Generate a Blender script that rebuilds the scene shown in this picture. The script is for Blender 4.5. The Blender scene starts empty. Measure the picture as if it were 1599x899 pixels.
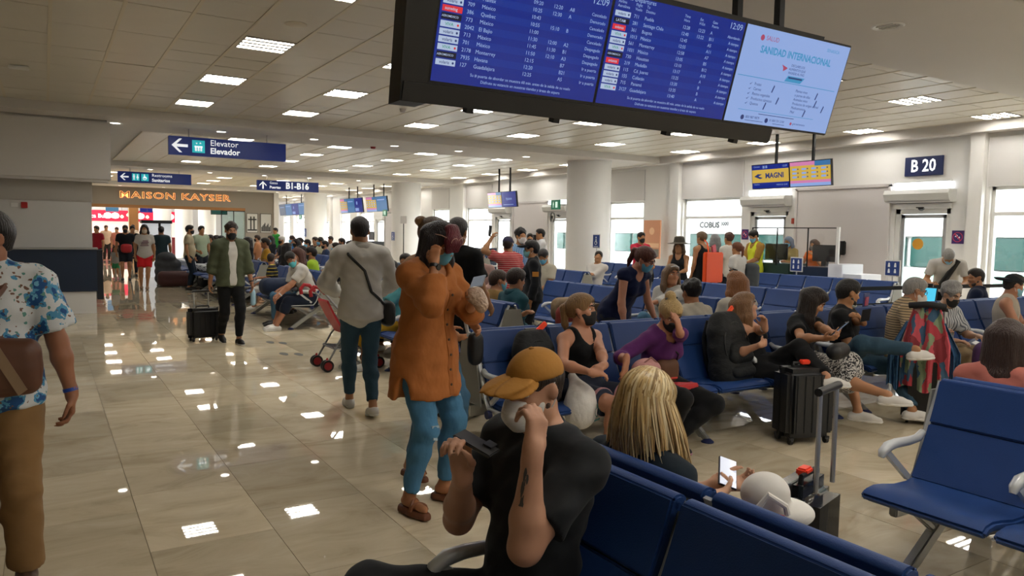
import bpy, bmesh, math, random
import numpy as np
from mathutils import Vector, Matrix

SC = bpy.context.scene
COL = SC.collection
random.seed(7)
rng = np.random.default_rng(7)

# ------------------------------------------------------------------ camera
FPX = 1170.0
EYE = np.array([0.0, 0.0, 1.62])
CR = np.array([[0.849, -0.024, 0.528], [-0.528, -0.071, 0.846], [0.017, -0.997, -0.072]])  # columns: right, down, forward
_u, _s, _v = np.linalg.svd(CR)
CR = _u @ _v
cam_data = bpy.data.cameras.new('camera')
cam = bpy.data.objects.new('camera', cam_data)
COL.objects.link(cam)
cam_data.sensor_fit = 'HORIZONTAL'
cam_data.sensor_width = 36.0
cam_data.lens = 36.0 * FPX / 1599.0
cam_data.clip_start = 0.05
cam_data.clip_end = 300
_m = Matrix.Identity(4)
for i in range(3):
    _m[i][0] = CR[i, 0]
    _m[i][1] = -CR[i, 1]
    _m[i][2] = -CR[i, 2]
    _m[i][3] = EYE[i]
cam.matrix_world = _m
SC.camera = cam

# ------------------------------------------------------------------ world and exposure
SC.view_settings.view_transform = 'Standard'
SC.view_settings.look = 'None'
SC.view_settings.exposure = 0.6
SC.view_settings.gamma = 1.0
SC.view_settings.use_curve_mapping = False
world = bpy.data.worlds.new('sky')
SC.world = world
world.use_nodes = True
_bg = world.node_tree.nodes['Background']
_bg.inputs[0].default_value = (0.93, 0.97, 1.0, 1)
_bg.inputs[1].default_value = 10.0
LAMP_STRENGTH = 27.0


def at(x, y, d):
    """point at depth d (metres along the view axis) seen at pixel x, y of the 1599x899 frame"""
    return EYE + CR @ np.array([(x - 799.5) / FPX, (y - 449.5) / FPX, 1.0]) * d


# ------------------------------------------------------------------ materials
MATS = {}


def lin(c):
    if isinstance(c, str):
        c = c.lstrip('#')
        c = tuple(int(c[i:i + 2], 16) / 255 for i in (0, 2, 4))
    return tuple((v / 12.92 if v <= 0.04045 else ((v + 0.055) / 1.055) ** 2.4) for v in c)


def new_mat(name):
    m = bpy.data.materials.new(name)
    m.use_nodes = True
    nt = m.node_tree
    b = nt.nodes['Principled BSDF']
    return m, nt, b


def mat(name, col, rough=0.6, metal=0.0, var=0.0, vscale=(8, 8, 8), bump=0.0, bscale=None, spec=0.5, coat=0.0, sheen=0.0):
    if name in MATS:
        return MATS[name]
    m, nt, b = new_mat(name)
    c = lin(col) + (1.0,)
    b.inputs['Base Color'].default_value = c
    b.inputs['Roughness'].default_value = rough
    b.inputs['Metallic'].default_value = metal
    b.inputs['Specular IOR Level'].default_value = spec
    b.inputs['Coat Weight'].default_value = coat
    b.inputs['Sheen Weight'].default_value = sheen
    if var or bump:
        tc = nt.nodes.new('ShaderNodeTexCoord')
        mp = nt.nodes.new('ShaderNodeMapping')
        mp.inputs['Scale'].default_value = vscale
        nz = nt.nodes.new('ShaderNodeTexNoise')
        nz.inputs['Detail'].default_value = 4
        nz.inputs['Scale'].default_value = 1.0
        nt.links.new(tc.outputs['Object'], mp.inputs[0])
        nt.links.new(mp.outputs[0], nz.inputs['Vector'])
        if var:
            mx = nt.nodes.new('ShaderNodeMix')
            mx.data_type = 'RGBA'
            mx.inputs['A'].default_value = tuple(v * (1 - var) for v in c[:3]) + (1,)
            mx.inputs['B'].default_value = tuple(min(1, v * (1 + var)) for v in c[:3]) + (1,)
            nt.links.new(nz.outputs[0], mx.inputs['Factor'])
            nt.links.new(mx.outputs['Result'], b.inputs['Base Color'])
        if bump:
            bp = nt.nodes.new('ShaderNodeBump')
            bp.inputs['Strength'].default_value = bump
            bp.inputs['Distance'].default_value = 0.02
            if bscale:
                nz2 = nt.nodes.new('ShaderNodeTexNoise')
                nz2.inputs['Detail'].default_value = 3
                mp2 = nt.nodes.new('ShaderNodeMapping')
                mp2.inputs['Scale'].default_value = bscale
                nz2.inputs['Scale'].default_value = 1.0
                nt.links.new(tc.outputs['Object'], mp2.inputs[0])
                nt.links.new(mp2.outputs[0], nz2.inputs['Vector'])
                nt.links.new(nz2.outputs[0], bp.inputs['Height'])
            else:
                nt.links.new(nz.outputs[0], bp.inputs['Height'])
            nt.links.new(bp.outputs[0], b.inputs['Normal'])
    MATS[name] = m
    return m


def cloth(col, name=None):
    return mat(name or 'cloth_' + str(col), col, 0.85, var=0.14, vscale=(5, 5, 5), bump=0.5, bscale=(5, 5, 8), spec=0.2, sheen=0.05)


def skin(col='#b98a6c'):
    return mat('skin_' + col, col, 0.5, var=0.10, vscale=(14, 14, 14), spec=0.35)


def hairm(col='#2a1f1a'):
    return mat('hair_' + col, col, 0.42, var=0.45, vscale=(110, 110, 9), bump=0.8, bscale=(150, 150, 10), spec=0.4)


def emit(name, col, strength):
    if name in MATS:
        return MATS[name]
    m, nt, b = new_mat(name)
    c = lin(col) + (1.0,)
    b.inputs['Base Color'].default_value = c
    b.inputs['Emission Color'].default_value = c
    b.inputs['Emission Strength'].default_value = strength
    b.inputs['Roughness'].default_value = 0.35
    MATS[name] = m
    return m


def screen_mat(name, col, strength=0.9):
    """backlit screen: emits its own colour behind a glossy face"""
    if name in MATS:
        return MATS[name]
    m, nt, b = new_mat(name)
    c = lin(col) + (1.0,)
    b.inputs['Base Color'].default_value = (0.005, 0.005, 0.006, 1)
    b.inputs['Emission Color'].default_value = c
    b.inputs['Emission Strength'].default_value = strength * 0.68
    b.inputs['Roughness'].default_value = 0.12
    MATS[name] = m
    return m


def glass_mat(name, tint=(1, 1, 1), refl=0.08):
    if name in MATS:
        return MATS[name]
    m = bpy.data.materials.new(name)
    m.use_nodes = True
    nt = m.node_tree
    nt.nodes.clear()
    out = nt.nodes.new('ShaderNodeOutputMaterial')
    mx = nt.nodes.new('ShaderNodeMixShader')
    tr = nt.nodes.new('ShaderNodeBsdfTransparent')
    tr.inputs[0].default_value = tint + (1,)
    gl = nt.nodes.new('ShaderNodeBsdfGlossy')
    gl.inputs['Roughness'].default_value = 0.03
    lw = nt.nodes.new('ShaderNodeLayerWeight')      # reflection grows towards grazing view, the same from both sides
    pw = nt.nodes.new('ShaderNodeMath'); pw.operation = 'POWER'; pw.inputs[1].default_value = 4.0
    ma = nt.nodes.new('ShaderNodeMath'); ma.operation = 'MULTIPLY_ADD'; ma.inputs[1].default_value = 0.6; ma.inputs[2].default_value = 0.04
    nt.links.new(lw.outputs['Facing'], pw.inputs[0])
    nt.links.new(pw.outputs[0], ma.inputs[0])
    nt.links.new(ma.outputs[0], mx.inputs[0])
    nt.links.new(tr.outputs[0], mx.inputs[1])
    nt.links.new(gl.outputs[0], mx.inputs[2])
    nt.links.new(mx.outputs[0], out.inputs[0])
    MATS[name] = m
    return m


# ------------------------------------------------------------------ object helpers
def link_mesh(name, me, material=None, parent=None, smooth=False):
    if material is not None:
        for m in (material if isinstance(material, (list, tuple)) else [material]):
            me.materials.append(m)
    if smooth:
        me.shade_smooth()
    o = bpy.data.objects.new(name, me)
    COL.objects.link(o)
    if parent is not None:
        o.parent = parent
    return o


def tag(o, label=None, cat=None, group=None, kind=None):
    if label:
        o['label'] = label
    if cat:
        o['category'] = cat
    if group:
        o['group'] = group
    if kind:
        o['kind'] = kind
    return o


def thing(name, label, cat, loc=(0, 0, 0), rotz=0.0, group=None):
    o = bpy.data.objects.new(name, None)
    o.empty_display_size = 0.1
    COL.objects.link(o)
    o.location = tuple(float(v) for v in loc)
    o.rotation_euler = (0, 0, rotz)
    return tag(o, label, cat, group)


def copy_tree(o, loc=None, rotz=None, parent=None):
    c = o.copy()
    COL.objects.link(c)
    if parent is not None:
        c.parent = parent
    if loc is not None:
        c.location = loc
    if rotz is not None:
        c.rotation_euler = (0, 0, rotz)
    for ch in list(o.children):
        copy_tree(ch, parent=c)
    return c


class MB:
    """collects simple shapes into one mesh"""

    def __init__(self):
        self.v, self.f = [], []

    def add(self, vs, fs):
        n = len(self.v)
        self.v += [tuple(map(float, p)) for p in vs]
        self.f += [tuple(i + n for i in f) for f in fs]
        return self

    def box(self, x0, x1, y0, y1, z0, z1):
        vs = [(x, y, z) for z in (z0, z1) for y in (y0, y1) for x in (x0, x1)]
        return self.add(vs, [(0, 2, 3, 1), (4, 5, 7, 6), (0, 1, 5, 4), (2, 6, 7, 3), (0, 4, 6, 2), (1, 3, 7, 5)])

    def obox(self, c, ax, ay, az):
        """box from centre and three half-axis vectors"""
        c, ax, ay, az = (np.asarray(q, float) for q in (c, ax, ay, az))
        vs = [c + sx * ax + sy * ay + sz * az for sz in (-1, 1) for sy in (-1, 1) for sx in (-1, 1)]
        return self.add(vs, [(0, 2, 3, 1), (4, 5, 7, 6), (0, 1, 5, 4), (2, 6, 7, 3), (0, 4, 6, 2), (1, 3, 7, 5)])

    def bar(self, a, b, w, h, up=(0, 0, 1)):
        a, b, up = (np.asarray(q, float) for q in (a, b, up))
        d = b - a
        L = np.linalg.norm(d)
        d /= L
        s = np.cross(d, up)
        if np.linalg.norm(s) < 1e-4:
            s = np.cross(d, (1, 0, 0))
        s /= np.linalg.norm(s)
        u = np.cross(s, d)
        return self.obox((a + b) / 2, d * L / 2, s * w / 2, u * h / 2)

    def tube(self, pts, r, n=8, caps=True):
        pts = [np.asarray(p, float) for p in pts]
        rs = r if isinstance(r, (list, tuple)) else [r] * len(pts)
        rings = []
        prev = None
        for i, p in enumerate(pts):
            t = pts[min(i + 1, len(pts) - 1)] - pts[max(i - 1, 0)]
            t = t / (np.linalg.norm(t) + 1e-9)
            if prev is None:
                ref = np.array((0, 0, 1.0)) if abs(t[2]) < 0.9 else np.array((1.0, 0, 0))
                s = np.cross(t, ref)
            else:
                s = prev - t * (prev @ t)
            s /= np.linalg.norm(s) + 1e-9
            prev = s
            q = np.cross(t, s)
            rings.append([p + rs[i] * (math.cos(a) * s + math.sin(a) * q) for a in (2 * math.pi * k / n for k in range(n))])
        vs = [v for ring in rings for v in ring]
        fs = []
        for i in range(len(pts) - 1):
            for k in range(n):
                a, b = i * n + k, i * n + (k + 1) % n
                fs.append((a, b, b + n, a + n))
        if caps:
            fs.append(tuple(range(n - 1, -1, -1)))
            fs.append(tuple((len(pts) - 1) * n + k for k in range(n)))
        return self.add(vs, fs)

    def cyl(self, c, r, z0, z1, n=24, r2=None):
        r2 = r if r2 is None else r2
        return self.tube([(c[0], c[1], z0), (c[0], c[1], z1)], [r, r2], n)

    def lathe(self, c, prof, n=24):
        vs = [(c[0] + r * math.cos(2 * math.pi * k / n), c[1] + r * math.sin(2 * math.pi * k / n), c[2] + z) for r, z in prof for k in range(n)]
        fs = []
        for i in range(len(prof) - 1):
            for k in range(n):
                a, b = i * n + k, i * n + (k + 1) % n
                fs.append((a, b, b + n, a + n))
        return self.add(vs, fs)

    def prism(self, poly, axis, a0, a1):
        """extrude polygon (list of 2-D points) along axis 0/1/2; poly coords are the other two axes in order"""
        n = len(poly)
        vs = []
        for a in (a0, a1):
            for p in poly:
                q = list(p)
                q.insert(axis, a)
                vs.append(q)
        fs = [tuple(range(n)), tuple(range(2 * n - 1, n - 1, -1))] + [(i, i + n, (i + 1) % n + n, (i + 1) % n) for i in range(n)]
        return self.add(vs, fs)

    def build(self, name, material, parent=None, smooth=False, bevel=0.0, seg=2, kind=None, off=None):
        me = bpy.data.meshes.new(name)
        v = self.v
        if off is not None:
            v = [(p[0] - off[0], p[1] - off[1], p[2] - off[2]) for p in v]
        me.from_pydata(v, [], self.f)
        bm = bmesh.new()
        bm.from_mesh(me)
        bmesh.ops.recalc_face_normals(bm, faces=bm.faces)
        if bevel:
            bmesh.ops.bevel(bm, geom=[e for e in bm.edges if len(e.link_faces) == 2 and e.calc_face_angle(0) > 0.5], offset=bevel, segments=seg, affect='EDGES', clamp_overlap=True)
        bm.to_mesh(me)
        bm.free()
        if smooth:
            me.shade_smooth()
            me.set_sharp_from_angle(angle=math.radians(40))
        o = link_mesh(name, me, material, parent)
        if kind:
            o['kind'] = kind
        return o


def simple(name, mb, m, label, cat, group=None, **kw):
    """a thing that is one mesh; its origin goes to its base"""
    v = np.array(mb.v)
    off = ((v[:, 0].min() + v[:, 0].max()) / 2, (v[:, 1].min() + v[:, 1].max()) / 2, v[:, 2].min())
    o = mb.build(name, m, None, off=off, **kw)
    o.location = off
    return tag(o, label, cat, group)


# ------------------------------------------------------------------ lettering
_txt_cache = {}


def text_geo(s, size, align='LEFT', bold=0.0, spacing=1.0, sx=1.0):
    """flat lettering in the XY plane as (verts, faces)"""
    cu = bpy.data.curves.new('lettering', 'FONT')
    cu.body = s
    cu.size = size
    cu.align_x = align
    cu.align_y = 'CENTER'
    cu.offset = bold * size
    cu.resolution_u = 2
    cu.space_character = spacing
    ob = bpy.data.objects.new('lettering', cu)
    me = ob.to_mesh()
    vs = [(v.co.x * sx, v.co.y) for v in me.vertices]
    fs = [tuple(p.vertices) for p in me.polygons]
    ob.to_mesh_clear()
    bpy.data.objects.remove(ob)
    bpy.data.curves.remove(cu)
    return vs, fs


class Face2D:
    """paints flat marks on a plane: origin o, right vector u, up vector w, slight lift along normal"""

    def __init__(self, o, u, w):
        self.o, self.u, self.w = (np.asarray(q, float) for q in (o, u, w))
        self.n = np.cross(self.u, self.w)
        self.layers = {}

    def _mb(self, key):
        return self.layers.setdefault(key, MB())

    def P(self, x, y, h):
        return self.o + self.u * x + self.w * y + self.n * h

    def text(self, key, s, x, y, size, h=0.003, **kw):
        vs, fs = text_geo(s, size, **kw)
        self._mb(key).add([self.P(x + a, y + b, h) for a, b in vs], fs)

    def rect(self, key, x0, x1, y0, y1, h=0.002):
        self._mb(key).add([self.P(x0, y0, h), self.P(x1, y0, h), self.P(x1, y1, h), self.P(x0, y1, h)], [(0, 1, 2, 3)])

    def poly(self, key, pts, h=0.003):
        self._mb(key).add([self.P(a, b, h) for a, b in pts], [tuple(range(len(pts)))])

    def disc(self, key, x, y, r, h=0.003, n=20, ry=None):
        ry = ry or r
        self.poly(key, [(x + r * math.cos(2 * math.pi * k / n), y + ry * math.sin(2 * math.pi * k / n)) for k in range(n)], h)

    def ring(self, key, x, y, r, t, h=0.004, n=24):
        vs, fs = [], []
        for k in range(n):
            a = 2 * math.pi * k / n
            vs += [self.P(x + r * math.cos(a), y + r * math.sin(a), h), self.P(x + (r - t) * math.cos(a), y + (r - t) * math.sin(a), h)]
            j = (k + 1) % n
            fs.append((2 * k, 2 * j, 2 * j + 1, 2 * k + 1))
        self._mb(key).add(vs, fs)

    def build(self, parent, mats, names=None, split=()):
        for k, mb in self.layers.items():
            nm = (names or {}).get(k, k)
            if k in split:                       # every piece of this layer is a part of its own
                for f in mb.f:
                    me = bpy.data.meshes.new(k)
                    me.from_pydata([mb.v[i] for i in f], [], [tuple(range(len(f)))])
                    link_mesh(nm, me, mats[k], parent)
                continue
            me = bpy.data.meshes.new(k)
            me.from_pydata(mb.v, [], mb.f)
            o = link_mesh(nm, me, mats[k], parent)
            if len(mb.f) > 3 or 'lettering' in nm:
                o['kind'] = 'stuff'
# ================================================================== the setting
Z_CEIL = 3.76
Z_GYP = 3.60
TILE = 0.61
WX = 14.6                      # gate wall
BEAMS = [4.2 + 12.2 * k for k in range(-1, 5)]   # centre lines of the gypsum beams

M_white = mat('wall paint warm white', '#d9d8d5', 0.6, var=0.03, vscale=(1, 1, 1))
M_gyp = mat('gypsum', '#cbc7c2', 0.75, var=0.03, vscale=(1, 1, 1))
M_grey = mat('grey wall panel', '#c3bebc', 0.65, var=0.03, vscale=(1, 1, 1))
M_alu = mat('brushed aluminium', '#b9bbbb', 0.35, metal=0.8)
M_whitemetal = mat('white powder coat', '#d9d9d6', 0.4)
M_black = mat('black plastic', '#101112', 0.4)
M_blackmetal = mat('black metal', '#0c0d0e', 0.45, metal=0.3)
M_navy = mat('navy laminate', '#16273f', 0.35, var=0.05)
M_glass = glass_mat('clear glass')


def marble():
    m, nt, b = new_mat('polished beige marble')
    N, L = nt.nodes.new, nt.links.new
    geo = N('ShaderNodeNewGeometry')
    mp = N('ShaderNodeMapping')
    mp.inputs['Scale'].default_value = (1.3, 2.6, 1)
    mp.inputs['Rotation'].default_value = (0, 0, 0.18)
    # every slab gets its own shift: cell index of the paving grid
    sep = N('ShaderNodeSeparateXYZ')
    L(geo.outputs['Position'], sep.inputs[0])
    def math_(op, a, bval):
        n = N('ShaderNodeMath'); n.operation = op
        L(a, n.inputs[0])
        if isinstance(bval, (int, float)):
            n.inputs[1].default_value = bval
        else:
            L(bval, n.inputs[1])
        return n.outputs[0]
    cx = math_('FLOOR', math_('DIVIDE', math_('SUBTRACT', sep.outputs[0], 0.41), 0.61), 0.0)
    shift = math_('MULTIPLY', math_('MODULO', math_('ADD', cx, 1000.0), 3.0), 0.31)
    cy = math_('FLOOR', math_('DIVIDE', math_('SUBTRACT', sep.outputs[1], shift), 0.93), 0.0)
    comb = N('ShaderNodeCombineXYZ')
    L(cx, comb.inputs[0]); L(cy, comb.inputs[1])
    wn = N('ShaderNodeTexWhiteNoise')
    wn.noise_dimensions = '3D'
    L(comb.outputs[0], wn.inputs['Vector'])
    vadd = N('ShaderNodeVectorMath'); vadd.operation = 'MULTIPLY_ADD'
    L(wn.outputs['Color'], vadd.inputs[0])
    vadd.inputs[1].default_value = (9, 9, 9)
    L(geo.outputs['Position'], vadd.inputs[2])
    L(vadd.outputs[0], mp.inputs[0])
    nz = N('ShaderNodeTexNoise')
    nz.inputs['Scale'].default_value = 1.3
    nz.inputs['Detail'].default_value = 7
    nz.inputs['Roughness'].default_value = 0.62
    nz.inputs['Distortion'].default_value = 1.1
    L(mp.outputs[0], nz.inputs['Vector'])
    ramp = N('ShaderNodeValToRGB')
    cr = ramp.color_ramp
    cr.elements[0].position = 0.30; cr.elements[0].color = lin('#bdae92') + (1,)
    cr.elements[1].position = 0.72; cr.elements[1].color = lin('#e2d7bf') + (1,)
    e = cr.elements.new(0.46); e.color = lin('#d2c4a8') + (1,)
    e = cr.elements.new(0.60); e.color = lin('#dacdb2') + (1,)
    L(nz.outputs[0], ramp.inputs[0])
    hsv = N('ShaderNodeHueSaturation')
    val = N('ShaderNodeMapRange')
    val.inputs[3].default_value = 0.80; val.inputs[4].default_value = 1.08
    L(wn.outputs['Value'], val.inputs[0])
    L(val.outputs[0], hsv.inputs['Value'])
    L(ramp.outputs[0], hsv.inputs['Color'])
    L(hsv.outputs[0], b.inputs['Base Color'])
    rr = N('ShaderNodeMapRange')
    rr.inputs[3].default_value = 0.008; rr.inputs[4].default_value = 0.03
    L(nz.outputs[0], rr.inputs[0])
    L(rr.outputs[0], b.inputs['Roughness'])
    b.inputs['Specular IOR Level'].default_value = 0.55
    return m


M_marble = marble()
M_grout = mat('floor grout', '#857a68', 0.8)
M_ctile = mat('metal ceiling tile', '#c8c1b2', 0.36, var=0.04, vscale=(3, 3, 3), spec=0.5)
M_cgrid = mat('ceiling grid bar', '#cfc5b0', 0.5)

X0, X1, Y0, Y1 = -8.0, WX, -8.0, 60.0

# ---- floor: every slab a piece, the nearest ones as parts
floor = MB().box(X0, X1 + 0.4, Y0, Y1, -0.2, -0.004).build('floor', M_grout, kind='structure')
slab_me = None
cells = []
for i in range(int((X0 - 0.41) / 0.61) + 1, int((X1 - 0.41) / 0.61)):
    xs = 0.41 + 0.61 * i
    sh = (i + 1000) % 3 * 0.31
    for j in range(-8, 64):
        cells.append((xs, sh + 0.93 * j))


def in_view(p):
    c = CR.T @ (np.asarray(p, float) - EYE)
    if c[2] < 0.3:
        return None
    x, y = 799.5 + FPX * c[0] / c[2], 449.5 + FPX * c[1] / c[2]
    return (x, y, c[2])


def view_rank(cells, z, dx, dy):
    out = []
    for (x, y) in cells:
        v = in_view((x + dx / 2, y + dy / 2, z))
        ok = v is not None and -160 < v[0] < 1760 and -160 < v[1] < 1060
        out.append((v[2] if ok else 1e6 + abs(y), x, y))
    out.sort()
    return out


rk = view_rank(cells, 0, 0.61, 0.93)
g = 0.0015
slab = MB().box(g, 0.61 - g, g, 0.93 - g, -0.012, 0.0).build('tile', M_marble, floor)
first = True
rest = MB()
for n, (dpt, x, y) in enumerate(rk):
    if n < 290:
        if first:
            o = slab; first = False
        else:
            o = slab.copy(); COL.objects.link(o)
        o.parent = floor
        o.location = (x, y, 0)
    else:
        rest.box(x + g, x + 0.61 - g, y + g, y + 0.93 - g, -0.012, 0.0)
rest.build('tile', M_marble, floor, kind='stuff')

# ---- ceiling: gypsum plane with dropped beams, metal tiles between them
ceil_mb = MB().box(X0, X1 + 0.4, Y0, Y1, 3.80, 4.0)
for yb in BEAMS:
    ceil_mb.box(X0, X1, yb - 1.0, yb + 1.0, Z_GYP, 3.81)
ceil_mb.box(WX - 0.32, WX + 0.01, Y0, Y1, 3.585, 3.81)       # soffit along the gate wall
ceil_mb.box(X0, 1.68, 17.39, 27.61, 3.70, 3.81)              # plain gypsum left of the second tile field
ceiling = ceil_mb.build('ceiling', M_gyp, kind='structure')

lamp_cells = set()
LAMPS = []
for kz in range(-1, 4):
    yb = BEAMS[kz + 1] + 6.1
    for r in (-3.63, -1.19, 1.25, 3.69):
        for i in ((3, 6, 10, 14, 18, 22) if kz < 2 else (-1, 3, 6, 10, 14, 18, 22)):
            LAMPS.append((0.1 + TILE * i + TILE / 2, yb + r, kz, i))
tile_cells = []
lamp_xy = {}
for kz in range(-1, 4):
    y_lo, y_hi = BEAMS[kz + 1] + 1.0, BEAMS[kz + 2] - 1.0
    yc = BEAMS[kz + 1] + 6.1
    ybase = yc - 3.63 - TILE / 2
    j0 = int(math.floor((y_lo - ybase) / TILE))
    for i in range(-13, 24):
        xs = 0.1 + TILE * i
        if kz == 1 and xs < 1.6:
            continue
        for j in range(j0, j0 + 18):
            ys = ybase + TILE * j
            if ys + TILE < y_lo + 0.02 or ys > y_hi - 0.02 or xs + TILE > WX - 0.3:
                continue
            key = (round(xs + TILE / 2, 2), round(ys + TILE / 2, 2))
            tile_cells.append((xs, ys, max(ys, y_lo), min(ys + TILE, y_hi)))
lampset = [(lx, ly) for lx, ly, kz, i in LAMPS if not (kz == 1 and lx < 3.0)]


def is_lamp(xs, ys):
    cx, cy = xs + TILE / 2, ys + TILE / 2
    return any(abs(cx - lx) < 0.3 and abs(cy - ly) < 0.3 for lx, ly in lampset)


rk = []
for (xs, ys, ya, yb_) in tile_cells:
    if is_lamp(xs, ys):
        continue
    v = in_view((xs + TILE / 2, (ya + yb_) / 2, Z_CEIL))
    ok = v is not None and -100 < v[0] < 1700 and -100 < v[1] < 460
    rk.append((v[2] if ok else 1e5, xs, ya, yb_))
rk.sort()
cmesh = {}
rest = MB()
for n, (dpt, xs, ya, yb_) in enumerate(rk):
    w = round(yb_ - ya, 3)
    if n < 290:
        if w not in cmesh:
            cmesh[w] = MB().box(0.016, TILE - 0.016, 0.004, w - 0.004, 0, 0.02).build('ceiling_tile', M_ctile, ceiling)
            o = cmesh[w]
        else:
            o = cmesh[w].copy(); COL.objects.link(o)
        o.parent = ceiling
        # panels hang a hair unevenly
        o.location = (xs, ya, Z_CEIL + random.uniform(-0.002, 0.002))
        o.rotation_euler = (random.uniform(-0.003, 0.003), random.uniform(-0.003, 0.003), 0)
    else:
        rest.box(xs + 0.016, xs + TILE - 0.016, ya + 0.004, yb_ - 0.004, Z_CEIL, Z_CEIL + 0.02)
rest.build('ceiling_tile', M_ctile, ceiling, kind='stuff')
gridbars = MB()
for kz in range(-1, 4):
    y_lo, y_hi = BEAMS[kz + 1] + 1.0, BEAMS[kz + 2] - 1.0
    for i in range(-13, 25):
        xs = 0.1 + TILE * i
        if kz == 1 and xs < 1.6:
            continue
        gridbars.box(xs - 0.018, xs + 0.018, y_lo, y_hi, Z_CEIL - 0.006, Z_CEIL + 0.03)
gridbars.build('ceiling_grid', M_cgrid, ceiling, kind='stuff')

# ---- recessed lamps
M_lamp = emit('lamp tube light', '#fffaf2', LAMP_STRENGTH)
M_baffle = mat('lamp baffle', '#b9b4a8', 0.4)


def make_lamp():
    t = thing('ceiling_light', 'square recessed ceiling light with four bright louvred strips', 'ceiling light', (0, 0, Z_CEIL), 0, 'recessed ceiling lights')
    f = MB()
    h = 0.287
    f.box(-h, h, -h, -h + 0.02, -0.008, 0.03).box(-h, h, h - 0.02, h, -0.008, 0.03)
    f.box(-h, -h + 0.02, -h, h, -0.008, 0.03).box(h - 0.02, h, -h, h, -0.008, 0.03)
    f.box(-h, h, -h, h, 0.03, 0.035)
    for k in range(1, 4):
        y = -h + 2 * h * k / 4
        f.box(-h, h, y - 0.036, y + 0.036, -0.004, 0.03)
    f.build('frame', M_baffle, t)
    for k in range(4):
        yc = -h + 2 * h * (k + 0.5) / 4
        o = MB().box(-h + 0.022, h - 0.022, yc - 0.036, yc + 0.036, 0.0, 0.012).build('diffuser', M_lamp, t)
    return t


ORD = 'first second third fourth fifth sixth seventh eighth ninth tenth eleventh twelfth thirteenth fourteenth fifteenth sixteenth'.split()
rows = sorted({round(l[1], 2) for l in lampset})
seen_rows = [r for r in rows if r > 5.5]
cols = sorted({round(l[0], 2) for l in lampset}, reverse=True)
proto = None
for lx, ly in lampset:
    if proto is None:
        q = proto = make_lamp()
        proto.location = (lx, ly, Z_CEIL)
    else:
        q = copy_tree(proto, (lx, ly, Z_CEIL))
    if round(ly, 2) in seen_rows:
        q['label'] = 'square louvred ceiling light, %s from the gate wall, %s row past the departures board' % (ORD[cols.index(round(lx, 2))], ORD[seen_rows.index(round(ly, 2))])
    else:
        q['label'] = 'square louvred ceiling light on the near side of the departures board'
        q['group'] = 'ceiling lights before the departures board'

# downlights in the beams
M_down = emit('downlight lens', '#fff6e6', 9.0)
M_downoff = mat('downlight reflector', '#d8d8d8', 0.15, metal=0.9)
dl = None
for kb, yb in enumerate(BEAMS[2:5]):
    for kx, xd in enumerate((1.2, 3.13, 5.06, 6.95, 8.63, 10.6)):
        q = None
        if dl is None:
            dl = thing('downlight', 'round white downlight set in a plain ceiling beam', 'ceiling light', (xd, yb, Z_GYP), 0, 'round downlights')
            MB().lathe((0, 0, 0), [(0.08, 0.0), (0.11, -0.008), (0.125, -0.002), (0.125, 0.01)], 24).build('trim_ring', M_whitemetal, dl, smooth=True)
            MB().cyl((0, 0), 0.085, -0.002, 0.004, 24).build('lens', M_down, dl)
        else:
            q = copy_tree(dl, (xd, yb, Z_GYP))
        (q or dl)['label'] = 'round lit downlight, %s from the left in the %s plain beam past the board' % (ORD[kx], ORD[kb])
t = thing('downlight', 'unlit round chrome downlight in the plain ceiling beside the departures board', 'ceiling light', (6.7, 4.22, Z_GYP))
MB().lathe((0, 0, 0), [(0.10, 0.0), (0.13, -0.010), (0.145, -0.002), (0.145, 0.01)], 28).build('trim_ring', M_whitemetal, t, smooth=True)
MB().lathe((0, 0, 0), [(0.10, -0.001), (0.07, 0.004), (0.02, 0.006)], 28).build('reflector', M_downoff, t, smooth=True)
f = MB()
for k in (-1, 0, 1):
    f.box(k * 0.05 - 0.004, k * 0.05 + 0.004, -0.085, 0.085, -0.008, 0.003)
f.build('louvre', M_whitemetal, t)

# small ceiling fittings
simple('ceiling_speaker', MB().lathe((2.28, 8.01, Z_CEIL), [(0.0, -0.012), (0.09, -0.012), (0.115, -0.004), (0.115, 0.0)], 24), M_cgrid, 'flat round speaker cover in the ceiling tiles left of the departures board', 'speaker', smooth=True)
simple('emergency_light', MB().box(-0.36, -0.12, 12.2, 12.3, Z_CEIL - 0.05, Z_CEIL - 0.004), M_whitemetal, 'small white rectangular fitting on the ceiling above the navy counter', 'fitting', bevel=0.01)
simple('smoke_detector', MB().lathe((6.62, 16.9, Z_GYP), [(0.0, -0.05), (0.05, -0.045), (0.065, 0.0)], 16), mat('detector red', '#8a1c18', 0.5), 'dark red round detector on the second ceiling beam', 'detector', smooth=True)
simple('ceiling_camera', MB().lathe((5.37, 12.31, Z_CEIL), [(0.0, -0.07), (0.04, -0.06), (0.055, -0.02), (0.06, 0.0)], 16), M_grey, 'small grey dome fitting in tiles above the orange-shirted woman', 'detector', smooth=True)
simple('sprinkler_head', MB().lathe((10.5, 10.4, Z_CEIL), [(0.0, -0.06), (0.04, -0.05), (0.04, 0.0)], 12), M_grey, 'small grey sprinkler in tiles below the departures board edge', 'detector', smooth=True)

# ---- columns
for k, yb in enumerate((16.4, 28.6, 40.8)):
    c = MB().cyl((12.65, yb), 0.60, 0, Z_GYP + 0.01, 48)
    for z in (0.98, 2.28):
        c.cyl((12.65, yb), 0.603, z, z + 0.012, 48)
    o = c.build('trim_%d' % (k + 1), M_white, smooth=True, kind='structure')
    o.name = 'column' if k == 0 else 'column.%03d' % k

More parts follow.
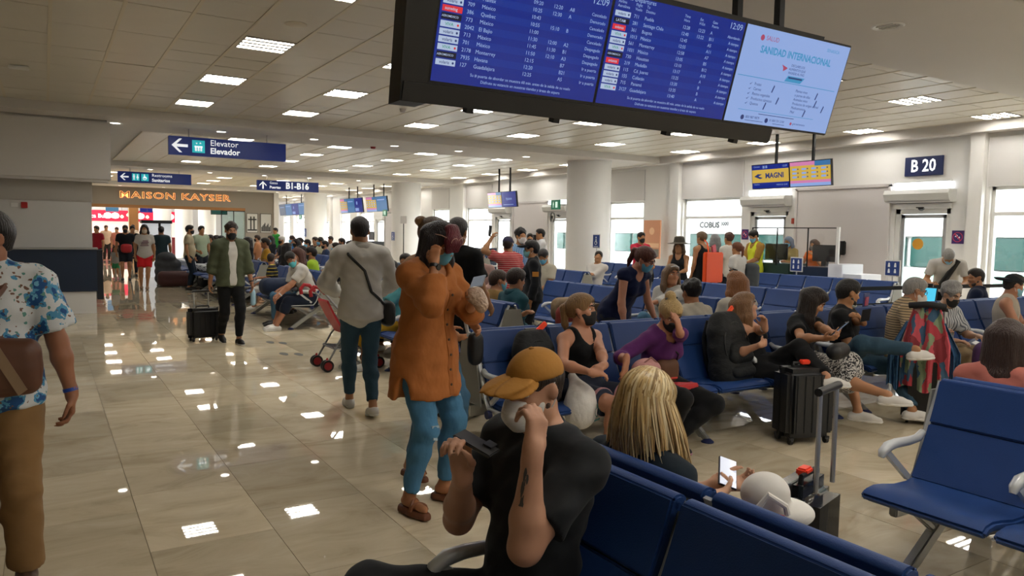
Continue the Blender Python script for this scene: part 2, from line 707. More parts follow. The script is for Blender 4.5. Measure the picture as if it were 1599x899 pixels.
# ---- gate wall with its windows and doors
WINS, DOORS, RECESS = [(5.0, 7.05)], [], []
for k in range(0, 4):
    d = 12.2 * k
    DOORS += [(7.73 + d, 8.83 + d), (11.4 + d, 12.5 + d)]
    RECESS += [(8.97 + d, 11.14 + d)]
    WINS += [(12.77 + d, 14.78 + d), (16.35 + d, 17.95 + d)]
WZ0, WZ1, DZ = 0.35, 2.62, 2.30
ops = [(a, b, WZ0, WZ1) for a, b in WINS] + [(a, b, 0.0, DZ) for a, b in DOORS]
ops.sort()
w = MB()
y = Y0
for a, b, z0, z1 in ops:
    w.box(WX, WX + 0.3, y, a, 0, 3.8)
    if z0 > 0:
        w.box(WX, WX + 0.3, a, b, 0, z0)
    w.box(WX, WX + 0.3, a, b, z1, 3.8)
    y = b
w.box(WX, WX + 0.3, y, Y1, 0, 3.8)
for k in range(0, 4):      # shallow pilasters beside the windows
    d = 12.2 * k
    w.box(WX - 0.16, WX, 14.82 + d, 15.15 + d, 0, 3.6)
    w.box(WX - 0.16, WX, 7.12 + d, 7.36 + d, 0, 3.6)
wall_right = w.build('wall_right', M_white, kind='structure')
rp = MB()
for a, b in RECESS:
    rp.box(WX - 0.02, WX + 0.005, a, b, 0, 2.70)
    rp.box(WX - 0.05, WX + 0.005, a - 0.05, a, 0, 2.74)
    rp.box(WX - 0.05, WX + 0.005, b, b + 0.05, 0, 2.74)
    rp.box(WX - 0.05, WX + 0.005, a - 0.05, b + 0.05, 2.70, 2.76)
rp.build('wall_panel', M_grey, wall_right)
sh = MB()
for a, b in WINS:
    sh.box(WX - 0.03, WX + 0.005, a - 0.04, b + 0.04, 2.62, 3.50)
sh.build('roller_shade', mat('shade fabric', '#c6c4c2', 0.8), wall_right)

for n, (a, b) in enumerate(WINS):
    r = thing('window_%d' % (n + 1), None, None, (WX + 0.12, (a + b) / 2, 0))
    r['kind'] = 'structure'
    hw = (b - a) / 2
    f = MB()
    f.box(-0.04, 0.04, -hw, -hw + 0.06, WZ0, WZ1).box(-0.04, 0.04, hw - 0.06, hw, WZ0, WZ1)
    f.box(-0.04, 0.04, -hw, hw, WZ0, WZ0 + 0.06).box(-0.04, 0.04, -hw, hw, WZ1 - 0.06, WZ1)
    f.build('window_frame', M_whitemetal, r)
    MB().box(-0.04, 0.04, -hw + 0.06, hw - 0.06, 2.09, 2.16).build('mullion', M_whitemetal, r)
    MB().box(-0.004, 0.004, -hw + 0.05, hw - 0.05, WZ0 + 0.05, WZ1 - 0.05).build('pane', M_glass, r)
M_lighttube = emit('door lamp light', '#f4f8ff', 3.0)
for n, (a, b) in enumerate(DOORS):
    r = thing('door_%d' % (n + 1), None, None, (WX + 0.1, (a + b) / 2, 0))
    r['kind'] = 'structure'
    hw = (b - a) / 2
    f = MB()
    f.box(-0.06, 0.06, -hw, -hw + 0.09, 0, DZ).box(-0.06, 0.06, hw - 0.09, hw, 0, DZ)
    f.box(-0.06, 0.06, -hw, hw, DZ - 0.16, DZ)
    f.box(-0.16, -0.06, -hw - 0.02, hw + 0.02, DZ - 0.06, DZ + 0.04)
    f.build('door_frame', M_whitemetal, r)
    f = MB()
    f.box(-0.03, 0.03, -hw + 0.10, -hw + 0.17, 0.02, DZ - 0.17).box(-0.03, 0.03, hw - 0.17, hw - 0.10, 0.02, DZ - 0.17)
    f.box(-0.03, 0.03, -hw + 0.10, hw - 0.10, DZ - 0.24, DZ - 0.17).box(-0.03, 0.03, -hw + 0.10, hw - 0.10, 0.02, 0.12)
    f.build('door_leaf', M_alu, r)
    MB().box(-0.005, 0.005, -hw + 0.16, hw - 0.16, 0.1, DZ - 0.22).build('pane', M_glass, r)
    if n == 0:
        f = Face2D((-0.008, 0.1, 1.55), (0, -1, 0), (0, 0, 1))
        f.disc('door_sticker', 0, 0, 0.11, h=0.004, n=24)
        f.build(r, {'door_sticker': mat('sticker orange', '#d79a2b', 0.5)})
    if n > 4:
        continue
    yc = (a + b) / 2
    # air curtain and lamp box above each gate door
    q = thing('air_curtain', ['white air curtain unit above the gate door under the B 20 sign', 'white air curtain unit above the gate door behind the boarding podium', 'white air curtain above the first gate door past the near column', 'white air curtain above the gate door behind the small far screens', 'white air curtain above the far gate door past the second column'][n], 'air curtain', (WX, yc, 0))
    MB().prism([(-0.26, 2.40), (-0.30, 2.52), (-0.26, 2.60), (0.0, 2.60), (0.0, 2.36), (-0.2, 2.36)], 1, -0.64, 0.64).build('housing', mat('air curtain white', '#c6c6c2', 0.45), q)
    MB().box(-0.27, -0.1, -0.6, 0.6, 2.355, 2.362).build('outlet_grille', M_grey, q)
    q = thing('wall_lamp', ['glowing tube lamp under the B 20 sign', 'glowing tube lamp above the door behind the boarding podium', 'glowing tube lamp above the first gate door past the near column', 'glowing tube lamp over the gate door behind the small far screens', 'glowing tube lamp over the far gate door past the second column'][n], 'lamp', (WX, yc, 0))
    MB().box(-0.10, 0.0, -0.55, 0.55, 2.75, 2.79).build('housing', M_whitemetal, q)
    MB().box(-0.10, -0.01, -0.55, 0.55, 2.62, 2.75).build('diffuser', M_lighttube, q, bevel=0.02)
    q = thing('door_sensor', ['black sensor over the gate door under the B 20 sign', 'black sensor over the door behind the boarding podium', 'black sensor over the first gate door past the near column', 'black sensor over the gate door behind the small far screens', 'black sensor over the far gate door past the second column'][n], 'sensor', (WX, yc, 0))
    MB().tube([(-0.03, 0, 2.255), (-0.03, 0, 2.23), (-0.03, 0, 2.20)], [0.065, 0.06, 0.02], 14).build('dome', M_black, q, smooth=True)
    MB().box(-0.1, 0.0, -0.07, 0.07, 2.25, 2.27).build('bracket', M_black, q)

# ---- left wall with the dropped bulkhead, closing walls
LY = 16.35
wl = MB().box(X0, 0.77, LY, LY + 0.3, 0, 3.7)
wl.box(0.47, 0.77, LY + 0.3, 42.0, 0, 3.7)
o = wl.build('wall_left', mat('white wall', '#c4c3c0', 0.6, var=0.03, vscale=(1, 1, 1)), kind='structure')
MB().box(X0, 0.785, LY - 0.02, LY + 0.001, 2.08, 2.45).build('grey_band', mat('grey band', '#a7a39c', 0.6), o)
MB().box(X0, 1.09, LY - 0.30, LY + 0.3, 2.45, Z_GYP + 0.01).build('bulkhead', M_gyp, o, bevel=0.05, seg=4)
MB().box(X0, 1.09, LY + 0.29, LY + 0.31, 2.45, Z_GYP).build('bulkhead_back', M_gyp, o)
MB().box(X0 - 0.3, X0, Y0, LY + 0.3, 0, 3.8).build('wall_side', M_white, kind='structure')
MB().box(X0, X1, Y0 - 0.3, Y0, 0, 3.8).build('wall_back', M_white, kind='structure')
MB().box(X0, X1 + 0.3, Y1, Y1 + 0.3, 0, 3.8).build('wall_end', M_white, kind='structure')
# ================================================================== beam seating
M_seat = mat('navy seat polyurethane', '#1b3c74', 0.5, var=0.10, vscale=(6, 6, 6), bump=0.08, bscale=(220, 220, 220), spec=0.35)
M_shell = mat('seat back shell grey', '#8d8c84', 0.55)
M_arm = mat('armrest light grey', '#c2c5c6', 0.35, metal=0.25)
M_leg = mat('leg aluminium', '#aeb0ad', 0.35, metal=0.6)
M_footpad = mat('foot pad navy', '#1a2450', 0.5)
U_TOP, U_SEATB, U_FRONT = 0.068, 0.285, 0.715
BACK_H = 0.92
BENCH_PARTS = {}


def strip_solid(pts, th, w, r_end=True):
    """a bent slab: centre-line pts (u,z) swept across width w (x from 0 to w) with thickness th"""
    pts = np.array(pts, float)
    n = len(pts)
    nor = []
    for i in range(n):
        t = pts[min(i + 1, n - 1)] - pts[max(i - 1, 0)]
        t /= np.linalg.norm(t)
        nor.append((-t[1], t[0]))
    nor = np.array(nor)
    poly = [tuple(pts[i] + nor[i] * th / 2) for i in range(n)] + [tuple(pts[i] - nor[i] * th / 2) for i in range(n - 1, -1, -1)]
    return poly


def seat_parts(w):
    """meshes of one seat facing local -y, x from 0 to w"""
    key = round(w, 3)
    if key in BENCH_PARTS:
        return BENCH_PARTS[key]
    def sweep(polys, bev=0.012):
        mb = MB()
        for poly in polys:
            mb.prism([(-u, z) for u, z in poly], 0, 0, w)
        return mb
    # backrest: upper pad rolling over the top, lower pad below a groove
    def back_pt(t):   # t 0 at junction, 1 at top
        return (U_SEATB + (U_TOP - U_SEATB) * t - 0.018 * math.sin(math.pi * t), 0.435 + (BACK_H - 0.445) * t)
    low = strip_solid([back_pt(t) for t in np.linspace(0.0, 0.545, 6)], 0.036, w)
    up_line = [back_pt(t) for t in np.linspace(0.555, 1.0, 6)]
    up = strip_solid(up_line, 0.036, w)
    roll_c = up_line[-1]
    roll = [(roll_c[0] - 0.012 + 0.03 * math.cos(a), roll_c[1] - 0.015 + 0.026 * math.sin(a)) for a in np.linspace(0, 2 * math.pi, 14, endpoint=False)]
    b = sweep([low, up, roll])
    back = b.build('backrest', M_seat, None, smooth=True, bevel=0.007)
    shell = MB().prism([(-(u - 0.030), z) for u, z in strip_solid([back_pt(t) for t in np.linspace(0.02, 0.93, 7)], 0.016, w)], 0, 0.006, w - 0.006).build('back_shell', M_shell, None, smooth=True)
    line = [(0.27, 0.428), (0.36, 0.418), (0.46, 0.42), (0.56, 0.436), (0.63, 0.443), (0.68, 0.436), (0.708, 0.415)]
    seat = sweep([strip_solid(line, 0.042, w)]).build('seat', M_seat, None, smooth=True, bevel=0.012)
    under = MB().prism([(-u, z - 0.03) for u, z in strip_solid(line[:-1], 0.018, w)], 0, 0.02, w - 0.02).build('seat_pan', M_shell, None, smooth=True)
    for o in (back, shell, seat, under):
        COL.objects.unlink(o)
    BENCH_PARTS[key] = (back, shell, seat, under)
    return BENCH_PARTS[key]


def arm_mesh():
    if 'arm' not in BENCH_PARTS:
        mb = MB()
        mb.tube([(0, -0.185, 0.655), (0, -0.23, 0.63), (0, -0.30, 0.625), (0, -0.42, 0.628), (0, -0.48, 0.622), (0, -0.525, 0.598), (0, -0.535, 0.575)], [0.018, 0.021, 0.022, 0.024, 0.026, 0.022, 0.014], 10)
        mb.bar((0, -0.50, 0.60), (0, -0.30, 0.44), 0.022, 0.03)
        o = mb.build('armrest', M_arm, None, smooth=True)
        COL.objects.unlink(o)
        BENCH_PARTS['arm'] = o
        mb = MB()
        pts = [(-0.715, 0.40), (-0.60, 0.40), (-0.30, 0.40), (-0.255, 0.46), (-0.16, 0.70), (-0.065, 0.90)]
        for a, b in zip(pts[:-1], pts[1:]):
            mb.bar((0, a[0] + (0.03 if a is not pts[0] else 0.06), a[1]), (0, b[0] + 0.03, b[1]), 0.012, 0.03, up=(1, 0, 0))
        o = mb.build('seat_rib', M_arm, None)
        COL.objects.unlink(o)
        BENCH_PARTS['rib'] = o
        mb = MB()
        mb.bar((0, -0.10, 0.355), (0, -0.545, 0.045), 0.045, 0.06)
        mb.bar((0, -0.535, 0.055), (0, -0.60, 0.02), 0.04, 0.045)
        mb.bar((0, -0.04, 0.36), (0, -0.66, 0.375), 0.04, 0.045)
        mb.bar((0, -0.30, 0.22), (0, -0.52, 0.37), 0.03, 0.03)
        o = mb.build('leg', M_leg, None, bevel=0.006)
        COL.objects.unlink(o)
        BENCH_PARTS['leg'] = o
        o = MB().lathe((0, -0.60, 0), [(0.0, 0.03), (0.025, 0.028), (0.05, 0.008), (0.05, 0.0), (0.0, 0.0)], 14).build('foot_pad', M_footpad, None, smooth=True)
        COL.objects.unlink(o)
        BENCH_PARTS['pad'] = o
    return BENCH_PARTS


BENCHES = []


def put(src, parent, x, flip, y=0):
    o = src.copy()
    COL.objects.link(o)
    o.parent = parent
    o.location = (x, y, 0)
    if flip:
        o.rotation_euler = (0, 0, math.pi)
    return o


def bench(label, x, y, rot, n, pitch=0.575, arms=None, simple_=False, sides=(0, 1)):
    """back-to-back unit of n seats a side; runs along local +x from its origin"""
    BP = arm_mesh()
    w = pitch - 0.028
    back, shell, seat, under = seat_parts(w)
    r = thing('airport_bench', label, 'bench', (x, y, 0), rot, 'navy airport benches')
    for side in sides:
        for k in range(n):
            xk = k * pitch + 0.014
            for src in ((back, seat, shell, under) if not simple_ else (back, seat, shell)):
                put(src, r, xk + (w if side else 0), side)
        for k in range(n + 1):
            put(BP['rib'], r, k * pitch, side)
            if arms is None or k in arms:
                put(BP['arm'], r, k * pitch, side)
        for xl in (0.25 * pitch, (n - 0.25) * pitch) if n < 6 else (0.25 * pitch, n * pitch / 2, (n - 0.25) * pitch):
            put(BP['leg'], r, xl, side)
            put(BP['pad'], r, xl, side)
    L = n * pitch
    MB().box(-0.03, L + 0.03, -0.05, 0.05, 0.30, 0.38).build('beam', M_leg, r)
    for k in (-0.02, L + 0.02):
        f = MB()
        f.prism([(-0.20, 0.40), (0.20, 0.40), (0.09, 0.86), (-0.09, 0.86)], 0, k - 0.006, k + 0.006)
        f.build('end_panel', M_shell, r)
        for s in (-1, 1):
            c = MB().tube([(k - 0.016, s * 0.30, 0.365), (k + 0.016, s * 0.30, 0.365)], 0.03, 16)
            c.build('end_cap', M_footpad, r)
    return r


H_ = math.pi / 2
# local +x -> world +Y when turned by 90 degrees
bench('navy bench the man in the mustard cap sits on, closest to the camera', 1.505, 2.0 - 0.575 * 4, H_, 4, 0.575)
bench('empty navy bench with white armrests beside the hard shell suitcase', 3.935, 2.06 - 0.58 * 4, H_, 4, 0.58)
bench('navy bench under the black-vest and purple-top women, with backpacks', 2.60, 4.715, 0, 6, 0.605, arms=(0, 4, 5, 6))
bench('navy bench under the zebra-skirt woman and the striped-shirt man', 6.36, 4.715, 0, 8, 0.605, arms=(0, 2, 4, 6, 8))
bench('navy bench beside the boy in yellow trousers and the teal-jacket traveler', 3.97, 6.36, H_, 6, 0.575)
bench('navy bench holding the masked man in white tee, behind the stroller', 3.97, 12.05, H_, 5, 0.575)
FAR = [
    (3.97, 16.4, 6, 'navy bench behind the bench of the masked man in white tee'),
    (3.97, 20.3, 3, 'navy bench beside the duffel bags and the khaki-shirt man'),
    (3.97, 22.6, 6, 'navy bench of the left line past the bag pile, fourth from stroller'),
    (6.55, 5.95, 6, 'navy bench behind the woman in glasses and navy top'),
    (6.60, 10.4, 5, 'navy bench with the pink-shirt man, beyond the phone-holding women'),
    (6.70, 14.5, 5, 'navy bench in the crowded second line, behind the white-shirted walker'),
    (6.70, 18.3, 6, 'navy bench deep in the crowd straight below the B1-B16 sign'),
    (8.62, 6.40, 5, 'navy bench behind the reddish-blonde woman, no one on its near side'),
    (8.72, 11.3, 5, 'navy bench just before the round column, behind the dark-jacket woman'),
    (9.05, 16.2, 5, 'navy bench beyond the striped red top, left of the near column'),
    (12.22, 7.30, 5, 'navy bench facing the boarding podium of gate B 20'),
    (12.30, 12.4, 5, 'navy bench with the reclining man in white, right of the near column'),
    (11.30, 19.6, 5, 'navy bench behind the near column, below the small far screens'),
    (9.30, 22.5, 5, 'navy bench of the far crowd under the double far screens'),
    (9.30, 26.1, 5, 'navy bench of the farthest crowd, left of the second column'),
    (6.70, 22.3, 9, 'navy bench of the farthest crowd, before the framed pictures'),
]
for (bx, by, n, lb) in FAR:
    bench(lb, bx, by, H_, n, 0.575, simple_=True)
# ================================================================== people: smooth figures grown from limb and torso volumes
def vec(*a):
    return np.array(a if len(a) > 1 else a[0], float)


def unit(v):
    v = np.asarray(v, float)
    return v / (np.linalg.norm(v) + 1e-12)


def rot(axis, deg):
    return np.array(Matrix.Rotation(math.radians(deg), 3, axis))


class Vol:
    """list of blended volumes turned into one closed surface"""

    def __init__(self):
        self.p = []

    def cap(self, a, b, ra, rb, k=0.02, flat=None, sub=False, cut=None):
        self.p.append(dict(t='c', a=vec(a), b=vec(b), ra=ra, rb=rb, k=k, flat=flat, sub=sub, cut=cut))
        return self

    def ell(self, c, R, r, k=0.02, sub=False):
        self.p.append(dict(t='e', c=vec(c), R=np.array(R, float), r=vec(r), k=k, sub=sub))
        return self

    def cut(self, pt, n):
        """remove everything on the side the normal points to"""
        self.p.append(dict(t='p', pt=vec(pt), n=unit(n)))
        return self

    def mesh(self, res, wr=0.0):
        solid = [p for p in self.p if p['t'] != 'p' and not p['sub']]
        lo = np.full(3, 1e9); hi = -lo
        for p in solid:
            if p['t'] == 'c':
                for q, r in ((p['a'], p['ra']), (p['b'], p['rb'])):
                    m = r * (max(1.0, 1 / p['flat'][1]) if p['flat'] else 1.0) if False else r
                    lo = np.minimum(lo, q - m); hi = np.maximum(hi, q + m)
            else:
                e = np.sqrt(((p['R'] * p['r']) ** 2).sum(1))
                lo = np.minimum(lo, p['c'] - e); hi = np.maximum(hi, p['c'] + e)
        lo -= 3 * res + 0.012; hi += 3 * res + 0.012
        n = np.ceil((hi - lo) / res).astype(int) + 1
        ax = [(lo[i] + res * np.arange(n[i])).astype(np.float32) for i in range(3)]
        D = np.full(n, 0.6, np.float32)
        for p in self.p:
            if p['t'] == 'p':
                q, nn = p['pt'], p['n']
                d = ((ax[0] - q[0]) * nn[0])[:, None, None] + ((ax[1] - q[1]) * nn[1])[None, :, None] + ((ax[2] - q[2]) * nn[2])[None, None, :]
                np.maximum(D, d.astype(np.float32), out=D)
                continue
            k = max(p['k'], 1e-4)
            if p['t'] == 'c':
                l = np.minimum(p['a'] - p['ra'], p['b'] - p['rb']); h = np.maximum(p['a'] + p['ra'], p['b'] + p['rb'])
            else:
                e = np.sqrt(((p['R'] * p['r']) ** 2).sum(1))
                l, h = p['c'] - e, p['c'] + e
            pad = k + 2.5 * res
            i0 = np.maximum(0, np.floor((l - pad - lo) / res).astype(int)); i1 = np.minimum(n, np.ceil((h + pad - lo) / res).astype(int) + 1)
            if (i1 <= i0).any():
                continue
            sl = tuple(slice(i0[i], i1[i]) for i in range(3))
            x = ax[0][sl[0]][:, None, None]; y = ax[1][sl[1]][None, :, None]; z = ax[2][sl[2]][None, None, :]
            if p['t'] == 'c':
                a, b = p['a'].copy(), p['b'].copy()
                px, py, pz = x - np.float32(a[0]), y - np.float32(a[1]), z - np.float32(a[2])
                ba = b - a
                f = 1.0
                if p['flat']:
                    nn, f = unit(p['flat'][0]), p['flat'][1]
                    s = np.float32(1 / f - 1)
                    pn = px * np.float32(nn[0]) + py * np.float32(nn[1]) + pz * np.float32(nn[2])
                    px = px + pn * np.float32(nn[0]) * s; py = py + pn * np.float32(nn[1]) * s; pz = pz + pn * np.float32(nn[2]) * s
                    ba = ba + nn * (ba @ nn) * float(s)
                bb = float(ba @ ba) + 1e-9
                hh = np.clip((px * np.float32(ba[0]) + py * np.float32(ba[1]) + pz * np.float32(ba[2])) / np.float32(bb), 0, 1)
                d = np.sqrt((px - hh * np.float32(ba[0])) ** 2 + (py - hh * np.float32(ba[1])) ** 2 + (pz - hh * np.float32(ba[2])) ** 2) - (np.float32(p['ra']) + hh * np.float32(p['rb'] - p['ra']))
                if f < 1:
                    d = d * np.float32((1 + f) / 2)
                if p['cut']:
                    nn = unit(b - a)
                    d = np.maximum(d, (x - np.float32(b[0])) * np.float32(nn[0]) + (y - np.float32(b[1])) * np.float32(nn[1]) + (z - np.float32(b[2])) * np.float32(nn[2]))
            else:
                R, r, c = p['R'], p['r'], p['c']
                px, py, pz = x - np.float32(c[0]), y - np.float32(c[1]), z - np.float32(c[2])
                k0 = 0; k1 = 0
                for i in range(3):
                    q = (px * np.float32(R[0, i]) + py * np.float32(R[1, i]) + pz * np.float32(R[2, i])) / np.float32(r[i])
                    k0 = k0 + q * q
                    k1 = k1 + (q / np.float32(r[i])) ** 2
                k0 = np.sqrt(k0); k1 = np.sqrt(k1) + 1e-6
                d = k0 * (k0 - 1) / k1
            S = D[sl]
            if p['sub']:
                d = -d
                h_ = np.clip(0.5 + 0.5 * (d - S) / np.float32(k), 0, 1)
                D[sl] = S * (1 - h_) + d * h_ + np.float32(k) * h_ * (1 - h_)
            else:
                h_ = np.clip(0.5 + 0.5 * (S - d) / np.float32(k), 0, 1)
                D[sl] = S * (1 - h_) + d * h_ - np.float32(k) * h_ * (1 - h_)
        if wr:      # soft folds in cloth
            X, Y, Z = ax[0][:, None, None], ax[1][None, :, None], ax[2][None, None, :]
            w_ = np.sin(X * 21 + Z * 34 + 2.2 * np.sin(Y * 13 + Z * 7)) * np.sin(Y * 24 - Z * 19 + 1.7 * np.sin(X * 15 - Z * 9))
            w_ = w_ + 0.6 * np.sin(Z * 58 + X * 23 + 2 * np.sin(X * 17) - Y * 27) * np.sin(X * 33 + Y * 11 + 1)
            D += np.float32(wr) * (w_.astype(np.float32) - np.float32(0.75))
        return surface(D, lo, res)


def surface(D, lo, res):
    s = D < 0
    c = s[:-1, :-1, :-1].astype(np.int8)
    cnt = c.copy()
    offs = [(1, 0, 0), (0, 1, 0), (1, 1, 0), (0, 0, 1), (1, 0, 1), (0, 1, 1), (1, 1, 1)]
    nx, ny, nz = D.shape
    for o in offs:
        cnt += s[o[0]:nx - 1 + o[0], o[1]:ny - 1 + o[1], o[2]:nz - 1 + o[2]]
    act = np.argwhere((cnt > 0) & (cnt < 8))
    if len(act) == 0:
        return np.zeros((0, 3)), np.zeros((0, 4), int)
    idx = np.full((nx - 1, ny - 1, nz - 1), -1, np.int32)
    idx[act[:, 0], act[:, 1], act[:, 2]] = np.arange(len(act))
    corner = np.array([(0, 0, 0)] + offs)
    val = np.stack([D[act[:, 0] + o[0], act[:, 1] + o[1], act[:, 2] + o[2]] for o in corner], 1)
    acc = np.zeros((len(act), 3)); num = np.zeros(len(act))
    ci = {tuple(o): i for i, o in enumerate(corner)}
    for o in corner:
        for a in range(3):
            if o[a] == 0:
                q = o.copy(); q[a] = 1
                i, j = ci[tuple(o)], ci[tuple(q)]
                va, vb = val[:, i], val[:, j]
                m = (va < 0) != (vb < 0)
                t = np.where(m, va / np.where(m, va - vb, 1), 0)
                pt = np.tile(o.astype(float), (len(act), 1)); pt[:, a] += t
                acc[m] += pt[m]; num[m] += 1
    V = lo + res * (act + acc / num[:, None])
    F = []
    for a in range(3):
        b, c_ = (a + 1) % 3, (a + 2) % 3
        sl0 = [slice(None)] * 3; sl1 = [slice(None)] * 3
        sl0[a] = slice(0, -1); sl1[a] = slice(1, None)
        ch = s[tuple(sl0)] != s[tuple(sl1)]
        e = np.argwhere(ch)
        ok = (e[:, b] > 0) & (e[:, c_] > 0) & (e[:, b] < D.shape[b] - 1) & (e[:, c_] < D.shape[c_] - 1)
        e = e[ok]
        inside = s[e[:, 0], e[:, 1], e[:, 2]]
        def cell(db, dc):
            q = e.copy(); q[:, b] -= db; q[:, c_] -= dc
            return idx[q[:, 0], q[:, 1], q[:, 2]]
        quad = np.stack([cell(1, 1), cell(0, 1), cell(0, 0), cell(1, 0)], 1)
        quad[~inside] = quad[~inside][:, ::-1]
        F.append(quad)
    F = np.concatenate(F)
    return V, F[(F >= 0).all(1)]


def np_mesh(name, V, F, material, parent):
    me = bpy.data.meshes.new(name)
    me.vertices.add(len(V))
    me.vertices.foreach_set('co', np.asarray(V, np.float32).ravel())
    me.loops.add(F.size)
    me.loops.foreach_set('vertex_index', F.ravel().astype(np.int32))
    me.polygons.add(len(F))
    me.polygons.foreach_set('loop_start', np.arange(0, F.size, F.shape[1], dtype=np.int32))
    me.update(calc_edges=True)
    me.validate()
    return link_mesh(name, me, material, parent, smooth=True)


def two_bone(a, t, l1, l2, pole):
    a, t = vec(a), vec(t)
    d = t - a
    L = np.linalg.norm(d)
    L2 = min(max(L, abs(l1 - l2) + 0.01), (l1 + l2) * 0.998)
    d = d / (L + 1e-9)
    e = a + d * L2
    x = (l1 * l1 - l2 * l2 + L2 * L2) / (2 * L2)
    h = math.sqrt(max(l1 * l1 - x * x, 0))
    p = vec(pole)
    p = p - d * (p @ d)
    if np.linalg.norm(p) < 1e-5:
        p = np.cross(d, (1, 0, 0))
    return a + d * x + unit(p) * h, e


PEOPLE = []


class Person:
    def __init__(self, label, pos, yaw, pose='stand', s=1.0, female=False, res=0.012, lean=0, side=0, twist=0, slouch=0,
                 pelz=None, hand_r=None, hand_l=None, elbow_r=(0.4, -0.5, -0.6), elbow_l=(-0.4, -0.5, -0.6), foot_r=None, foot_l=None,
                 knee_r=None, knee_l=None, toe_r=0, toe_l=0, head=(0, 0, 0), sk='#b98a6c', hsc=1.0, group=None, wide=1.0, belly=0.0, seat=0.40,
                 rhand=None, lhand=None, ts=None, toepitch_r=0, toepitch_l=0, cat='person'):
        self.root = thing('person', label, cat, (pos[0], pos[1], pos[2] if len(pos) > 2 else 0), math.radians(yaw), group)
        PEOPLE.append(self)
        self.pos, self.yaw = vec(pos[0], pos[1], pos[2] if len(pos) > 2 else 0), math.radians(yaw)
        self.s, self.fem, self.sk, self.wide, self.belly = s, female, sk, wide, belly
        self.res = res = res * (1.22 if res >= 0.0085 else 1.12)
        sit = pose == 'sit'
        self.sit = sit
        pz = pelz if pelz is not None else ((seat + 0.085) if sit else 0.925 * s)
        self.pel = vec(0, 0, pz)
        B = rot('Z', 0) @ rot('Y', side) @ rot('X', -lean)
        self.up0 = B @ vec(0, 0, 1)
        self.fw0 = B @ vec(0, 1, 0)
        B2 = rot('Z', twist) @ rot('Y', side) @ rot('X', -(lean + slouch))
        self.up = B2 @ vec(0, 0, 1); self.fw = B2 @ vec(0, 1, 0); self.rt = B2 @ vec(1, 0, 0)
        ts = (ts or (0.92 if sit else 1.0)) * s
        self.waist = self.pel + self.up0 * 0.17 * ts
        self.chest = self.waist + unit(self.up0 + self.up) * 0.20 * ts
        self.neck = self.chest + self.up * 0.16 * ts
        sw = (0.158 if female else 0.178) * s * wide
        self.sh = {1: self.neck - self.up * 0.045 * s + self.rt * sw, -1: self.neck - self.up * 0.045 * s - self.rt * sw}
        hy, hp, hr = head
        HB = B2 @ rot('Z', hy) @ rot('X', -hp) @ rot('Y', hr)
        # the head keeps part of the spine's lean only
        self.hx, self.hy, self.hz = HB @ vec(1, 0, 0), HB @ vec(0, 1, 0), HB @ vec(0, 0, 1)
        self.HR = np.stack([self.hx, self.hy, self.hz], 1)
        self.hs = (s if s > 0.9 else 0.9 + (s - 0.9) * 0.45) * hsc
        self.hc = self.neck + unit(self.up * 0.6 + self.hz * 0.4) * 0.165 * self.hs + self.fw * 0.028 * s
        self.hips = {1: self.pel + vec(0.088 * s * wide, 0, -0.025), -1: self.pel + vec(-0.088 * s * wide, 0, -0.025)}
        # arms
        self.el, self.wr, self.hd = {}, {}, {}
        for sd, tgt, pole, hh in ((1, hand_r, elbow_r, rhand), (-1, hand_l, elbow_l, lhand)):
            if tgt is None:
                tgt = self.sh[sd] + (vec(0.07 * sd, 0.04, -0.52) * s if not sit else vec(-0.05 * sd, 0.30, -0.36) * s)
            elif len(tgt) == 4:     # world point
                tgt = self.loc(tgt[:3])
            self.el[sd], self.wr[sd] = two_bone(self.sh[sd], tgt, 0.285 * s, 0.25 * s, pole)
            hh = hh or {}
            d = unit(hh['d']) if 'd' in hh else unit(self.wr[sd] - self.el[sd])
            n = hh.get('n')
            if n is None:
                n = vec(-sd, 0, 0) if not sit else vec(0, 0, -1)
            n = unit(vec(n) - d * (vec(n) @ d))
            self.hd[sd] = (d, n, hh.get('curl', 0.45), hh.get('thumb', 0.5))
        # legs
        self.kn, self.an, self.ft = {}, {}, {}
        for sd, tgt, pole, tw, tp in ((1, foot_r, knee_r, toe_r, toepitch_r), (-1, foot_l, knee_l, toe_l, toepitch_l)):
            if tgt is None:
                tgt = (0.10 * sd * s, 0.0, 0.085 * s) if not sit else (0.11 * sd, 0.42 * s, 0.085 * s)
            elif len(tgt) == 4:
                tgt = self.loc(tgt[:3])
            if pole is None:
                pole = (0.05 * sd, 1, 0.05) if not sit else (0.05 * sd, 0.6, 1)
            self.kn[sd], self.an[sd] = two_bone(self.hips[sd], tgt, 0.425 * s, 0.415 * s, pole)
            f = rot('Z', -tw) @ rot('X', -tp) @ vec(0, 1, 0)
            u = rot('Z', -tw) @ rot('X', -tp) @ vec(0, 0, 1)
            self.ft[sd] = (unit(f), unit(u))

    def loc(self, w):
        d = vec(w) - self.pos
        c, s_ = math.cos(-self.yaw), math.sin(-self.yaw)
        return vec(c * d[0] - s_ * d[1], s_ * d[0] + c * d[1], d[2])

    def H(self, x, y, z):
        return self.hc + self.HR @ (vec(x, y, z) * self.hs)

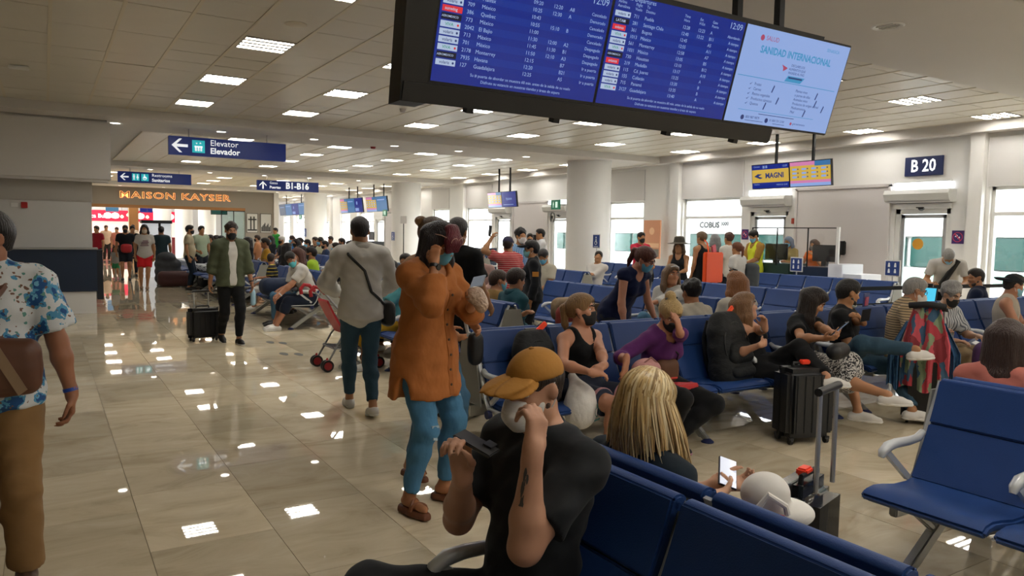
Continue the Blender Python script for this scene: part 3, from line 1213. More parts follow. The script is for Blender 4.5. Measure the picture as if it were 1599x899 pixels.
    # ---- volumes shared by body and clothes
    def torso(self, V, off, hips=True, bust=True, k=0.045):
        s, w = self.s, self.wide
        fm = self.fem
        if hips:
            V.cap(self.pel + vec(-0.062, 0, -0.01) * s * w, self.pel + vec(0.062, 0, -0.01) * s * w, (0.108 if fm else 0.098) * s + off, (0.108 if fm else 0.098) * s + off, k, flat=(self.fw0, 0.98))
        V.cap(self.pel + self.up0 * 0.03, self.waist, (0.148 if fm else 0.145) * s * w + off, (0.125 if fm else 0.138) * s * w + off, k, flat=(self.fw0, 0.74))
        V.cap(self.waist, self.chest, (0.125 if fm else 0.138) * s * w + off, (0.138 if fm else 0.155) * s * w + off, k, flat=(self.fw, 0.73))
        V.cap(self.chest, self.chest + self.up * 0.06 * s, (0.138 if fm else 0.155) * s * w + off, (0.125 if fm else 0.145) * s * w + off, k, flat=(self.fw, 0.70))
        if self.belly:
            V.ell(self.waist + self.fw * 0.05 * s - self.up0 * 0.03, np.stack([self.rt, self.fw, self.up], 1), vec(0.135, 0.10, 0.13) * s * (1 + self.belly) + off, 0.06)
        if fm and bust:
            for sd in (1, -1):
                V.ell(self.chest + self.rt * sd * 0.062 * s + self.fw * 0.085 * s + self.up * 0.0, np.stack([self.rt, self.fw, self.up], 1), vec(0.062, 0.055, 0.06) * s + off, 0.035)

    def shoulders(self, V, off, k=0.04):
        s = self.s
        for sd in (1, -1):
            inner = self.neck - self.up * 0.035 * s + self.rt * sd * 0.05 * s
            V.cap(inner, self.sh[sd], 0.062 * s + off, (0.050 if self.fem else 0.058) * s + off, k)
            V.cap(self.neck + self.up * 0.02 * s + self.rt * sd * 0.02 * s, self.sh[sd] - self.rt * sd * 0.03 * s, 0.04 * s + off * 0.7, 0.04 * s + off, k)

    def arm(self, V, sd, off, upto=2.0, cuff=None, k=0.025):
        s = self.s
        a = 0.92 if self.fem else 1.06
        sh, el, wr = self.sh[sd], self.el[sd], self.wr[sd]
        if upto <= 1:
            e = sh + (el - sh) * upto
            V.cap(sh, e, 0.052 * s * a + off, (0.052 - 0.010 * upto) * s * a + off + (cuff or 0), k, cut=True)
            return
        V.cap(sh, el, 0.052 * s * a + off, 0.040 * s * a + off, k)
        t = upto - 1
        if t > 0.3:
            V.cap(el, el + (wr - el) * 0.3, 0.040 * s * a + off, 0.041 * s * a + off, k)
            V.cap(el + (wr - el) * 0.3, el + (wr - el) * t, 0.041 * s * a + off, (0.041 - 0.018 * t) * s * a + off + (cuff or 0), k, cut=t < 0.99)
        else:
            V.cap(el, el + (wr - el) * t, 0.041 * s * a + off, 0.041 * s * a + off, k, cut=True)

    def leg(self, V, sd, off, upto=2.0, k=0.035, cuff=0.0, thigh=1.0):
        s = self.s * (self.wide ** 0.5)
        h, kn, an = self.hips[sd], self.kn[sd], self.an[sd]
        b = 1.05 if self.fem else 1.0
        if upto <= 1:
            e = h + (kn - h) * upto
            V.cap(h, e, 0.092 * s * b * thigh + off, (0.092 - 0.030 * upto) * s * b * thigh + off + cuff, k, cut=True)
            return
        V.cap(h, kn, 0.092 * s * b * thigh + off, 0.056 * s + off, k)
        fwd = self.ft[sd][0]
        t = upto - 1
        mid = kn + (an - kn) * 0.32
        ax = unit(an - kn)
        ml = unit(kn - h)
        back = ml - ax * (ml @ ax)
        back = unit(back) * -1 if np.linalg.norm(back) > 0.2 else -(fwd - ax * (fwd @ ax))
        back = -back if back @ (kn - (h + an) / 2) > 0 else back
        mid = mid + unit(back) * 0.012 * s
        V.cap(kn, mid, 0.054 * s + off, 0.053 * s + off, k)
        V.cap(mid, kn + (an - kn) * t, 0.053 * s + off, (0.053 - 0.020 * max(t - 0.3, 0) / 0.7) * s + off + cuff, k, cut=t < 0.99)

    def body(self, face=True, legs=True):
        V = Vol()
        s, res = self.s, self.res
        self.torso(V, 0.0)
        self.shoulders(V, 0.0)
        for sd in (1, -1):
            self.arm(V, sd, 0.0)
            self.hand(V, sd)
            self.leg(V, sd, 0.0)
            f, u = self.ft[sd]
            a = self.an[sd]
            V.cap(a, a - f * 0.035 * s - u * 0.045 * s, 0.033 * s, 0.032 * s, 0.02)
            V.cap(a - u * 0.045 * s, a + f * 0.14 * s - u * 0.06 * s, 0.034 * s, 0.024 * s, 0.02)
        self.head_vol(V)
        v, F = V.mesh(res)
        self.body_o = np_mesh('body', v, F, skin(self.sk), self.root)
        if face and res < 0.0150:
            self.eyes()
        return self

    def head_vol(self, V, off=0.0, nose=True):
        h = self.hs
        R = self.HR
        V.cap(self.neck - self.up * 0.02, self.H(0, -0.018, -0.055), (0.050 if self.fem else 0.060) * h + off, (0.048 if self.fem else 0.056) * h + off, 0.03)
        V.ell(self.H(0, -0.012, 0.032), R, vec(0.074, 0.093, 0.084) * h + off, 0.02)
        V.ell(self.H(0, 0.026, -0.03), R, vec(0.060, 0.062, 0.086) * h + off, 0.03)
        V.cap(self.H(-0.045, 0.01, -0.07), self.H(0, 0.068, -0.094), 0.022 * h + off, 0.020 * h + off, 0.03)
        V.cap(self.H(0.045, 0.01, -0.07), self.H(0, 0.068, -0.094), 0.022 * h + off, 0.020 * h + off, 0.03)
        if not nose:
            return
        for sd in (1, -1):
            V.ell(self.H(0.034 * sd, 0.086, 0.004), R, vec(0.019, 0.016, 0.013) * h, 0.012, sub=True)
            V.cap(self.H(0.014 * sd, 0.088, 0.023), self.H(0.050 * sd, 0.072, 0.022), 0.010 * h, 0.008 * h, 0.012)
            V.ell(self.H(0.038 * sd, 0.062, -0.028), R, vec(0.024, 0.022, 0.02) * h, 0.02)
            V.ell(self.H(0.076 * sd, -0.008, -0.004), R @ rot('Z', 18 * sd), vec(0.010, 0.019, 0.031) * h, 0.008)
            V.ell(self.H(0.013 * sd, 0.096, -0.033), R, vec(0.010, 0.011, 0.009) * h, 0.008)
        V.cap(self.H(0, 0.088, 0.012), self.H(0, 0.106, -0.030), 0.009 * h, 0.0125 * h, 0.012)
        V.cap(self.H(-0.018, 0.083, -0.060), self.H(0.018, 0.083, -0.060), 0.0075 * h, 0.0075 * h, 0.008)
        V.cap(self.H(-0.014, 0.082, -0.071), self.H(0.014, 0.082, -0.071), 0.0085 * h, 0.0085 * h, 0.008)

    def eyes(self, brow='#2a1f1a'):
        h = self.hs
        for sd in (1, -1):
            V = Vol().ell(self.H(0.033 * sd, 0.070, 0.004), self.HR, vec(0.0145, 0.0125, 0.0085) * h, 0.001)
            v, F = V.mesh(0.003)
            e = np_mesh('eye', v, F, mat('eye white', '#d8d2c8', 0.25), self.root)
            V = Vol().ell(self.H(0.033 * sd, 0.0795, 0.004), self.HR, vec(0.006, 0.0045, 0.006) * h, 0.001)
            v, F = V.mesh(0.002)
            np_mesh('iris', v, F, mat('eye dark', '#1d130d', 0.15), e)
            V = Vol().cap(self.H(0.015 * sd, 0.096, 0.027), self.H(0.034 * sd, 0.090, 0.033), 0.005, 0.005, 0.004).cap(self.H(0.034 * sd, 0.090, 0.033), self.H(0.053 * sd, 0.074, 0.028), 0.005, 0.003, 0.004)
            v, F = V.mesh(0.0028)
            np_mesh('eyebrow', v, F, hairm(brow), self.root)

    def hand(self, V, sd):
        s = self.s * (0.92 if self.fem else 1.0)
        w = self.wr[sd]
        d, n, curl, th = self.hd[sd]
        t = np.cross(d, n) * sd
        r = self.res
        fr = max(0.0082 * s, 0.62 * r)
        V.cap(self.wr[sd] - d * 0.02, w + d * 0.02, 0.024 * s, 0.025 * s, 0.02)
        for i, o in enumerate((0.027, 0.010, -0.008, -0.025)):
            kn = w + d * (0.088 - 0.006 * abs(i - 1.3)) * s + t * o * s
            V.cap(w + d * 0.015 * s + t * o * 0.7 * s, kn, 0.014 * s, max(0.0115 * s, fr), 0.012)
            L = np.array([(0.042, 0.026, 0.020), (0.047, 0.029, 0.021), (0.043, 0.027, 0.020), (0.034, 0.021, 0.018)][i]) * s
            c = curl[i] if isinstance(curl, (list, tuple)) else curl
            p, ang = kn, 0.0
            dd = unit(d + t * o * 1.3)
            for j in range(3):
                ang += c * (0.9, 1.15, 0.8)[j]
                q = p + (dd * math.cos(ang) + n * math.sin(ang)) * L[j]
                V.cap(p, q, fr * (1.08 - 0.06 * j), fr * (1.0 - 0.07 * j), 0.005 if r < 0.008 else 0.008)
                p = q
        # thumb leaves the side of the palm near its base
        a0 = w + d * 0.022 * s + t * 0.024 * s
        a1 = a0 + unit(d * 0.75 + t * (1.0 - 0.5 * th) + n * (0.25 + 0.5 * th)) * 0.042 * s
        a2 = a1 + unit(d * 1.0 + t * (0.45 - 0.5 * th) + n * (0.2 + 0.5 * th)) * 0.032 * s
        a3 = a2 + unit(d * 1.0 + t * (0.1 - 0.5 * th) + n * (0.15 + 0.5 * th)) * 0.026 * s
        V.cap(a0, a1, max(0.0145 * s, fr), max(0.0115 * s, fr), 0.012)
        V.cap(a1, a2, max(0.0105 * s, fr), max(0.0095 * s, fr), 0.006)
        V.cap(a2, a3, max(0.0095 * s, fr), max(0.0080 * s, fr * 0.9), 0.006)

    def part(self, name, V, m, res=None, parent=None):
        soft = name in ('shirt', 'tee_shirt', 'trousers', 'top', 'overshirt', 'jacket', 'skirt', 'polo_shirt')
        v, F = V.mesh((res or self.res) * (1.35 if soft else 1.0), (0.0058 if name != 'trousers' else 0.0042) if soft and self.res < 0.0155 else 0.0)
        if len(F) == 0:
            return None
        return np_mesh(name, v, F, m, parent or self.root)

    # ---- clothes
    def top(self, m, sleeve=0.6, hem=0.06, loose=0.014, neck='crew', name='shirt', flare=0.0, cuff=0.008, res=None, slit=False):
        s = self.s
        V = Vol()
        self.torso(V, loose, hips=hem > 0.0 and not self.sit)
        if neck in ('crew', 'v', 'collar'):
            self.shoulders(V, loose * 0.8)
            for sd in (1, -1):
                if sleeve > 0:
                    self.arm(V, sd, loose, sleeve, cuff)
        elif neck == 'tank':
            for sd in (1, -1):
                a = self.neck - self.up * 0.02 * s + self.rt * sd * 0.085 * s
                V.cap(a - self.up * 0.012, self.chest + self.fw * 0.050 * s + self.rt * sd * 0.075 * s, 0.066 * s + loose, 0.064 * s + loose, 0.01, flat=(self.rt, 0.42))
                V.cap(a - self.up * 0.012, self.chest - self.fw * 0.04 * s + self.rt * sd * 0.075 * s, 0.066 * s + loose, 0.064 * s + loose, 0.01, flat=(self.rt, 0.42))
        if not self.sit and hem > 0.02:
            r = (0.165 if self.fem else 0.155) * s * self.wide + loose
            V.cap(self.pel + vec(0, 0, 0.02), self.pel + vec(0, 0, -hem), r, r + flare, 0.05, flat=((0, 1, 0), 0.78), cut=True)
        if self.sit:
            V.cut(self.pel - self.up0 * 0.02, -self.up0)
        R = np.stack([self.rt, self.fw, self.up], 1)
        nb = self.neck + self.up * 0.02 * s
        if neck == 'crew':
            V.ell(nb + self.fw * 0.03 * s + self.up * 0.045 * s, R, vec(0.078, 0.085, 0.06) * s, 0.012, sub=True)
        elif neck == 'v':
            V.ell(nb + self.fw * 0.055 * s, R, vec(0.066, 0.075, 0.12) * s, 0.012, sub=True)
            V.ell(nb + self.up * 0.045 * s, R, vec(0.085, 0.085, 0.06) * s, 0.012, sub=True)
        elif neck == 'tank':
            V.ell(nb + self.fw * 0.085 * s - self.up * 0.0, R, vec(0.056, 0.085, 0.115) * s, 0.012, sub=True)
            V.ell(nb - self.fw * 0.05 * s + self.up * 0.01, R, vec(0.060, 0.08, 0.075) * s, 0.012, sub=True)
        elif neck == 'bandeau':
            V.cut(self.chest + self.up * 0.055 * s, self.up)
        if slit:
            for sd in (1, -1):
                V.ell(self.pel + vec(sd * 0.20 * s, 0.02, -hem - 0.02), np.eye(3), (0.10, 0.05, 0.15), 0.02, sub=True)
        o = self.part(name, V, m, res)
        if neck == 'collar':
            C = Vol()
            C.cap(nb - self.fw * 0.02 - self.rt * 0.01, nb - self.fw * 0.02 + self.rt * 0.01, 0.075 * s, 0.075 * s, 0.01, flat=(self.fw, 0.95))
            C.cut(nb + self.up * 0.045 * s - self.fw * 0.03, self.up - self.fw * 0.2)
            C.cut(nb - self.up * 0.03 * s, -self.up)
            C.ell(nb + self.up * 0.05 * s, R, vec(0.066, 0.066, 0.10) * s, 0.004, sub=True)
            C.ell(nb + self.fw * 0.10 * s, R, vec(0.030, 0.06, 0.12) * s, 0.004, sub=True)
            self.part('collar', C, m, min(self.res, 0.009))
        return o

    def trousers(self, m, upto=1.95, loose=0.010, name='trousers', cuff=0.004, res=None, rise=0.11):
        V = Vol()
        self.torso(V, loose * 0.9, bust=False)
        for sd in (1, -1):
            self.leg(V, sd, loose, upto, cuff=cuff)
        V.ell(self.pel + self.up0 * (rise * self.s + 0.30), np.stack([vec(1, 0, 0), self.fw0, self.up0], 1), (0.5, 0.27, 0.30), 0.01, sub=True)
        return self.part(name, V, m, res)

    def skirt(self, m, loose=0.02, drop=0.16, res=None):
        V = Vol()
        self.torso(V, loose, bust=False)
        s = self.s
        K = (self.kn[1] + self.kn[-1]) / 2
        for sd in (1, -1):
            V.cap(self.hips[sd], self.kn[sd] + (self.kn[sd] - self.hips[sd]) * 0.02, 0.10 * s + loose, 0.072 * s + loose, 0.09)
            e = self.kn[sd] + unit(self.an[sd] - self.kn[sd]) * drop
            V.cap(self.kn[sd], e, 0.070 * s + loose, 0.078 * s + loose, 0.09, cut=True)
        V.cap(self.pel, K, 0.10 * s, 0.08 * s, 0.08)
        V.ell(self.pel + self.up0 * (0.10 * s + 0.30), np.stack([vec(1, 0, 0), self.fw0, self.up0], 1), (0.5, 0.27, 0.30), 0.01, sub=True)
        return self.part('skirt', V, m, res)

    def shoes(self, m, sole=None, name='shoe', sock=None):
        s = self.s
        for sd in (1, -1):
            f, u = self.ft[sd]
            a = self.an[sd]
            def foot(V, o):
                V.cap(a - f * 0.045 * s - u * 0.048 * s, a + f * 0.10 * s - u * 0.052 * s, 0.040 * s + o, 0.042 * s + o, 0.02)
                V.cap(a + f * 0.08 * s - u * 0.056 * s, a + f * 0.165 * s - u * 0.062 * s, 0.042 * s + o, 0.030 * s + o, 0.02)
            V = Vol()
            foot(V, 0)
            V.cap(a - u * 0.05 * s - f * 0.01, a - u * 0.012 * s - f * 0.012, 0.044 * s, 0.043 * s, 0.02, cut=True)
            V.cap(a + f * 0.02 - u * 0.03 * s, a + f * 0.09 * s - u * 0.048 * s, 0.036 * s, 0.032 * s, 0.02)
            V.cut(a - u * 0.082 * s, -u)
            o = self.part(name, V, m, min(self.res, 0.014))
            if sole is not None and self.res < 0.0150:
                W = Vol()
                foot(W, 0.005)
                W.cut(a - u * 0.064 * s, u)
                W.cut(a - u * 0.085 * s, -u)
                self.part('sole', W, sole, min(self.res, 0.008), parent=o)

    def sandals(self, m, sole):
        s = self.s
        for sd in (1, -1):
            f, u = self.ft[sd]
            a = self.an[sd]
            W = Vol()
            W.cap(a - f * 0.05 * s - u * 0.10 * s, a + f * 0.06 * s - u * 0.10 * s, 0.043 * s, 0.046 * s, 0.02)
            W.cap(a + f * 0.06 * s - u * 0.10 * s, a + f * 0.150 * s - u * 0.10 * s, 0.048 * s, 0.036 * s, 0.02)
            W.cut(a - u * 0.074 * s, u)
            W.cut(a - u * 0.113 * s, -u)
            o = self.part('sandal', W, sole, 0.006)
            r = np.cross(f, u)
            for (t0, tilt) in ((0.045, 0.025), (0.088, -0.02)):
                S = MB()
                pts = []
                for q in np.linspace(-1, 1, 11):
                    h = math.sqrt(max(0.0, 1 - q * q))
                    pts.append(a + f * (t0 + tilt * q) * s + r * q * 0.047 * s - u * 0.078 * s + u * h * (0.055 if t0 < 0.06 else 0.042) * s)
                S.tube(pts, 0.011 * s, 8)
                S.build('strap', m, o, smooth=True)

    # ---- head wear
    def mask(self, col, strap='#d8d8d8', kind='surgical'):
        V = Vol()
        h = self.hs
        R = self.HR
        V.ell(self.H(0, 0.030, -0.045), R, vec(0.066, 0.066, 0.078) * h, 0.02)
        V.cap(self.H(0, 0.085, -0.025), self.H(0, 0.075, -0.085), 0.026 * h, 0.026 * h, 0.04)
        if kind == 'cone':
            V.cap(self.H(0, 0.080, -0.012), self.H(0, 0.118, -0.055), 0.014 * h, 0.012 * h, 0.05)
            V.cap(self.H(0, 0.118, -0.055), self.H(0, 0.090, -0.095), 0.012 * h, 0.016 * h, 0.05)
        V.cut(self.H(0, 0.012, -0.04), -self.hy + self.hz * 0.15)
        V.cut(self.H(0, 0.105, -0.010), self.hz * 1.0 - self.hy * 0.20)
        V.cut(self.H(0, 0.06, -0.118), -self.hz)
        o = self.part('mask', V, mat('mask_' + col, col, 0.75, bump=0.25, bscale=(3, 3, 90)), min(self.res, 0.007))
        if self.res < 0.0150 and o:
            ms = mat('strap_' + strap, strap, 0.7)
            for sd in (1, -1):
                MB().tube([self.H(0.060 * sd, 0.025, -0.022), self.H(0.074 * sd, 0.005, 0.012), self.H(0.080 * sd, -0.018, 0.024)], 0.0022 * h, 5).build('mask_strap', ms, o)
                MB().tube([self.H(0.060 * sd, 0.020, -0.080), self.H(0.072 * sd, -0.005, -0.050), self.H(0.078 * sd, -0.022, -0.022)], 0.0022 * h, 5).build('mask_strap', ms, o)
        return o

    def hair(self, style='short', col='#2a1f1a', vol=1.0, under_cap=False):
        h = self.hs
        R = self.HR
        V = Vol()
        g = 0.012 * vol
        if style == 'bald':
            return None
        V.ell(self.H(0, -0.014, 0.034), R, vec(0.074, 0.093, 0.084) * h + g, 0.02)
        if style in ('short', 'fade'):
            V.ell(self.H(0, 0.012, 0.075), R, vec(0.064, 0.082, 0.048) * h + g * 0.6, 0.03)
            V.cap(self.H(0, -0.06, 0.02), self.H(0, -0.055, -0.045), 0.050 * h, 0.045 * h, 0.03)
        if style == 'curly':
            for k in range(26):
                th, ph = rng.uniform(0, 6.28), rng.uniform(0.05, 1.5)
                p = vec(math.cos(th) * math.sin(ph) * 0.074, math.sin(th) * math.sin(ph) * 0.09 - 0.014, math.cos(ph) * 0.085 + 0.034)
                if p[1] > 0.05 and p[2] < 0.07:
                    continue
                V.ell(self.H(*p), R, vec(0.03, 0.03, 0.03) * h * vol, 0.012)
        if style in ('bun', 'pony', 'up'):
            V.ell(self.H(0, 0.02, 0.07), R, vec(0.066, 0.075, 0.046) * h + g * 0.3, 0.03)
            V.cap(self.H(0, -0.06, 0.0), self.H(0, -0.05, -0.03), 0.05 * h, 0.045 * h, 0.03)
        if style in ('long', 'shoulder'):
            V.ell(self.H(0, 0.02, 0.072), R, vec(0.068, 0.078, 0.048) * h + g * 0.5, 0.03)
            L = (0.34 if style == 'long' else 0.22) * vol
            dn = unit(self.up * 0.75 + vec(0, 0, 1) * 0.5)
            for sx, sy, r0, r1 in ((-0.072, -0.03, 0.034, 0.030), (0.072, -0.03, 0.034, 0.030), (-0.040, -0.085, 0.042, 0.040), (0.040, -0.085, 0.042, 0.040), (0, -0.095, 0.045, 0.045), (-0.078, 0.015, 0.024, 0.020), (0.078, 0.015, 0.024, 0.020)):
                a = self.H(sx, sy, 0.02)
                e = a - dn * (L + abs(sy) * 0.6) + self.hx * sx * 0.25 - self.fw * 0.02
                m_ = (a + e) / 2 + self.hx * sx * 0.12
                V.cap(a, m_, r0 * h, (r0 + r1) / 2 * h, 0.03)
                V.cap(m_, e, (r0 + r1) / 2 * h, r1 * 0.75 * h, 0.03)
        # keep the face and ears free
        V.ell(self.H(0, 0.115, -0.032), R, vec(0.062, 0.085, 0.102) * h, 0.012, sub=True)
        if style in ('short', 'fade', 'curly'):
            for sd in (1, -1):
                V.ell(self.H(0.085 * sd, 0.012, -0.035), R, vec(0.03, 0.05, 0.062) * h, 0.01, sub=True)
            V.cut(self.H(0, -0.05, -0.062), -self.hz)
        if style in ('bun', 'pony', 'up'):
            for sd in (1, -1):
                V.ell(self.H(0.088 * sd, 0.01, -0.04), R, vec(0.03, 0.04, 0.05) * h, 0.01, sub=True)
            V.cut(self.H(0, -0.05, -0.058), -self.hz)
        if under_cap:
            V.cut(self.H(0, 0, 0.044), self.hz - self.hy * 0.10)
        if style == 'bun':
            V.ell(self.H(0, -0.055, 0.135), R, vec(0.046, 0.046, 0.042) * h * vol, 0.012)
        if style == 'pony':
            V.cap(self.H(0, -0.098, 0.04), self.H(0, -0.135, 0.02), 0.026 * h, 0.026 * h, 0.015)
            V.cap(self.H(0, -0.135, 0.02), self.H(0, -0.128, -0.10), 0.030 * h, 0.026 * h, 0.015)
            V.cap(self.H(0, -0.128, -0.10), self.H(0, -0.110, -0.18), 0.026 * h, 0.010 * h, 0.015)
        return self.part('hair', V, hairm(col), min(self.res, 0.012))

    def beard(self, col):
        h = self.hs
        V = Vol()
        V.cap(self.H(-0.052, 0.012, -0.05), self.H(-0.03, 0.055, -0.088), 0.020 * h, 0.020 * h, 0.02)
        V.cap(self.H(0.052, 0.012, -0.05), self.H(0.03, 0.055, -0.088), 0.020 * h, 0.020 * h, 0.02)
        V.cap(self.H(-0.03, 0.055, -0.088), self.H(0.03, 0.055, -0.088), 0.024 * h, 0.024 * h, 0.02)
        V.cap(self.H(-0.022, 0.084, -0.050), self.H(0.022, 0.084, -0.050), 0.007 * h, 0.007 * h, 0.006)
        self.part('beard', V, hairm(col), min(self.res, 0.006))

    def cap(self, m, back=False, brim=0.085):
        h = self.hs
        R = self.HR
        V = Vol()
        V.ell(self.H(0, -0.010, 0.042), R, vec(0.085, 0.105, 0.087) * h, 0.02)
        V.cut(self.H(0, 0, 0.040), -self.hz + self.hy * 0.10)
        o = self.part('cap', V, m, min(self.res, 0.006))
        sg = -1 if back else 1
        B = Vol()
        RB = R @ rot('X', -6 * sg)
        B.ell(self.H(0, 0.115 * sg, 0.050), RB, vec(0.079, brim + 0.012, 0.0075) * h, 0.002)
        for sd in (1, -1):
            B.ell(self.H(0.050 * sd, 0.10 * sg, 0.040), RB @ rot('Y', 25 * sd), vec(0.040, brim, 0.007) * h, 0.02)
        self.part('brim', B, m, min(self.res, 0.004), parent=o)
        MB().lathe(tuple(self.H(0, -0.010, 0.129)), [(0.0, 0.006), (0.008, 0.003), (0.009, -0.004)], 10).build('button', m, o, smooth=True)
        return o

    def glasses(self, col='#2b2018', up=0.0, lens=None):
        h = self.hs
        S = MB()
        for sd in (1, -1):
            pts = [self.H(0.034 * sd + 0.026 * math.cos(a), 0.098 + 0.010 * up * 2 - 0.20 * abs(0.026 * math.cos(a) + 0.0) * 0, 0.004 + 0.07 * up + 0.021 * math.sin(a)) for a in np.linspace(0, 2 * math.pi, 15)]
            S.tube(pts, 0.0024, 6)
            S.tube([self.H(0.060 * sd, 0.094, 0.010 + 0.07 * up), self.H(0.082 * sd, 0.05, 0.012 + 0.07 * up), self.H(0.083 * sd, -0.01, 0.010 + 0.05 * up)], 0.0026, 6)
        S.tube([self.H(-0.010, 0.1, 0.008 + 0.07 * up), self.H(0.010, 0.1, 0.008 + 0.07 * up)], 0.0024, 6)
        g = S.build('glasses', mat('frame_' + col, col, 0.3), self.root, smooth=True)
        if lens:
            for sd in (1, -1):
                L = Vol().ell(self.H(0.034 * sd, 0.098 + 0.02 * up, 0.004 + 0.07 * up), self.HR, vec(0.025, 0.003, 0.020), 0.001)
                self.part('lens', L, mat('lens_' + lens, lens, 0.1), 0.003, parent=g)

    def watch(self, sd, col='#121214', face=True):
        d = unit(self.wr[sd] - self.el[sd])
        c = self.wr[sd] - d * 0.015
        S = MB().tube([c - d * 0.010, c + d * 0.010], 0.031 * self.s, 16)
        o = S.build('watch', mat('watch_' + col, col, 0.4), self.root, smooth=True)
        return o

    def band(self, name, a, b, r, m, n=10):
        return MB().tube([a, b], r, n).build(name, m, self.root, smooth=True)

    def W(self, p):
        """local point to world"""
        c, s_ = math.cos(self.yaw), math.sin(self.yaw)
        return self.pos + vec(c * p[0] - s_ * p[1], s_ * p[0] + c * p[1], p[2])
# ================================================================== signs and screens
M_signblue = mat('sign navy', '#0f2050', 0.4)
M_signlit = emit('sign navy lit', '#0b2468', 0.2)
M_txt = emit('sign lettering white', '#eef2f6', 0.5)
M_teal = emit('pictogram teal', '#27b9c4', 0.35)
M_scr = screen_mat('screen blue', '#03299a', 0.62)
M_scr2 = screen_mat('screen row blue', '#0735a4', 0.62)
M_scrtxt = screen_mat('screen lettering', '#a9c4f2', 0.72)
M_chipw = screen_mat('airline chip white', '#c3d6f4', 0.7)
M_chipr = screen_mat('airline chip red', '#d8303a', 0.9)
M_chipd = screen_mat('airline chip dark', '#0a1030', 0.6)
M_chipg = screen_mat('airline chip green', '#1f9a72', 0.8)
M_scrlt = screen_mat('screen pale blue', '#92aee6', 0.85)
M_scrteal = screen_mat('screen teal', '#3a93c4', 0.85)
M_scrdk = screen_mat('screen dark blue lettering', '#2a3f86', 0.6)
M_scrred = screen_mat('screen red mark', '#b04a6a', 0.8)
M_yel = screen_mat('screen yellow', '#d6b24a', 0.85)
M_pink = screen_mat('screen pink', '#d884b4', 0.85)
SMATS = dict(logo_dot=M_chipr, screen_row=M_scr2, lettering=M_scrtxt, chip_white=M_chipw, chip_red=M_chipr, chip_dark=M_chipd, chip_green=M_chipg, chip_ink=M_scrdk, chip_paper=M_chipw, clock=M_scrtxt)
SNAMES = dict(logo_dot='logo_lettering', screen_row='row_band', chip_white='airline_logo', chip_red='airline_logo', chip_dark='airline_logo', chip_green='logo_lettering', chip_ink='logo_lettering', chip_paper='logo_lettering', clock='clock_lettering')

BU = np.array([1.0, 0, 0]); BW = unit_ = np.array([0, -0.17, 0.57]); BW = BW / np.linalg.norm(BW); BN = np.cross(BU, BW)
B0 = np.array([0, 3.45, 2.375])
board = thing('departures_display', 'long black hanging flight display with three tilted screens', 'flight display', (3.2, 3.5, 2.28))
BO = np.array(board.location)


def bp(x, h, n):
    return B0 + BU * x + BW * h + BN * n - BO


mb = MB()
def plate(mb, x0, x1, h0, h1, n0, n1):
    c = bp((x0 + x1) / 2, (h0 + h1) / 2, (n0 + n1) / 2)
    mb.obox(c, BU * (x1 - x0) / 2, BW * (h1 - h0) / 2, BN * (n1 - n0) / 2)
plate(mb, 1.55, 4.55, -0.02, 0.63, -0.16, -0.05)
mb.build('back_box', M_black, board)
mb = MB()
plate(mb, 1.50, 4.22, -0.115, -0.012, -0.12, 0.01)
mb.build('bottom_rail', M_black, board, bevel=0.008)
mb = MB()
pl = [bp(1.50, -0.115, -0.0), bp(1.645, -0.115, 0.0), bp(1.645, 0.70, 0.0), bp(1.46, 0.70, -0.0)]
pl2 = [p + np.array((0, 0.14, 0)) for p in pl]
mb.add(pl + pl2, [(0, 1, 2, 3), (7, 6, 5, 4), (0, 4, 5, 1), (1, 5, 6, 2), (2, 6, 7, 3), (3, 7, 4, 0)])
mb.build('side_panel', M_black, board)
for k, xb in enumerate((1.9, 2.45, 3.3, 3.9)):
    mb = MB(); plate(mb, xb - 0.02, xb + 0.02, -0.14, -0.11, -0.05, 0.0)
    mb.build('clamp', M_blackmetal, board)
for k, (xr, yr) in enumerate(((1.9, 3.62), (3.36, 3.62), (4.02, 3.62), (4.36, 3.55))):
    MB().bar(np.array((xr, yr, 2.7)) - BO, np.array((xr, yr, 3.60 if yr < 5.2 else 3.75)) - BO, 0.05 if k > 1 else 0.04, 0.05).build('hanger', M_blackmetal, board)
    MB().cyl((xr - BO[0], yr - BO[1]), 0.09, 3.585 - BO[2], 3.60 - BO[2], 20).build('hanger_plate', M_whitemetal, board)

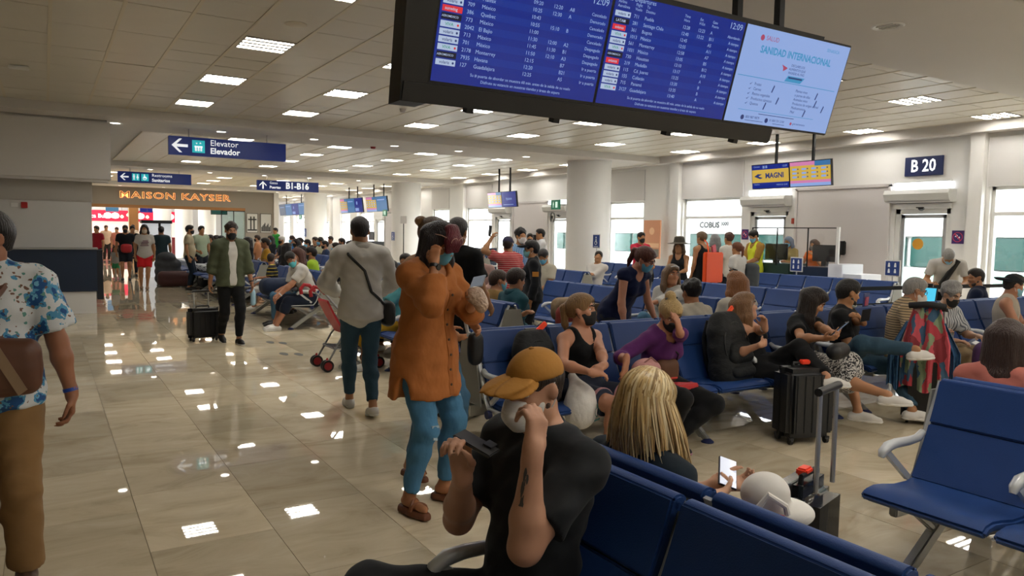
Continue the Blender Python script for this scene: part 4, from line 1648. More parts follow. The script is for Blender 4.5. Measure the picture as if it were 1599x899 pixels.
R1 = [('w', '135', 'México', '09:20', '12:20', 'A8', 'Cancelado'), ('r', '309', 'Halifax', '10:25', '12:30', 'A', 'Demorado'), ('w', '709', 'México', '10:43', '', '', 'Cancelado'),
      ('r', '386', 'Quebec', '10:55', '15:10', 'B', 'Demorado'), ('d', '773', 'México', '11:00', '', '', 'Cancelado'), ('g', '2042', 'El Bajio', '11:30', '12:00', 'A2', 'Despegado'),
      ('w', '713', 'México', '11:45', '11:30', 'B1', 'Despegado'), ('w', '701', 'México', '11:50', '12:10', 'A3', 'Despegado'), ('g', '2178', 'Monterrey', '12:15', '', 'B7', 'Ir a puerta'),
      ('d', '7935', 'Havana', '12:20', '', 'B21', 'Ir a puerta'), ('w', '127', 'Guadalajara', '12:25', '', 'A5', 'Ir a puerta')]
R2 = [('w', '711', 'Puebla', '12:28', '12:23', 'A', 'Abordando'), ('t', '281', 'Santiago Chile', '12:40', '13:22', 'B11', 'A tiempo'), ('r', '361', 'Bogota', '12:45', '', 'A5', 'A tiempo'),
      ('g', '1013', 'México', '12:55', '', 'A11', 'A tiempo'), ('w', '561', 'Monterrey', '12:58', '', 'A7', 'A tiempo'), ('g', '1031', 'México', '13:05', '', 'B5', 'A tiempo'),
      ('d', '730', 'Houston', '13:10', '', 'B12', 'A tiempo'), ('r', '219', 'Medellin', '13:17', '', 'A10', 'A tiempo'), ('w', '115', 'Cd. Juarez', '13:25', '', 'A', 'A tiempo'),
      ('w', '155', 'Culiacán', '13:30', '', 'B', 'A tiempo'), ('w', '715', 'Panamá', '13:35', '', 'B', 'A tiempo'), ('g', '3127', 'Guadalajara', '13:40', '', 'A', 'A tiempo')]
FOOT = ('Su # puerta de abordar se muestra 60 min. antes de la salida de su vuelo', 'Disfrute su estancia en nuestras tiendas y áreas de espera')


def monitor(x0, x1, base, rows=None):
    mb = MB(); plate(mb, x0 - 0.012, x1 + 0.012, -0.014, 0.609, -0.05, 0.002)
    mon = mb.build('monitor', M_black, board, bevel=0.004)
    mb = MB(); plate(mb, x0, x1, 0.0, 0.595, 0.001, 0.004)
    mb.build('screen', base, mon)
    F = Face2D(bp(x0, 0, 0.004), BU, BW)
    return mon, F, x1 - x0


for (x0, x1, rows) in ((1.65, 2.67, R1), (2.69, 3.72, R2)):
    mon, F, W = monitor(x0, x1, M_scr)
    n = len(rows)
    for k, (c, fl, city, t1, t2, gate, stt) in enumerate(rows):
        y = 0.096 + 0.0362 * (n - 1 - k)
        if k % 2:
            F.rect('screen_row', 0.0, W, y - 0.018, y + 0.018, 0.001)
        F.rect({'w': 'chip_white', 'g': 'chip_white', 'r': 'chip_red', 'd': 'chip_dark', 't': 'chip_dark'}[c], 0.012, 0.122 if c != 'r' or rows is R1 else 0.105, y - 0.0145, y + 0.0145, 0.002)
        lg = {'w': 'volaris', 'g': 'VIVA', 'r': 'avianca' if rows is R2 else 'sunwing', 'd': 'AEROMEXICO', 't': 'LATAM'}[c]
        F.text({'w': 'chip_ink', 'g': 'chip_green'}.get(c, 'chip_paper'), lg, 0.060, y, 0.0215 if len(lg) < 8 else 0.0145, h=0.003, align='CENTER', bold=0.01)
        if c in 'gw':
            F.disc('logo_dot' if c == 'g' else 'chip_ink', 0.108, y, 0.006, 0.003, 10)
        for xx, s_ in ((0.145, fl), (0.225, city), (0.52, t1), (0.645, t2), (0.75, gate)):
            if s_:
                F.text('lettering', s_, xx, y, 0.027, h=0.003)
        F.text('lettering', stt, W - 0.02, y, 0.024, h=0.003, align='RIGHT')
    F.text('lettering', FOOT[0], W * 0.52, 0.052, 0.0215, align='CENTER')
    F.text('lettering', FOOT[1], W * 0.52, 0.024, 0.0215, align='CENTER')
    yt = 0.096 + 0.0362 * n
    F.text('clock', '12:09', W - 0.02, min(yt + 0.035, 0.56), 0.052, align='RIGHT')
    if rows is R2:
        F.text('lettering', 'Salidas-Departures', 0.03, 0.582, 0.034)
        for xx, a_, b_ in ((0.02, 'Airline', 'Aerolínea'), (0.145, 'Flight', 'Vuelo'), (0.225, 'To', 'Destino'), (0.52, 'Time', 'Hora'), (0.645, 'Est.', 'H.Est'), (0.75, 'Gate', 'Puerta')):
            F.text('lettering', a_, xx, 0.556, 0.022); F.text('lettering', b_, xx, 0.533, 0.022)
    F.build(mon, SMATS, SNAMES, ('chip_white', 'chip_red', 'chip_dark', 'screen_row'))
mon, F, W = monitor(3.74, 4.78, M_scrlt)
F.disc('screen_red', 0.155, 0.535, 0.018)
F.text('screen_red', 'SALUD', 0.19, 0.537, 0.040)
F.text('screen_teal', 'SENASICA', 0.80, 0.545, 0.030)
F.text('screen_teal', 'SANIDAD INTERNACIONAL', 0.52, 0.465, 0.062, align='CENTER', bold=0.025, sx=0.92)
F.poly('screen_red', [(0.40, 0.40), (0.46, 0.385), (0.445, 0.372), (0.42, 0.36), (0.418, 0.38)])
for k, s_ in enumerate(('DECLARE LOS', 'ALIMENTOS QUE', 'INGRESE AL PAÍS')):
    F.text('screen_ink', s_, 0.56, 0.405 - 0.024 * k, 0.022, align='CENTER')
F.poly('screen_teal', [(0.46, 0.30), (0.62, 0.30), (0.655, 0.338), (0.485, 0.338)])
F.rect('screen_ink', 0.49, 0.63, 0.322, 0.332, 0.004)
F.rect('screen_teal', 0.02, 1.0, 0.290, 0.294)
for k, s_ in enumerate(('Frutas', 'Carnes', 'Restos vegetales', 'Productos cárnicos', 'Quesos')):
    F.text('screen_ink', s_, 0.19, 0.252 - 0.031 * k, 0.026)
    F.poly('screen_ink', [(0.145, 0.252 - 0.031 * k), (0.152, 0.244 - 0.031 * k), (0.170, 0.262 - 0.031 * k), (0.152, 0.250 - 0.031 * k)])
for k, s_ in enumerate(('Plantas vivas', 'o partes de ellas', 'Animales vivos', 'Productos de origen animal', 'Medicamentos', 'Miel')):
    F.text('screen_ink', s_, 0.60, 0.252 - 0.028 * k, 0.025)
for (xx, yy) in ((0.37, 0.235), (0.44, 0.165), (0.33, 0.120), (0.82, 0.235), (0.83, 0.185), (0.92, 0.155), (0.74, 0.11)):
    F.poly('screen_ink', [(xx - 0.006, yy - 0.02), (xx + 0.004, yy - 0.02), (xx + 0.016, yy + 0.022), (xx + 0.008, yy + 0.03), (xx + 0.002, yy + 0.012)])
F.rect('screen_teal', 0.10, 0.86, 0.082, 0.085)
F.rect('screen_ink', 0.30, 0.66, 0.066, 0.070)
F.disc('screen_ink', 0.155, 0.035, 0.016); F.text('screen_ink', '800 987 9879', 0.185, 0.040, 0.024); F.rect('screen_ink', 0.185, 0.36, 0.018, 0.021)
F.disc('screen_ink', 0.39, 0.033, 0.016); F.text('screen_ink', '01 800 751 2100', 0.42, 0.038, 0.022); F.rect('screen_ink', 0.46, 0.58, 0.016, 0.019)
F.disc('screen_red', 0.64, 0.034, 0.010); F.text('screen_ink', 'gob.mx/senasica', 0.66, 0.036, 0.020)
F.build(mon, dict(screen_red=M_scrred, screen_teal=M_scrteal, screen_ink=M_scrdk), dict(screen_red='lettering', screen_teal='lettering', screen_ink='lettering'))


# ---- hanging direction signs
def hang_sign(label, x0, x1, y, z0, z1, ztop, paint):
    t = thing('direction_sign', label, 'sign', ((x0 + x1) / 2, y, z0))
    o = np.array(t.location)
    MB().box(x0 - o[0], x1 - o[0], -0.06, 0.06, 0, z1 - z0).build('sign_box', M_signlit, t, bevel=0.006)
    for xr in (x0 + 0.38, x1 - 0.38):
        MB().tube([(xr - o[0], 0, z1 - z0), (xr - o[0], 0, ztop - z0)], 0.012, 8).build('hanger', M_grey, t)
    F = Face2D(np.array((x0, y - 0.061, z0)) - o, (1, 0, 0), (0, 0, 1))
    paint(F)
    F.build(t, dict(lettering=M_txt, arrow=M_txt, pictogram=M_teal, figure=M_txt))


def arrow_left(F, cx, cy, r):
    F.poly('arrow', [(cx - r, cy), (cx - 0.05 * r, cy + 0.9 * r), (cx + 0.28 * r, cy + 0.9 * r), (cx - 0.42 * r, cy + 0.18 * r), (cx + r, cy + 0.18 * r), (cx + r, cy - 0.18 * r), (cx - 0.42 * r, cy - 0.18 * r), (cx + 0.28 * r, cy - 0.9 * r), (cx - 0.05 * r, cy - 0.9 * r)])


def arrow_up(F, cx, cy, r):
    F.poly('arrow', [(cx, cy + r), (cx - 0.9 * r, cy + 0.05 * r), (cx - 0.9 * r, cy - 0.28 * r), (cx - 0.18 * r, cy + 0.42 * r), (cx - 0.18 * r, cy - r), (cx + 0.18 * r, cy - r), (cx + 0.18 * r, cy + 0.42 * r), (cx + 0.9 * r, cy - 0.28 * r), (cx + 0.9 * r, cy + 0.05 * r)])


def person_icon(F, x, y, h, skirt=False):
    F.disc('figure', x, y + 0.40 * h, 0.09 * h, 0.005, 12)
    if skirt:
        F.poly('figure', [(x - 0.06 * h, y + 0.28 * h), (x + 0.06 * h, y + 0.28 * h), (x + 0.18 * h, y - 0.15 * h), (x + 0.06 * h, y - 0.15 * h), (x + 0.05 * h, y - 0.45 * h), (x - 0.05 * h, y - 0.45 * h), (x - 0.06 * h, y - 0.15 * h), (x - 0.18 * h, y - 0.15 * h)], 0.005)
    else:
        F.poly('figure', [(x - 0.13 * h, y + 0.28 * h), (x + 0.13 * h, y + 0.28 * h), (x + 0.13 * h, y - 0.08 * h), (x + 0.07 * h, y - 0.08 * h), (x + 0.07 * h, y - 0.45 * h), (x - 0.07 * h, y - 0.45 * h), (x - 0.07 * h, y - 0.08 * h), (x - 0.13 * h, y - 0.08 * h)], 0.005)


def p1(F):
    arrow_left(F, 0.20, 0.19, 0.15)
    F.rect('pictogram', 0.43, 0.67, 0.065, 0.315, 0.003)
    for k in (-1, 0, 1):
        F.rect('figure', 0.55 + k * 0.05 - 0.016, 0.55 + k * 0.05 + 0.016, 0.10, 0.19, 0.005)
    F.rect('figure', 0.475, 0.625, 0.175, 0.20, 0.005)
    for k in (-1, 1):
        F.poly('figure', [(0.55 + k * 0.035 - 0.02, 0.255 - 0.008 * k), (0.55 + k * 0.035 + 0.02, 0.255 - 0.008 * k), (0.55 + k * 0.035, 0.255 + 0.022 * k)], 0.005)
    F.text('lettering', 'Elevator', 0.77, 0.275, 0.165)
    F.text('lettering', 'Elevador', 0.77, 0.115, 0.165, bold=0.022)


def p2(F):
    arrow_left(F, 0.20, 0.19, 0.13)
    F.rect('pictogram', 0.43, 0.66, 0.07, 0.31, 0.003); F.rect('pictogram', 0.71, 0.94, 0.07, 0.31, 0.003)
    person_icon(F, 0.49, 0.19, 0.2); person_icon(F, 0.60, 0.19, 0.2, True)
    F.ring('figure', 0.82, 0.165, 0.062, 0.02, 0.005, 16)
    F.rect('figure', 0.80, 0.825, 0.165, 0.25, 0.005); F.disc('figure', 0.81, 0.275, 0.02, 0.005, 10); F.rect('figure', 0.80, 0.88, 0.17, 0.19, 0.005)
    F.text('lettering', 'Restrooms', 1.04, 0.275, 0.145)
    F.text('lettering', 'Sanitarios', 1.04, 0.11, 0.145, bold=0.022)


def p3(F):
    arrow_up(F, 0.21, 0.19, 0.14)
    F.text('lettering', 'Gates', 0.45, 0.28, 0.125)
    F.text('lettering', 'Puertas', 0.45, 0.12, 0.135, bold=0.022)
    F.text('lettering', 'B1-B16', 1.04, 0.19, 0.32, bold=0.03, sx=0.93)


hang_sign('navy hanging sign with arrow reading Elevator and Elevador', 2.13, 4.43, 16.4, 3.07, 3.44, Z_GYP, p1)
hang_sign('navy hanging sign with arrow reading Restrooms and Sanitarios', 2.13, 4.43, 28.6, 3.12, 3.49, Z_GYP, p2)
hang_sign('navy hanging sign reading Puertas B1-B16 with an up arrow', 6.68, 8.98, 28.6, 3.06, 3.43, Z_GYP, p3)

# ---- gate number sign
t = thing('gate_sign', 'blue wall sign reading B 20 above the gate door', 'sign', (WX, 8.28, 2.88))
MB().box(-0.05, 0.0, -0.37, 0.37, 0, 0.37).build('sign_box', M_signblue, t, bevel=0.005)
F = Face2D((-0.051, 0.37, 0), (0, -1, 0), (0, 0, 1))
F.text('lettering', 'B 20', 0.37, 0.185, 0.33, align='CENTER', bold=0.02, sx=0.82)
F.build(t, dict(lettering=M_txt))


# ---- gate screens hung along the window side
def gate_screens(label, x, y0, y1, z0, z1, kinds, rods):
    t = thing('gate_display', label, 'gate display', (x, (y0 + y1) / 2, z0))
    up = unit(np.array((-0.12, 0, 0.99))); rt = np.array((0, -1.0, 0)); nn = np.cross(rt, up)
    L, hgt = y1 - y0, z1 - z0
    n = len(kinds)
    w = L / n
    for k, kd in enumerate(kinds):
        s0 = -L / 2 + k * w
        c = rt * (s0 + w / 2) + up * hgt / 2
        mon = MB().obox(c - nn * 0.03, rt * (w / 2 - 0.004), up * hgt / 2, nn * 0.03).build('monitor', M_black, t)
        F = Face2D(rt * (s0 + 0.015) + up * 0.015 + nn * 0.001, rt, up)
        W, Hh = w - 0.03, hgt - 0.03
        M = dict(screen=M_scr, lettering=M_scrtxt, advert=M_yel, band=M_pink, dark_band=M_scr, cell=M_scrlt, ink=M_scrdk, photo=screen_mat('screen photo blue', '#3f7fb8', 0.7), grey=screen_mat('screen grey', '#6f7c92', 0.6))
        if kd == 'magni':
            F.rect('screen', 0, W, 0, Hh)
            F.rect('advert', 0, W, 0.24 * Hh, 0.80 * Hh, 0.003)
            F.text('ink', 'MAGNI', 0.62 * W, 0.52 * Hh, 0.30 * Hh, h=0.005, align='CENTER', bold=0.035)
            F.poly('ink', [(0.06 * W, 0.52 * Hh), (0.22 * W, 0.40 * Hh), (0.30 * W, 0.44 * Hh), (0.18 * W, 0.52 * Hh), (0.28 * W, 0.60 * Hh), (0.16 * W, 0.62 * Hh)], 0.005)
            F.text('lettering', 'B18', 0.30 * W, 0.90 * Hh, 0.16 * Hh, bold=0.02); F.text('lettering', '12:09', 0.96 * W, 0.90 * Hh, 0.11 * Hh, align='RIGHT')
            F.text('lettering', 'Charters', 0.05 * W, 0.93 * Hh, 0.09 * Hh); F.text('lettering', 'Destino', 0.05 * W, 0.17 * Hh, 0.09 * Hh); F.text('lettering', 'MEXICO 12:45', 0.96 * W, 0.12 * Hh, 0.09 * Hh, align='RIGHT')
        elif kd == 'table':
            F.rect('advert', 0, W, 0, Hh)
            F.rect('band', 0, 0.62 * W, 0.84 * Hh, Hh, 0.003); F.rect('photo', 0.62 * W, W, 0.80 * Hh, Hh, 0.004)
            F.rect('band', 0, W, 0, 0.24 * Hh, 0.003); F.rect('cell', 0, W, 0.0, 0.13 * Hh, 0.004)
            for a in range(4):
                for b in range(3):
                    F.rect('cell', (0.06 + 0.24 * a) * W, (0.17 + 0.24 * a) * W, (0.34 + 0.16 * b) * Hh, (0.42 + 0.16 * b) * Hh, 0.004)
                    F.rect('ink', (0.19 + 0.24 * a) * W, (0.22 + 0.24 * a) * W, (0.36 + 0.16 * b) * Hh, (0.41 + 0.16 * b) * Hh, 0.004)
        elif kd == 'blue':
            F.rect('screen', 0, W, 0, Hh)
            F.text('lettering', 'TIJUANA', 0.5 * W, 0.52 * Hh, 0.20 * Hh, h=0.004, align='CENTER', bold=0.01)
            F.rect('lettering', 0.1 * W, 0.8 * W, 0.13 * Hh, 0.16 * Hh, 0.004)
        elif kd == 'pale':
            F.rect('photo', 0, W, 0, Hh)
            F.rect('cell', 0.1 * W, 0.8 * W, 0.75 * Hh, 0.82 * Hh, 0.003)
        elif kd == 'plan':
            F.rect('screen', 0, W, 0, Hh)
            F.rect('cell', 0.05 * W, 0.5 * W, 0.08 * Hh, 0.3 * Hh, 0.003); F.disc('cell', 0.3 * W, 0.65 * Hh, 0.13 * Hh, 0.003)
        elif kd == 'grey':
            F.rect('grey', 0, W, 0, Hh); F.rect('cell', 0.1 * W, 0.8 * W, 0.7 * Hh, 0.76 * Hh, 0.003)
        F.build(mon, M)
    MB().obox(up * hgt / 2 - nn * 0.08, rt * L * 0.35, up * 0.08, nn * 0.025).build('bracket', M_blackmetal, t)
    for yr in rods:
        MB().bar((0.07, yr, hgt * 0.5), (0.07, yr, Z_CEIL - z0 - 0.01), 0.045, 0.045).build('hanger', M_blackmetal, t)
    return t


gate_screens('pair of gate screens by the podium, left one yellow reading MAGNI', 12.8, 9.03, 10.93, 2.64, 3.15, ('magni', 'table'), (-0.46, 0.42))
gate_screens('pair of gate screens, yellow and blue, left of the near column', 12.8, 20.3, 22.1, 2.47, 2.98, ('table', 'blue'), (-0.35, 0.35))
gate_screens('row of gate screens, yellow and pale blue, between the far columns', 12.8, 30.9, 33.4, 2.50, 3.18, ('table', 'pale'), (-0.6, 0.6))
gate_screens('gate screens with a yellow table behind the white-shirted man', 12.8, 33.9, 37.0, 2.50, 3.20, ('table', 'pale', 'plan'), (-0.6, 0.6))
gate_screens('dim far gate screens left of the third column', 12.8, 43.0, 48.6, 2.5, 3.2, ('grey', 'pale', 'plan', 'pale'), (-1.6, 1.6))

# ---- shop front at the end of the concourse
FY = 42.0
M_fascia = mat('shop fascia taupe', '#8d857b', 0.7)
MB().box(0.77, 10.75, FY, FY + 0.5, 2.72, 3.8).build('wall_far', M_fascia, kind='structure')
o = MB().box(9.2, 10.75, FY, FY + 0.5, 0, 2.73).build('wall_far', M_fascia, kind='structure')
MB().box(10.70, 10.95, FY - 0.1, FY + 0.6, 0, 3.75).build('trim_9', M_white, kind='structure')
M_wood = mat('warm wood strip', '#9a6b3c', 0.5)
MB().box(0.77, 9.2, FY - 0.02, FY + 0.3, 2.58, 2.73).build('trim_10', M_wood, kind='structure')
MB().box(3.75, 4.2, FY + 1.8, FY + 2.2, 0, 2.8).build('trim_11', M_wood, kind='structure')
t = thing('shop_sign', 'backlit bronze lettering reading MAISON KAYSER on the shop fascia', 'sign', (5.8, FY, 3.0))
M_halo = emit('warm halo light', '#ffa862', 1.3)
M_bronze = mat('bronze letters', '#3a1c0c', 0.6)
F = Face2D((0, -0.02, 0.21), (1, 0, 0), (0, 0, 1))
vs, fs = text_geo('MAISON KAYSER', 0.46, align='CENTER', spacing=1.1)
wd = max(v[0] for v in vs) - min(v[0] for v in vs)
kx = 5.2 / wd
F.text('halo', 'MAISON KAYSER', 0, 0, 0.46, h=0.0, align='CENTER', spacing=1.1, sx=kx, bold=0.02)
F.text('letter', 'MAISON KAYSER', 0, 0, 0.46, h=0.03, align='CENTER', spacing=1.1, sx=kx, bold=-0.010)
F.build(t, dict(halo=M_halo, letter=M_bronze))
for k, (xa, lb) in enumerate(((9.55, 'framed black and white bridge picture, left of the two on the grey far wall'), (10.28, 'framed black and white skyline picture, right of the two on the grey far wall'))):
    t = thing('framed_picture', lb, 'picture', (xa, FY, 1.42))
    MB().box(-0.30, 0.30, -0.04, 0, 0, 1.05).build('frame', mat('picture frame', '#55524d', 0.5), t)
    F = Face2D((-0.27, -0.042, 0.03), (1, 0, 0), (0, 0, 1))
    F.rect('print', 0, 0.54, 0, 0.99, 0.001)
    if k == 0:
        for xx in (0.16, 0.33):
            F.rect('ink', xx, xx + 0.07, 0.15, 0.85, 0.003)
        F.rect('ink', 0.05, 0.5, 0.65, 0.72, 0.003); F.rect('ink', 0.02, 0.52, 0.08, 0.16, 0.003)
    else:
        for j in range(9):
            F.rect('ink', 0.02 + 0.056 * j, 0.07 + 0.056 * j, 0.05, 0.3 + 0.25 * ((j * 37) % 7) / 7, 0.003)
    F.build(t, dict(print=mat('photo paper', '#bdbdb8', 0.5), ink=mat('photo ink', '#2b2b2b', 0.6)))
t = thing('hanging_screen', 'dark teal menu screen hanging under the far shop fascia', 'screen', (7.9, FY + 0.2, 2.35))
MB().box(-0.42, 0.42, -0.03, 0.03, 0, 0.5).build('monitor', M_black, t)
MB().box(-0.39, 0.39, -0.035, -0.03, 0.03, 0.47).build('screen', screen_mat('menu screen', '#20594f', 0.5), t)
MB().box(-0.02, 0.02, -0.02, 0.02, 0.5, 0.9).build('hanger', M_black, t)
for k, (xa, c, lb) in enumerate(((4.9, '#1c2f9a', 'blue hanging banner beyond the far shop opening'), (3.2, '#5f9cc4', 'pale blue screen hanging beyond the far shop opening'))):
    t = thing('hanging_screen', lb, 'screen', (xa, FY + 5, 2.45))
    MB().box(-0.32, 0.32, -0.03, 0.03, 0, 0.85).build('screen', screen_mat('shop screen %d' % k, c, 0.6), t)
    MB().box(-0.02, 0.02, -0.02, 0.02, 0.85, 1.3).build('hanger', M_black, t)
# glazed end bay
t = thing('glass_partition', 'clear glass partition with dark frame at the shop corner', 'partition', (8.6, FY + 0.1, 0))
f = MB()
for xx in (-0.62, 0.0, 0.58):
    f.box(xx, xx + 0.04, -0.03, 0.03, 0, 2.6)
f.box(-0.62, 0.62, -0.03, 0.03, 2.54, 2.6)
f.build('frame', M_blackmetal, t)
MB().box(-0.6, 0.6, -0.005, 0.005, 0.05, 2.54).build('pane', glass_mat('partition glass', (0.80, 0.90, 0.88)), t)
# red food counter deep inside
t = thing('food_counter', 'red and white food counter with lit round lamps beyond the shop opening', 'food counter', (4.6, 52.0, 0))
M_red = emit('red fascia', '#c01a3c', 0.3)
MB().box(-3.6, 3.4, 0, 0.4, 1.95, 2.62).build('fascia', M_red, t)
MB().box(-3.6, 3.4, 0.1, 0.5, 0, 1.0).build('counter_front', mat('counter dark red', '#6a1a1f', 0.5), t)
MB().box(-3.6, 3.4, 0.6, 0.7, 1.0, 1.95).build('back_panel', emit('menu boards', '#f1d8c8', 0.35), t)
for xx in (-3.0, -1.3, -0.9, 0.5, 2.2):
    F = Face2D((xx, -0.01, 2.30), (1, 0, 0), (0, 0, 1))
    F.disc('round_lamp', 0, 0, 0.22, 0.004, 20, ry=0.18)
    F.build(t, dict(round_lamp=emit('round lamp glow', '#fff3e6', 1.8)))
F = Face2D((-3.6, -0.01, 2.0), (1, 0, 0), (0, 0, 1))
F.text('lettering', 'Rica Burritos', 2.0, 0.26, 0.34, bold=0.02, align='CENTER')
F.build(t, dict(lettering=M_txt))
for xx, zz in ((-1.0, 1.75), (-0.7, 1.85), (-0.4, 1.7), (-0.1, 1.88), (0.25, 1.76)):
    t = thing('pendant_lamp', 'small warm bulb hanging beside the wooden pillar of the far shop', 'lamp', (4.6 + xx, 46.0, zz + 0.33), 0, 'warm hanging bulbs')
    MB().lathe((0, 0, 0.09), [(0.0, -0.09), (0.07, -0.05), (0.09, 0.0), (0.05, 0.07), (0.0, 0.10)], 14).build('bulb', emit('warm bulb', '#ffca8a', 3.0), t, smooth=True)
    MB().tube([(0, 0, 0.18), (0, 0, 3.79 - zz - 0.33)], 0.008, 5).build('cord', M_black, t)
for k, xx in enumerate((6.1, 7.2, 8.4)):
    o = MB().cyl((xx, 50.0 - 0.7 * k), 0.5, 0, 3.8, 28).build('column.%03d' % (10 + k), M_white, smooth=True, kind='structure')

# ---- wall signs along the gate wall
M_purple = mat('notice purple', '#3a1d63', 0.5)


def wall_sign(name, label, y, z0, z1, w, m, paint=None, mats=None, x=WX, th=0.012):
    t = thing(name, label, 'sign', (x, y, z0))
    MB().box(-th, 0, -w / 2, w / 2, 0, z1 - z0).build('plate', m, t)
    if paint:
        F = Face2D((-th - 0.001, w / 2, 0), (0, -1, 0), (0, 0, 1))
        paint(F, w, z1 - z0)
        F.build(t, mats)
    return t


def nosmoke(F, w, h):
    F.ring('ring', w / 2, h / 2, 0.42 * w, 0.05 * w, 0.003)
    F.poly('ring', [(0.22 * w, 0.72 * h), (0.28 * w, 0.78 * h), (0.78 * w, 0.28 * h), (0.72 * w, 0.22 * h)], 0.004)
    F.poly('figure', [(0.25 * w, 0.52 * h), (0.45 * w, 0.50 * h), (0.52 * w, 0.62 * h), (0.40 * w, 0.70 * h)], 0.002)
    F.poly('figure', [(0.52 * w, 0.36 * h), (0.72 * w, 0.44 * h), (0.66 * w, 0.56 * h), (0.50 * w, 0.48 * h)], 0.002)


NS = dict(ring=mat('notice red', '#c43a55', 0.5), figure=mat('notice white', '#e3e3ea', 0.5))
wall_sign('prohibition_sign', 'purple prohibition sign with red ring beside the B 20 gate door', 7.57, 1.57, 1.82, 0.22, M_purple, nosmoke, NS)
wall_sign('prohibition_sign', 'purple prohibition sign with red ring behind the hi-vis vest man', 12.63, 1.57, 1.82, 0.20, M_purple, nosmoke, NS)
simple('fire_alarm', MB().box(WX - 0.06, WX, 11.20, 11.27, 1.95, 2.08), mat('alarm red', '#a5402c', 0.5), 'small red alarm button on the wall by the podium door', 'alarm', bevel=0.008)
t = thing('fire_alarm', 'small red alarm box on the white wall above the navy counter', 'alarm', (-0.30, LY, 1.93))
MB().box(-0.05, 0.05, -0.04, 0, 0, 0.11).build('box', mat('alarm red 2', '#a82020', 0.5), t, bevel=0.006)
MB().box(-0.20, -0.10, -0.02, 0, 0.02, 0.09).build('label_plate', M_whitemetal, t)


def blue_icon(F, w, h):
    F.disc('figure', 0.5 * w, 0.80 * h, 0.09 * w, 0.003, 10)
    F.poly('figure', [(0.44 * w, 0.70 * h), (0.56 * w, 0.70 * h), (0.60 * w, 0.50 * h), (0.72 * w, 0.36 * h), (0.64 * w, 0.30 * h), (0.50 * w, 0.44 * h), (0.42 * w, 0.46 * h)], 0.003)
    F.ring('figure', 0.47 * w, 0.36 * h, 0.20 * w, 0.06 * w, 0.003, 14)
    F.rect('figure', 0.15 * w, 0.85 * w, 0.06 * h, 0.10 * h, 0.003)


def four_icons(F, w, h):
    for a in (0.27, 0.73):
        for b in (0.30, 0.72):
            F.disc('figure', a * w, (b + 0.10) * h, 0.07 * w, 0.003, 8)
            F.rect('figure', (a - 0.08) * w, (a + 0.08) * w, (b - 0.14) * h, (b + 0.04) * h, 0.003)


M_blue2 = mat('priority sign blue', '#1d3c82', 0.5)
FIG = dict(figure=mat('sign figure white', '#dfe6ee', 0.5))
for (lb, x, y, z0, z1, w, fn, pole) in (
        ('blue wheelchair sign standing by the near round column', 12.05, 15.25, 1.30, 1.62, 0.26, blue_icon, True),
        ('blue priority seat sign on the bench before the boarding podium', 12.28, 9.35, 1.00, 1.24, 0.24, four_icons, True),
        ('blue priority seat sign on the bench end under gate B 20', 12.28, 7.42, 1.02, 1.26, 0.24, four_icons, True),
        ('small blue sign on a post before the woman in wide hat', 12.28, 12.55, 1.02, 1.22, 0.16, blue_icon, True),
        ('blue wheelchair sign on the second round column', 12.04, 28.5, 1.25, 1.6, 0.30, blue_icon, False),
        ('blue wheelchair sign on the third round column', 12.04, 40.6, 1.25, 1.7, 0.36, blue_icon, False)):
    t = wall_sign('priority_sign', lb, y, z0, z1, w, M_blue2, fn, FIG, x=x)
    MB().box(0.0, 0.008, -w / 2 - 0.02, w / 2 + 0.02, -0.02, z1 - z0 + 0.02).build('frame', M_whitemetal, t)
    if pole:
        MB().tube([(0.012, 0, 0.05), (0.012, 0, -z0)], 0.012, 8).build('pole', M_alu, t)
# green exit signs by the columns
for (lb, x, y, z) in (('green exit sign fixed to the near round column', 11.98, 17.0, 2.30), ('green exit sign fixed to the second round column', 12.0, 29.3, 2.25), ('green exit sign fixed to the third round column', 12.0, 41.4, 2.2)):
    t = thing('exit_sign', lb, 'sign', (x, y, z))
    MB().box(-0.02, 0.02, -0.2, 0.2, 0, 0.26).build('sign_box', emit('exit green', '#0f6a4e', 0.25), t)
    F = Face2D((-0.022, 0.2, 0), (0, -1, 0), (0, 0, 1))
    person_icon(F, 0.12, 0.13, 0.17); F.rect('figure', 0.22, 0.32, 0.05, 0.21, 0.004)
    F.build(t, dict(figure=emit('exit figure', '#cfeee0', 0.5)))
    MB().box(0.0, 0.6, -0.02, 0.02, 0.1, 0.16).build('bracket', M_whitemetal, t)
# orange poster stand in front of the window
t = thing('poster_stand', 'orange poster on a stand before the window, behind the red shirt man', 'poster', (14.2, 15.5, 0))
MB().box(-0.03, 0.0, -0.33, 0.33, 1.0, 2.05).build('poster', mat('poster orange', '#c98d6a', 0.6), t)
F = Face2D((-0.031, 0.33, 1.0), (0, -1, 0), (0, 0, 1))
F.rect('poster_band', 0.04, 0.62, 0.30, 0.42); F.rect('poster_block', 0.04, 0.62, 0.05, 0.26); F.disc('poster_band', 0.33, 0.75, 0.1)
F.build(t, dict(poster_band=mat('poster pale', '#e0b48c', 0.6), poster_block=mat('poster grey', '#7d7468', 0.6)))
MB().tube([(0.02, 0, 0.0), (0.02, 0, 1.0)], 0.02, 8).build('pole', M_alu, t)
MB().cyl((0.02, 0), 0.2, 0, 0.02, 20).build('base', M_alu, t)
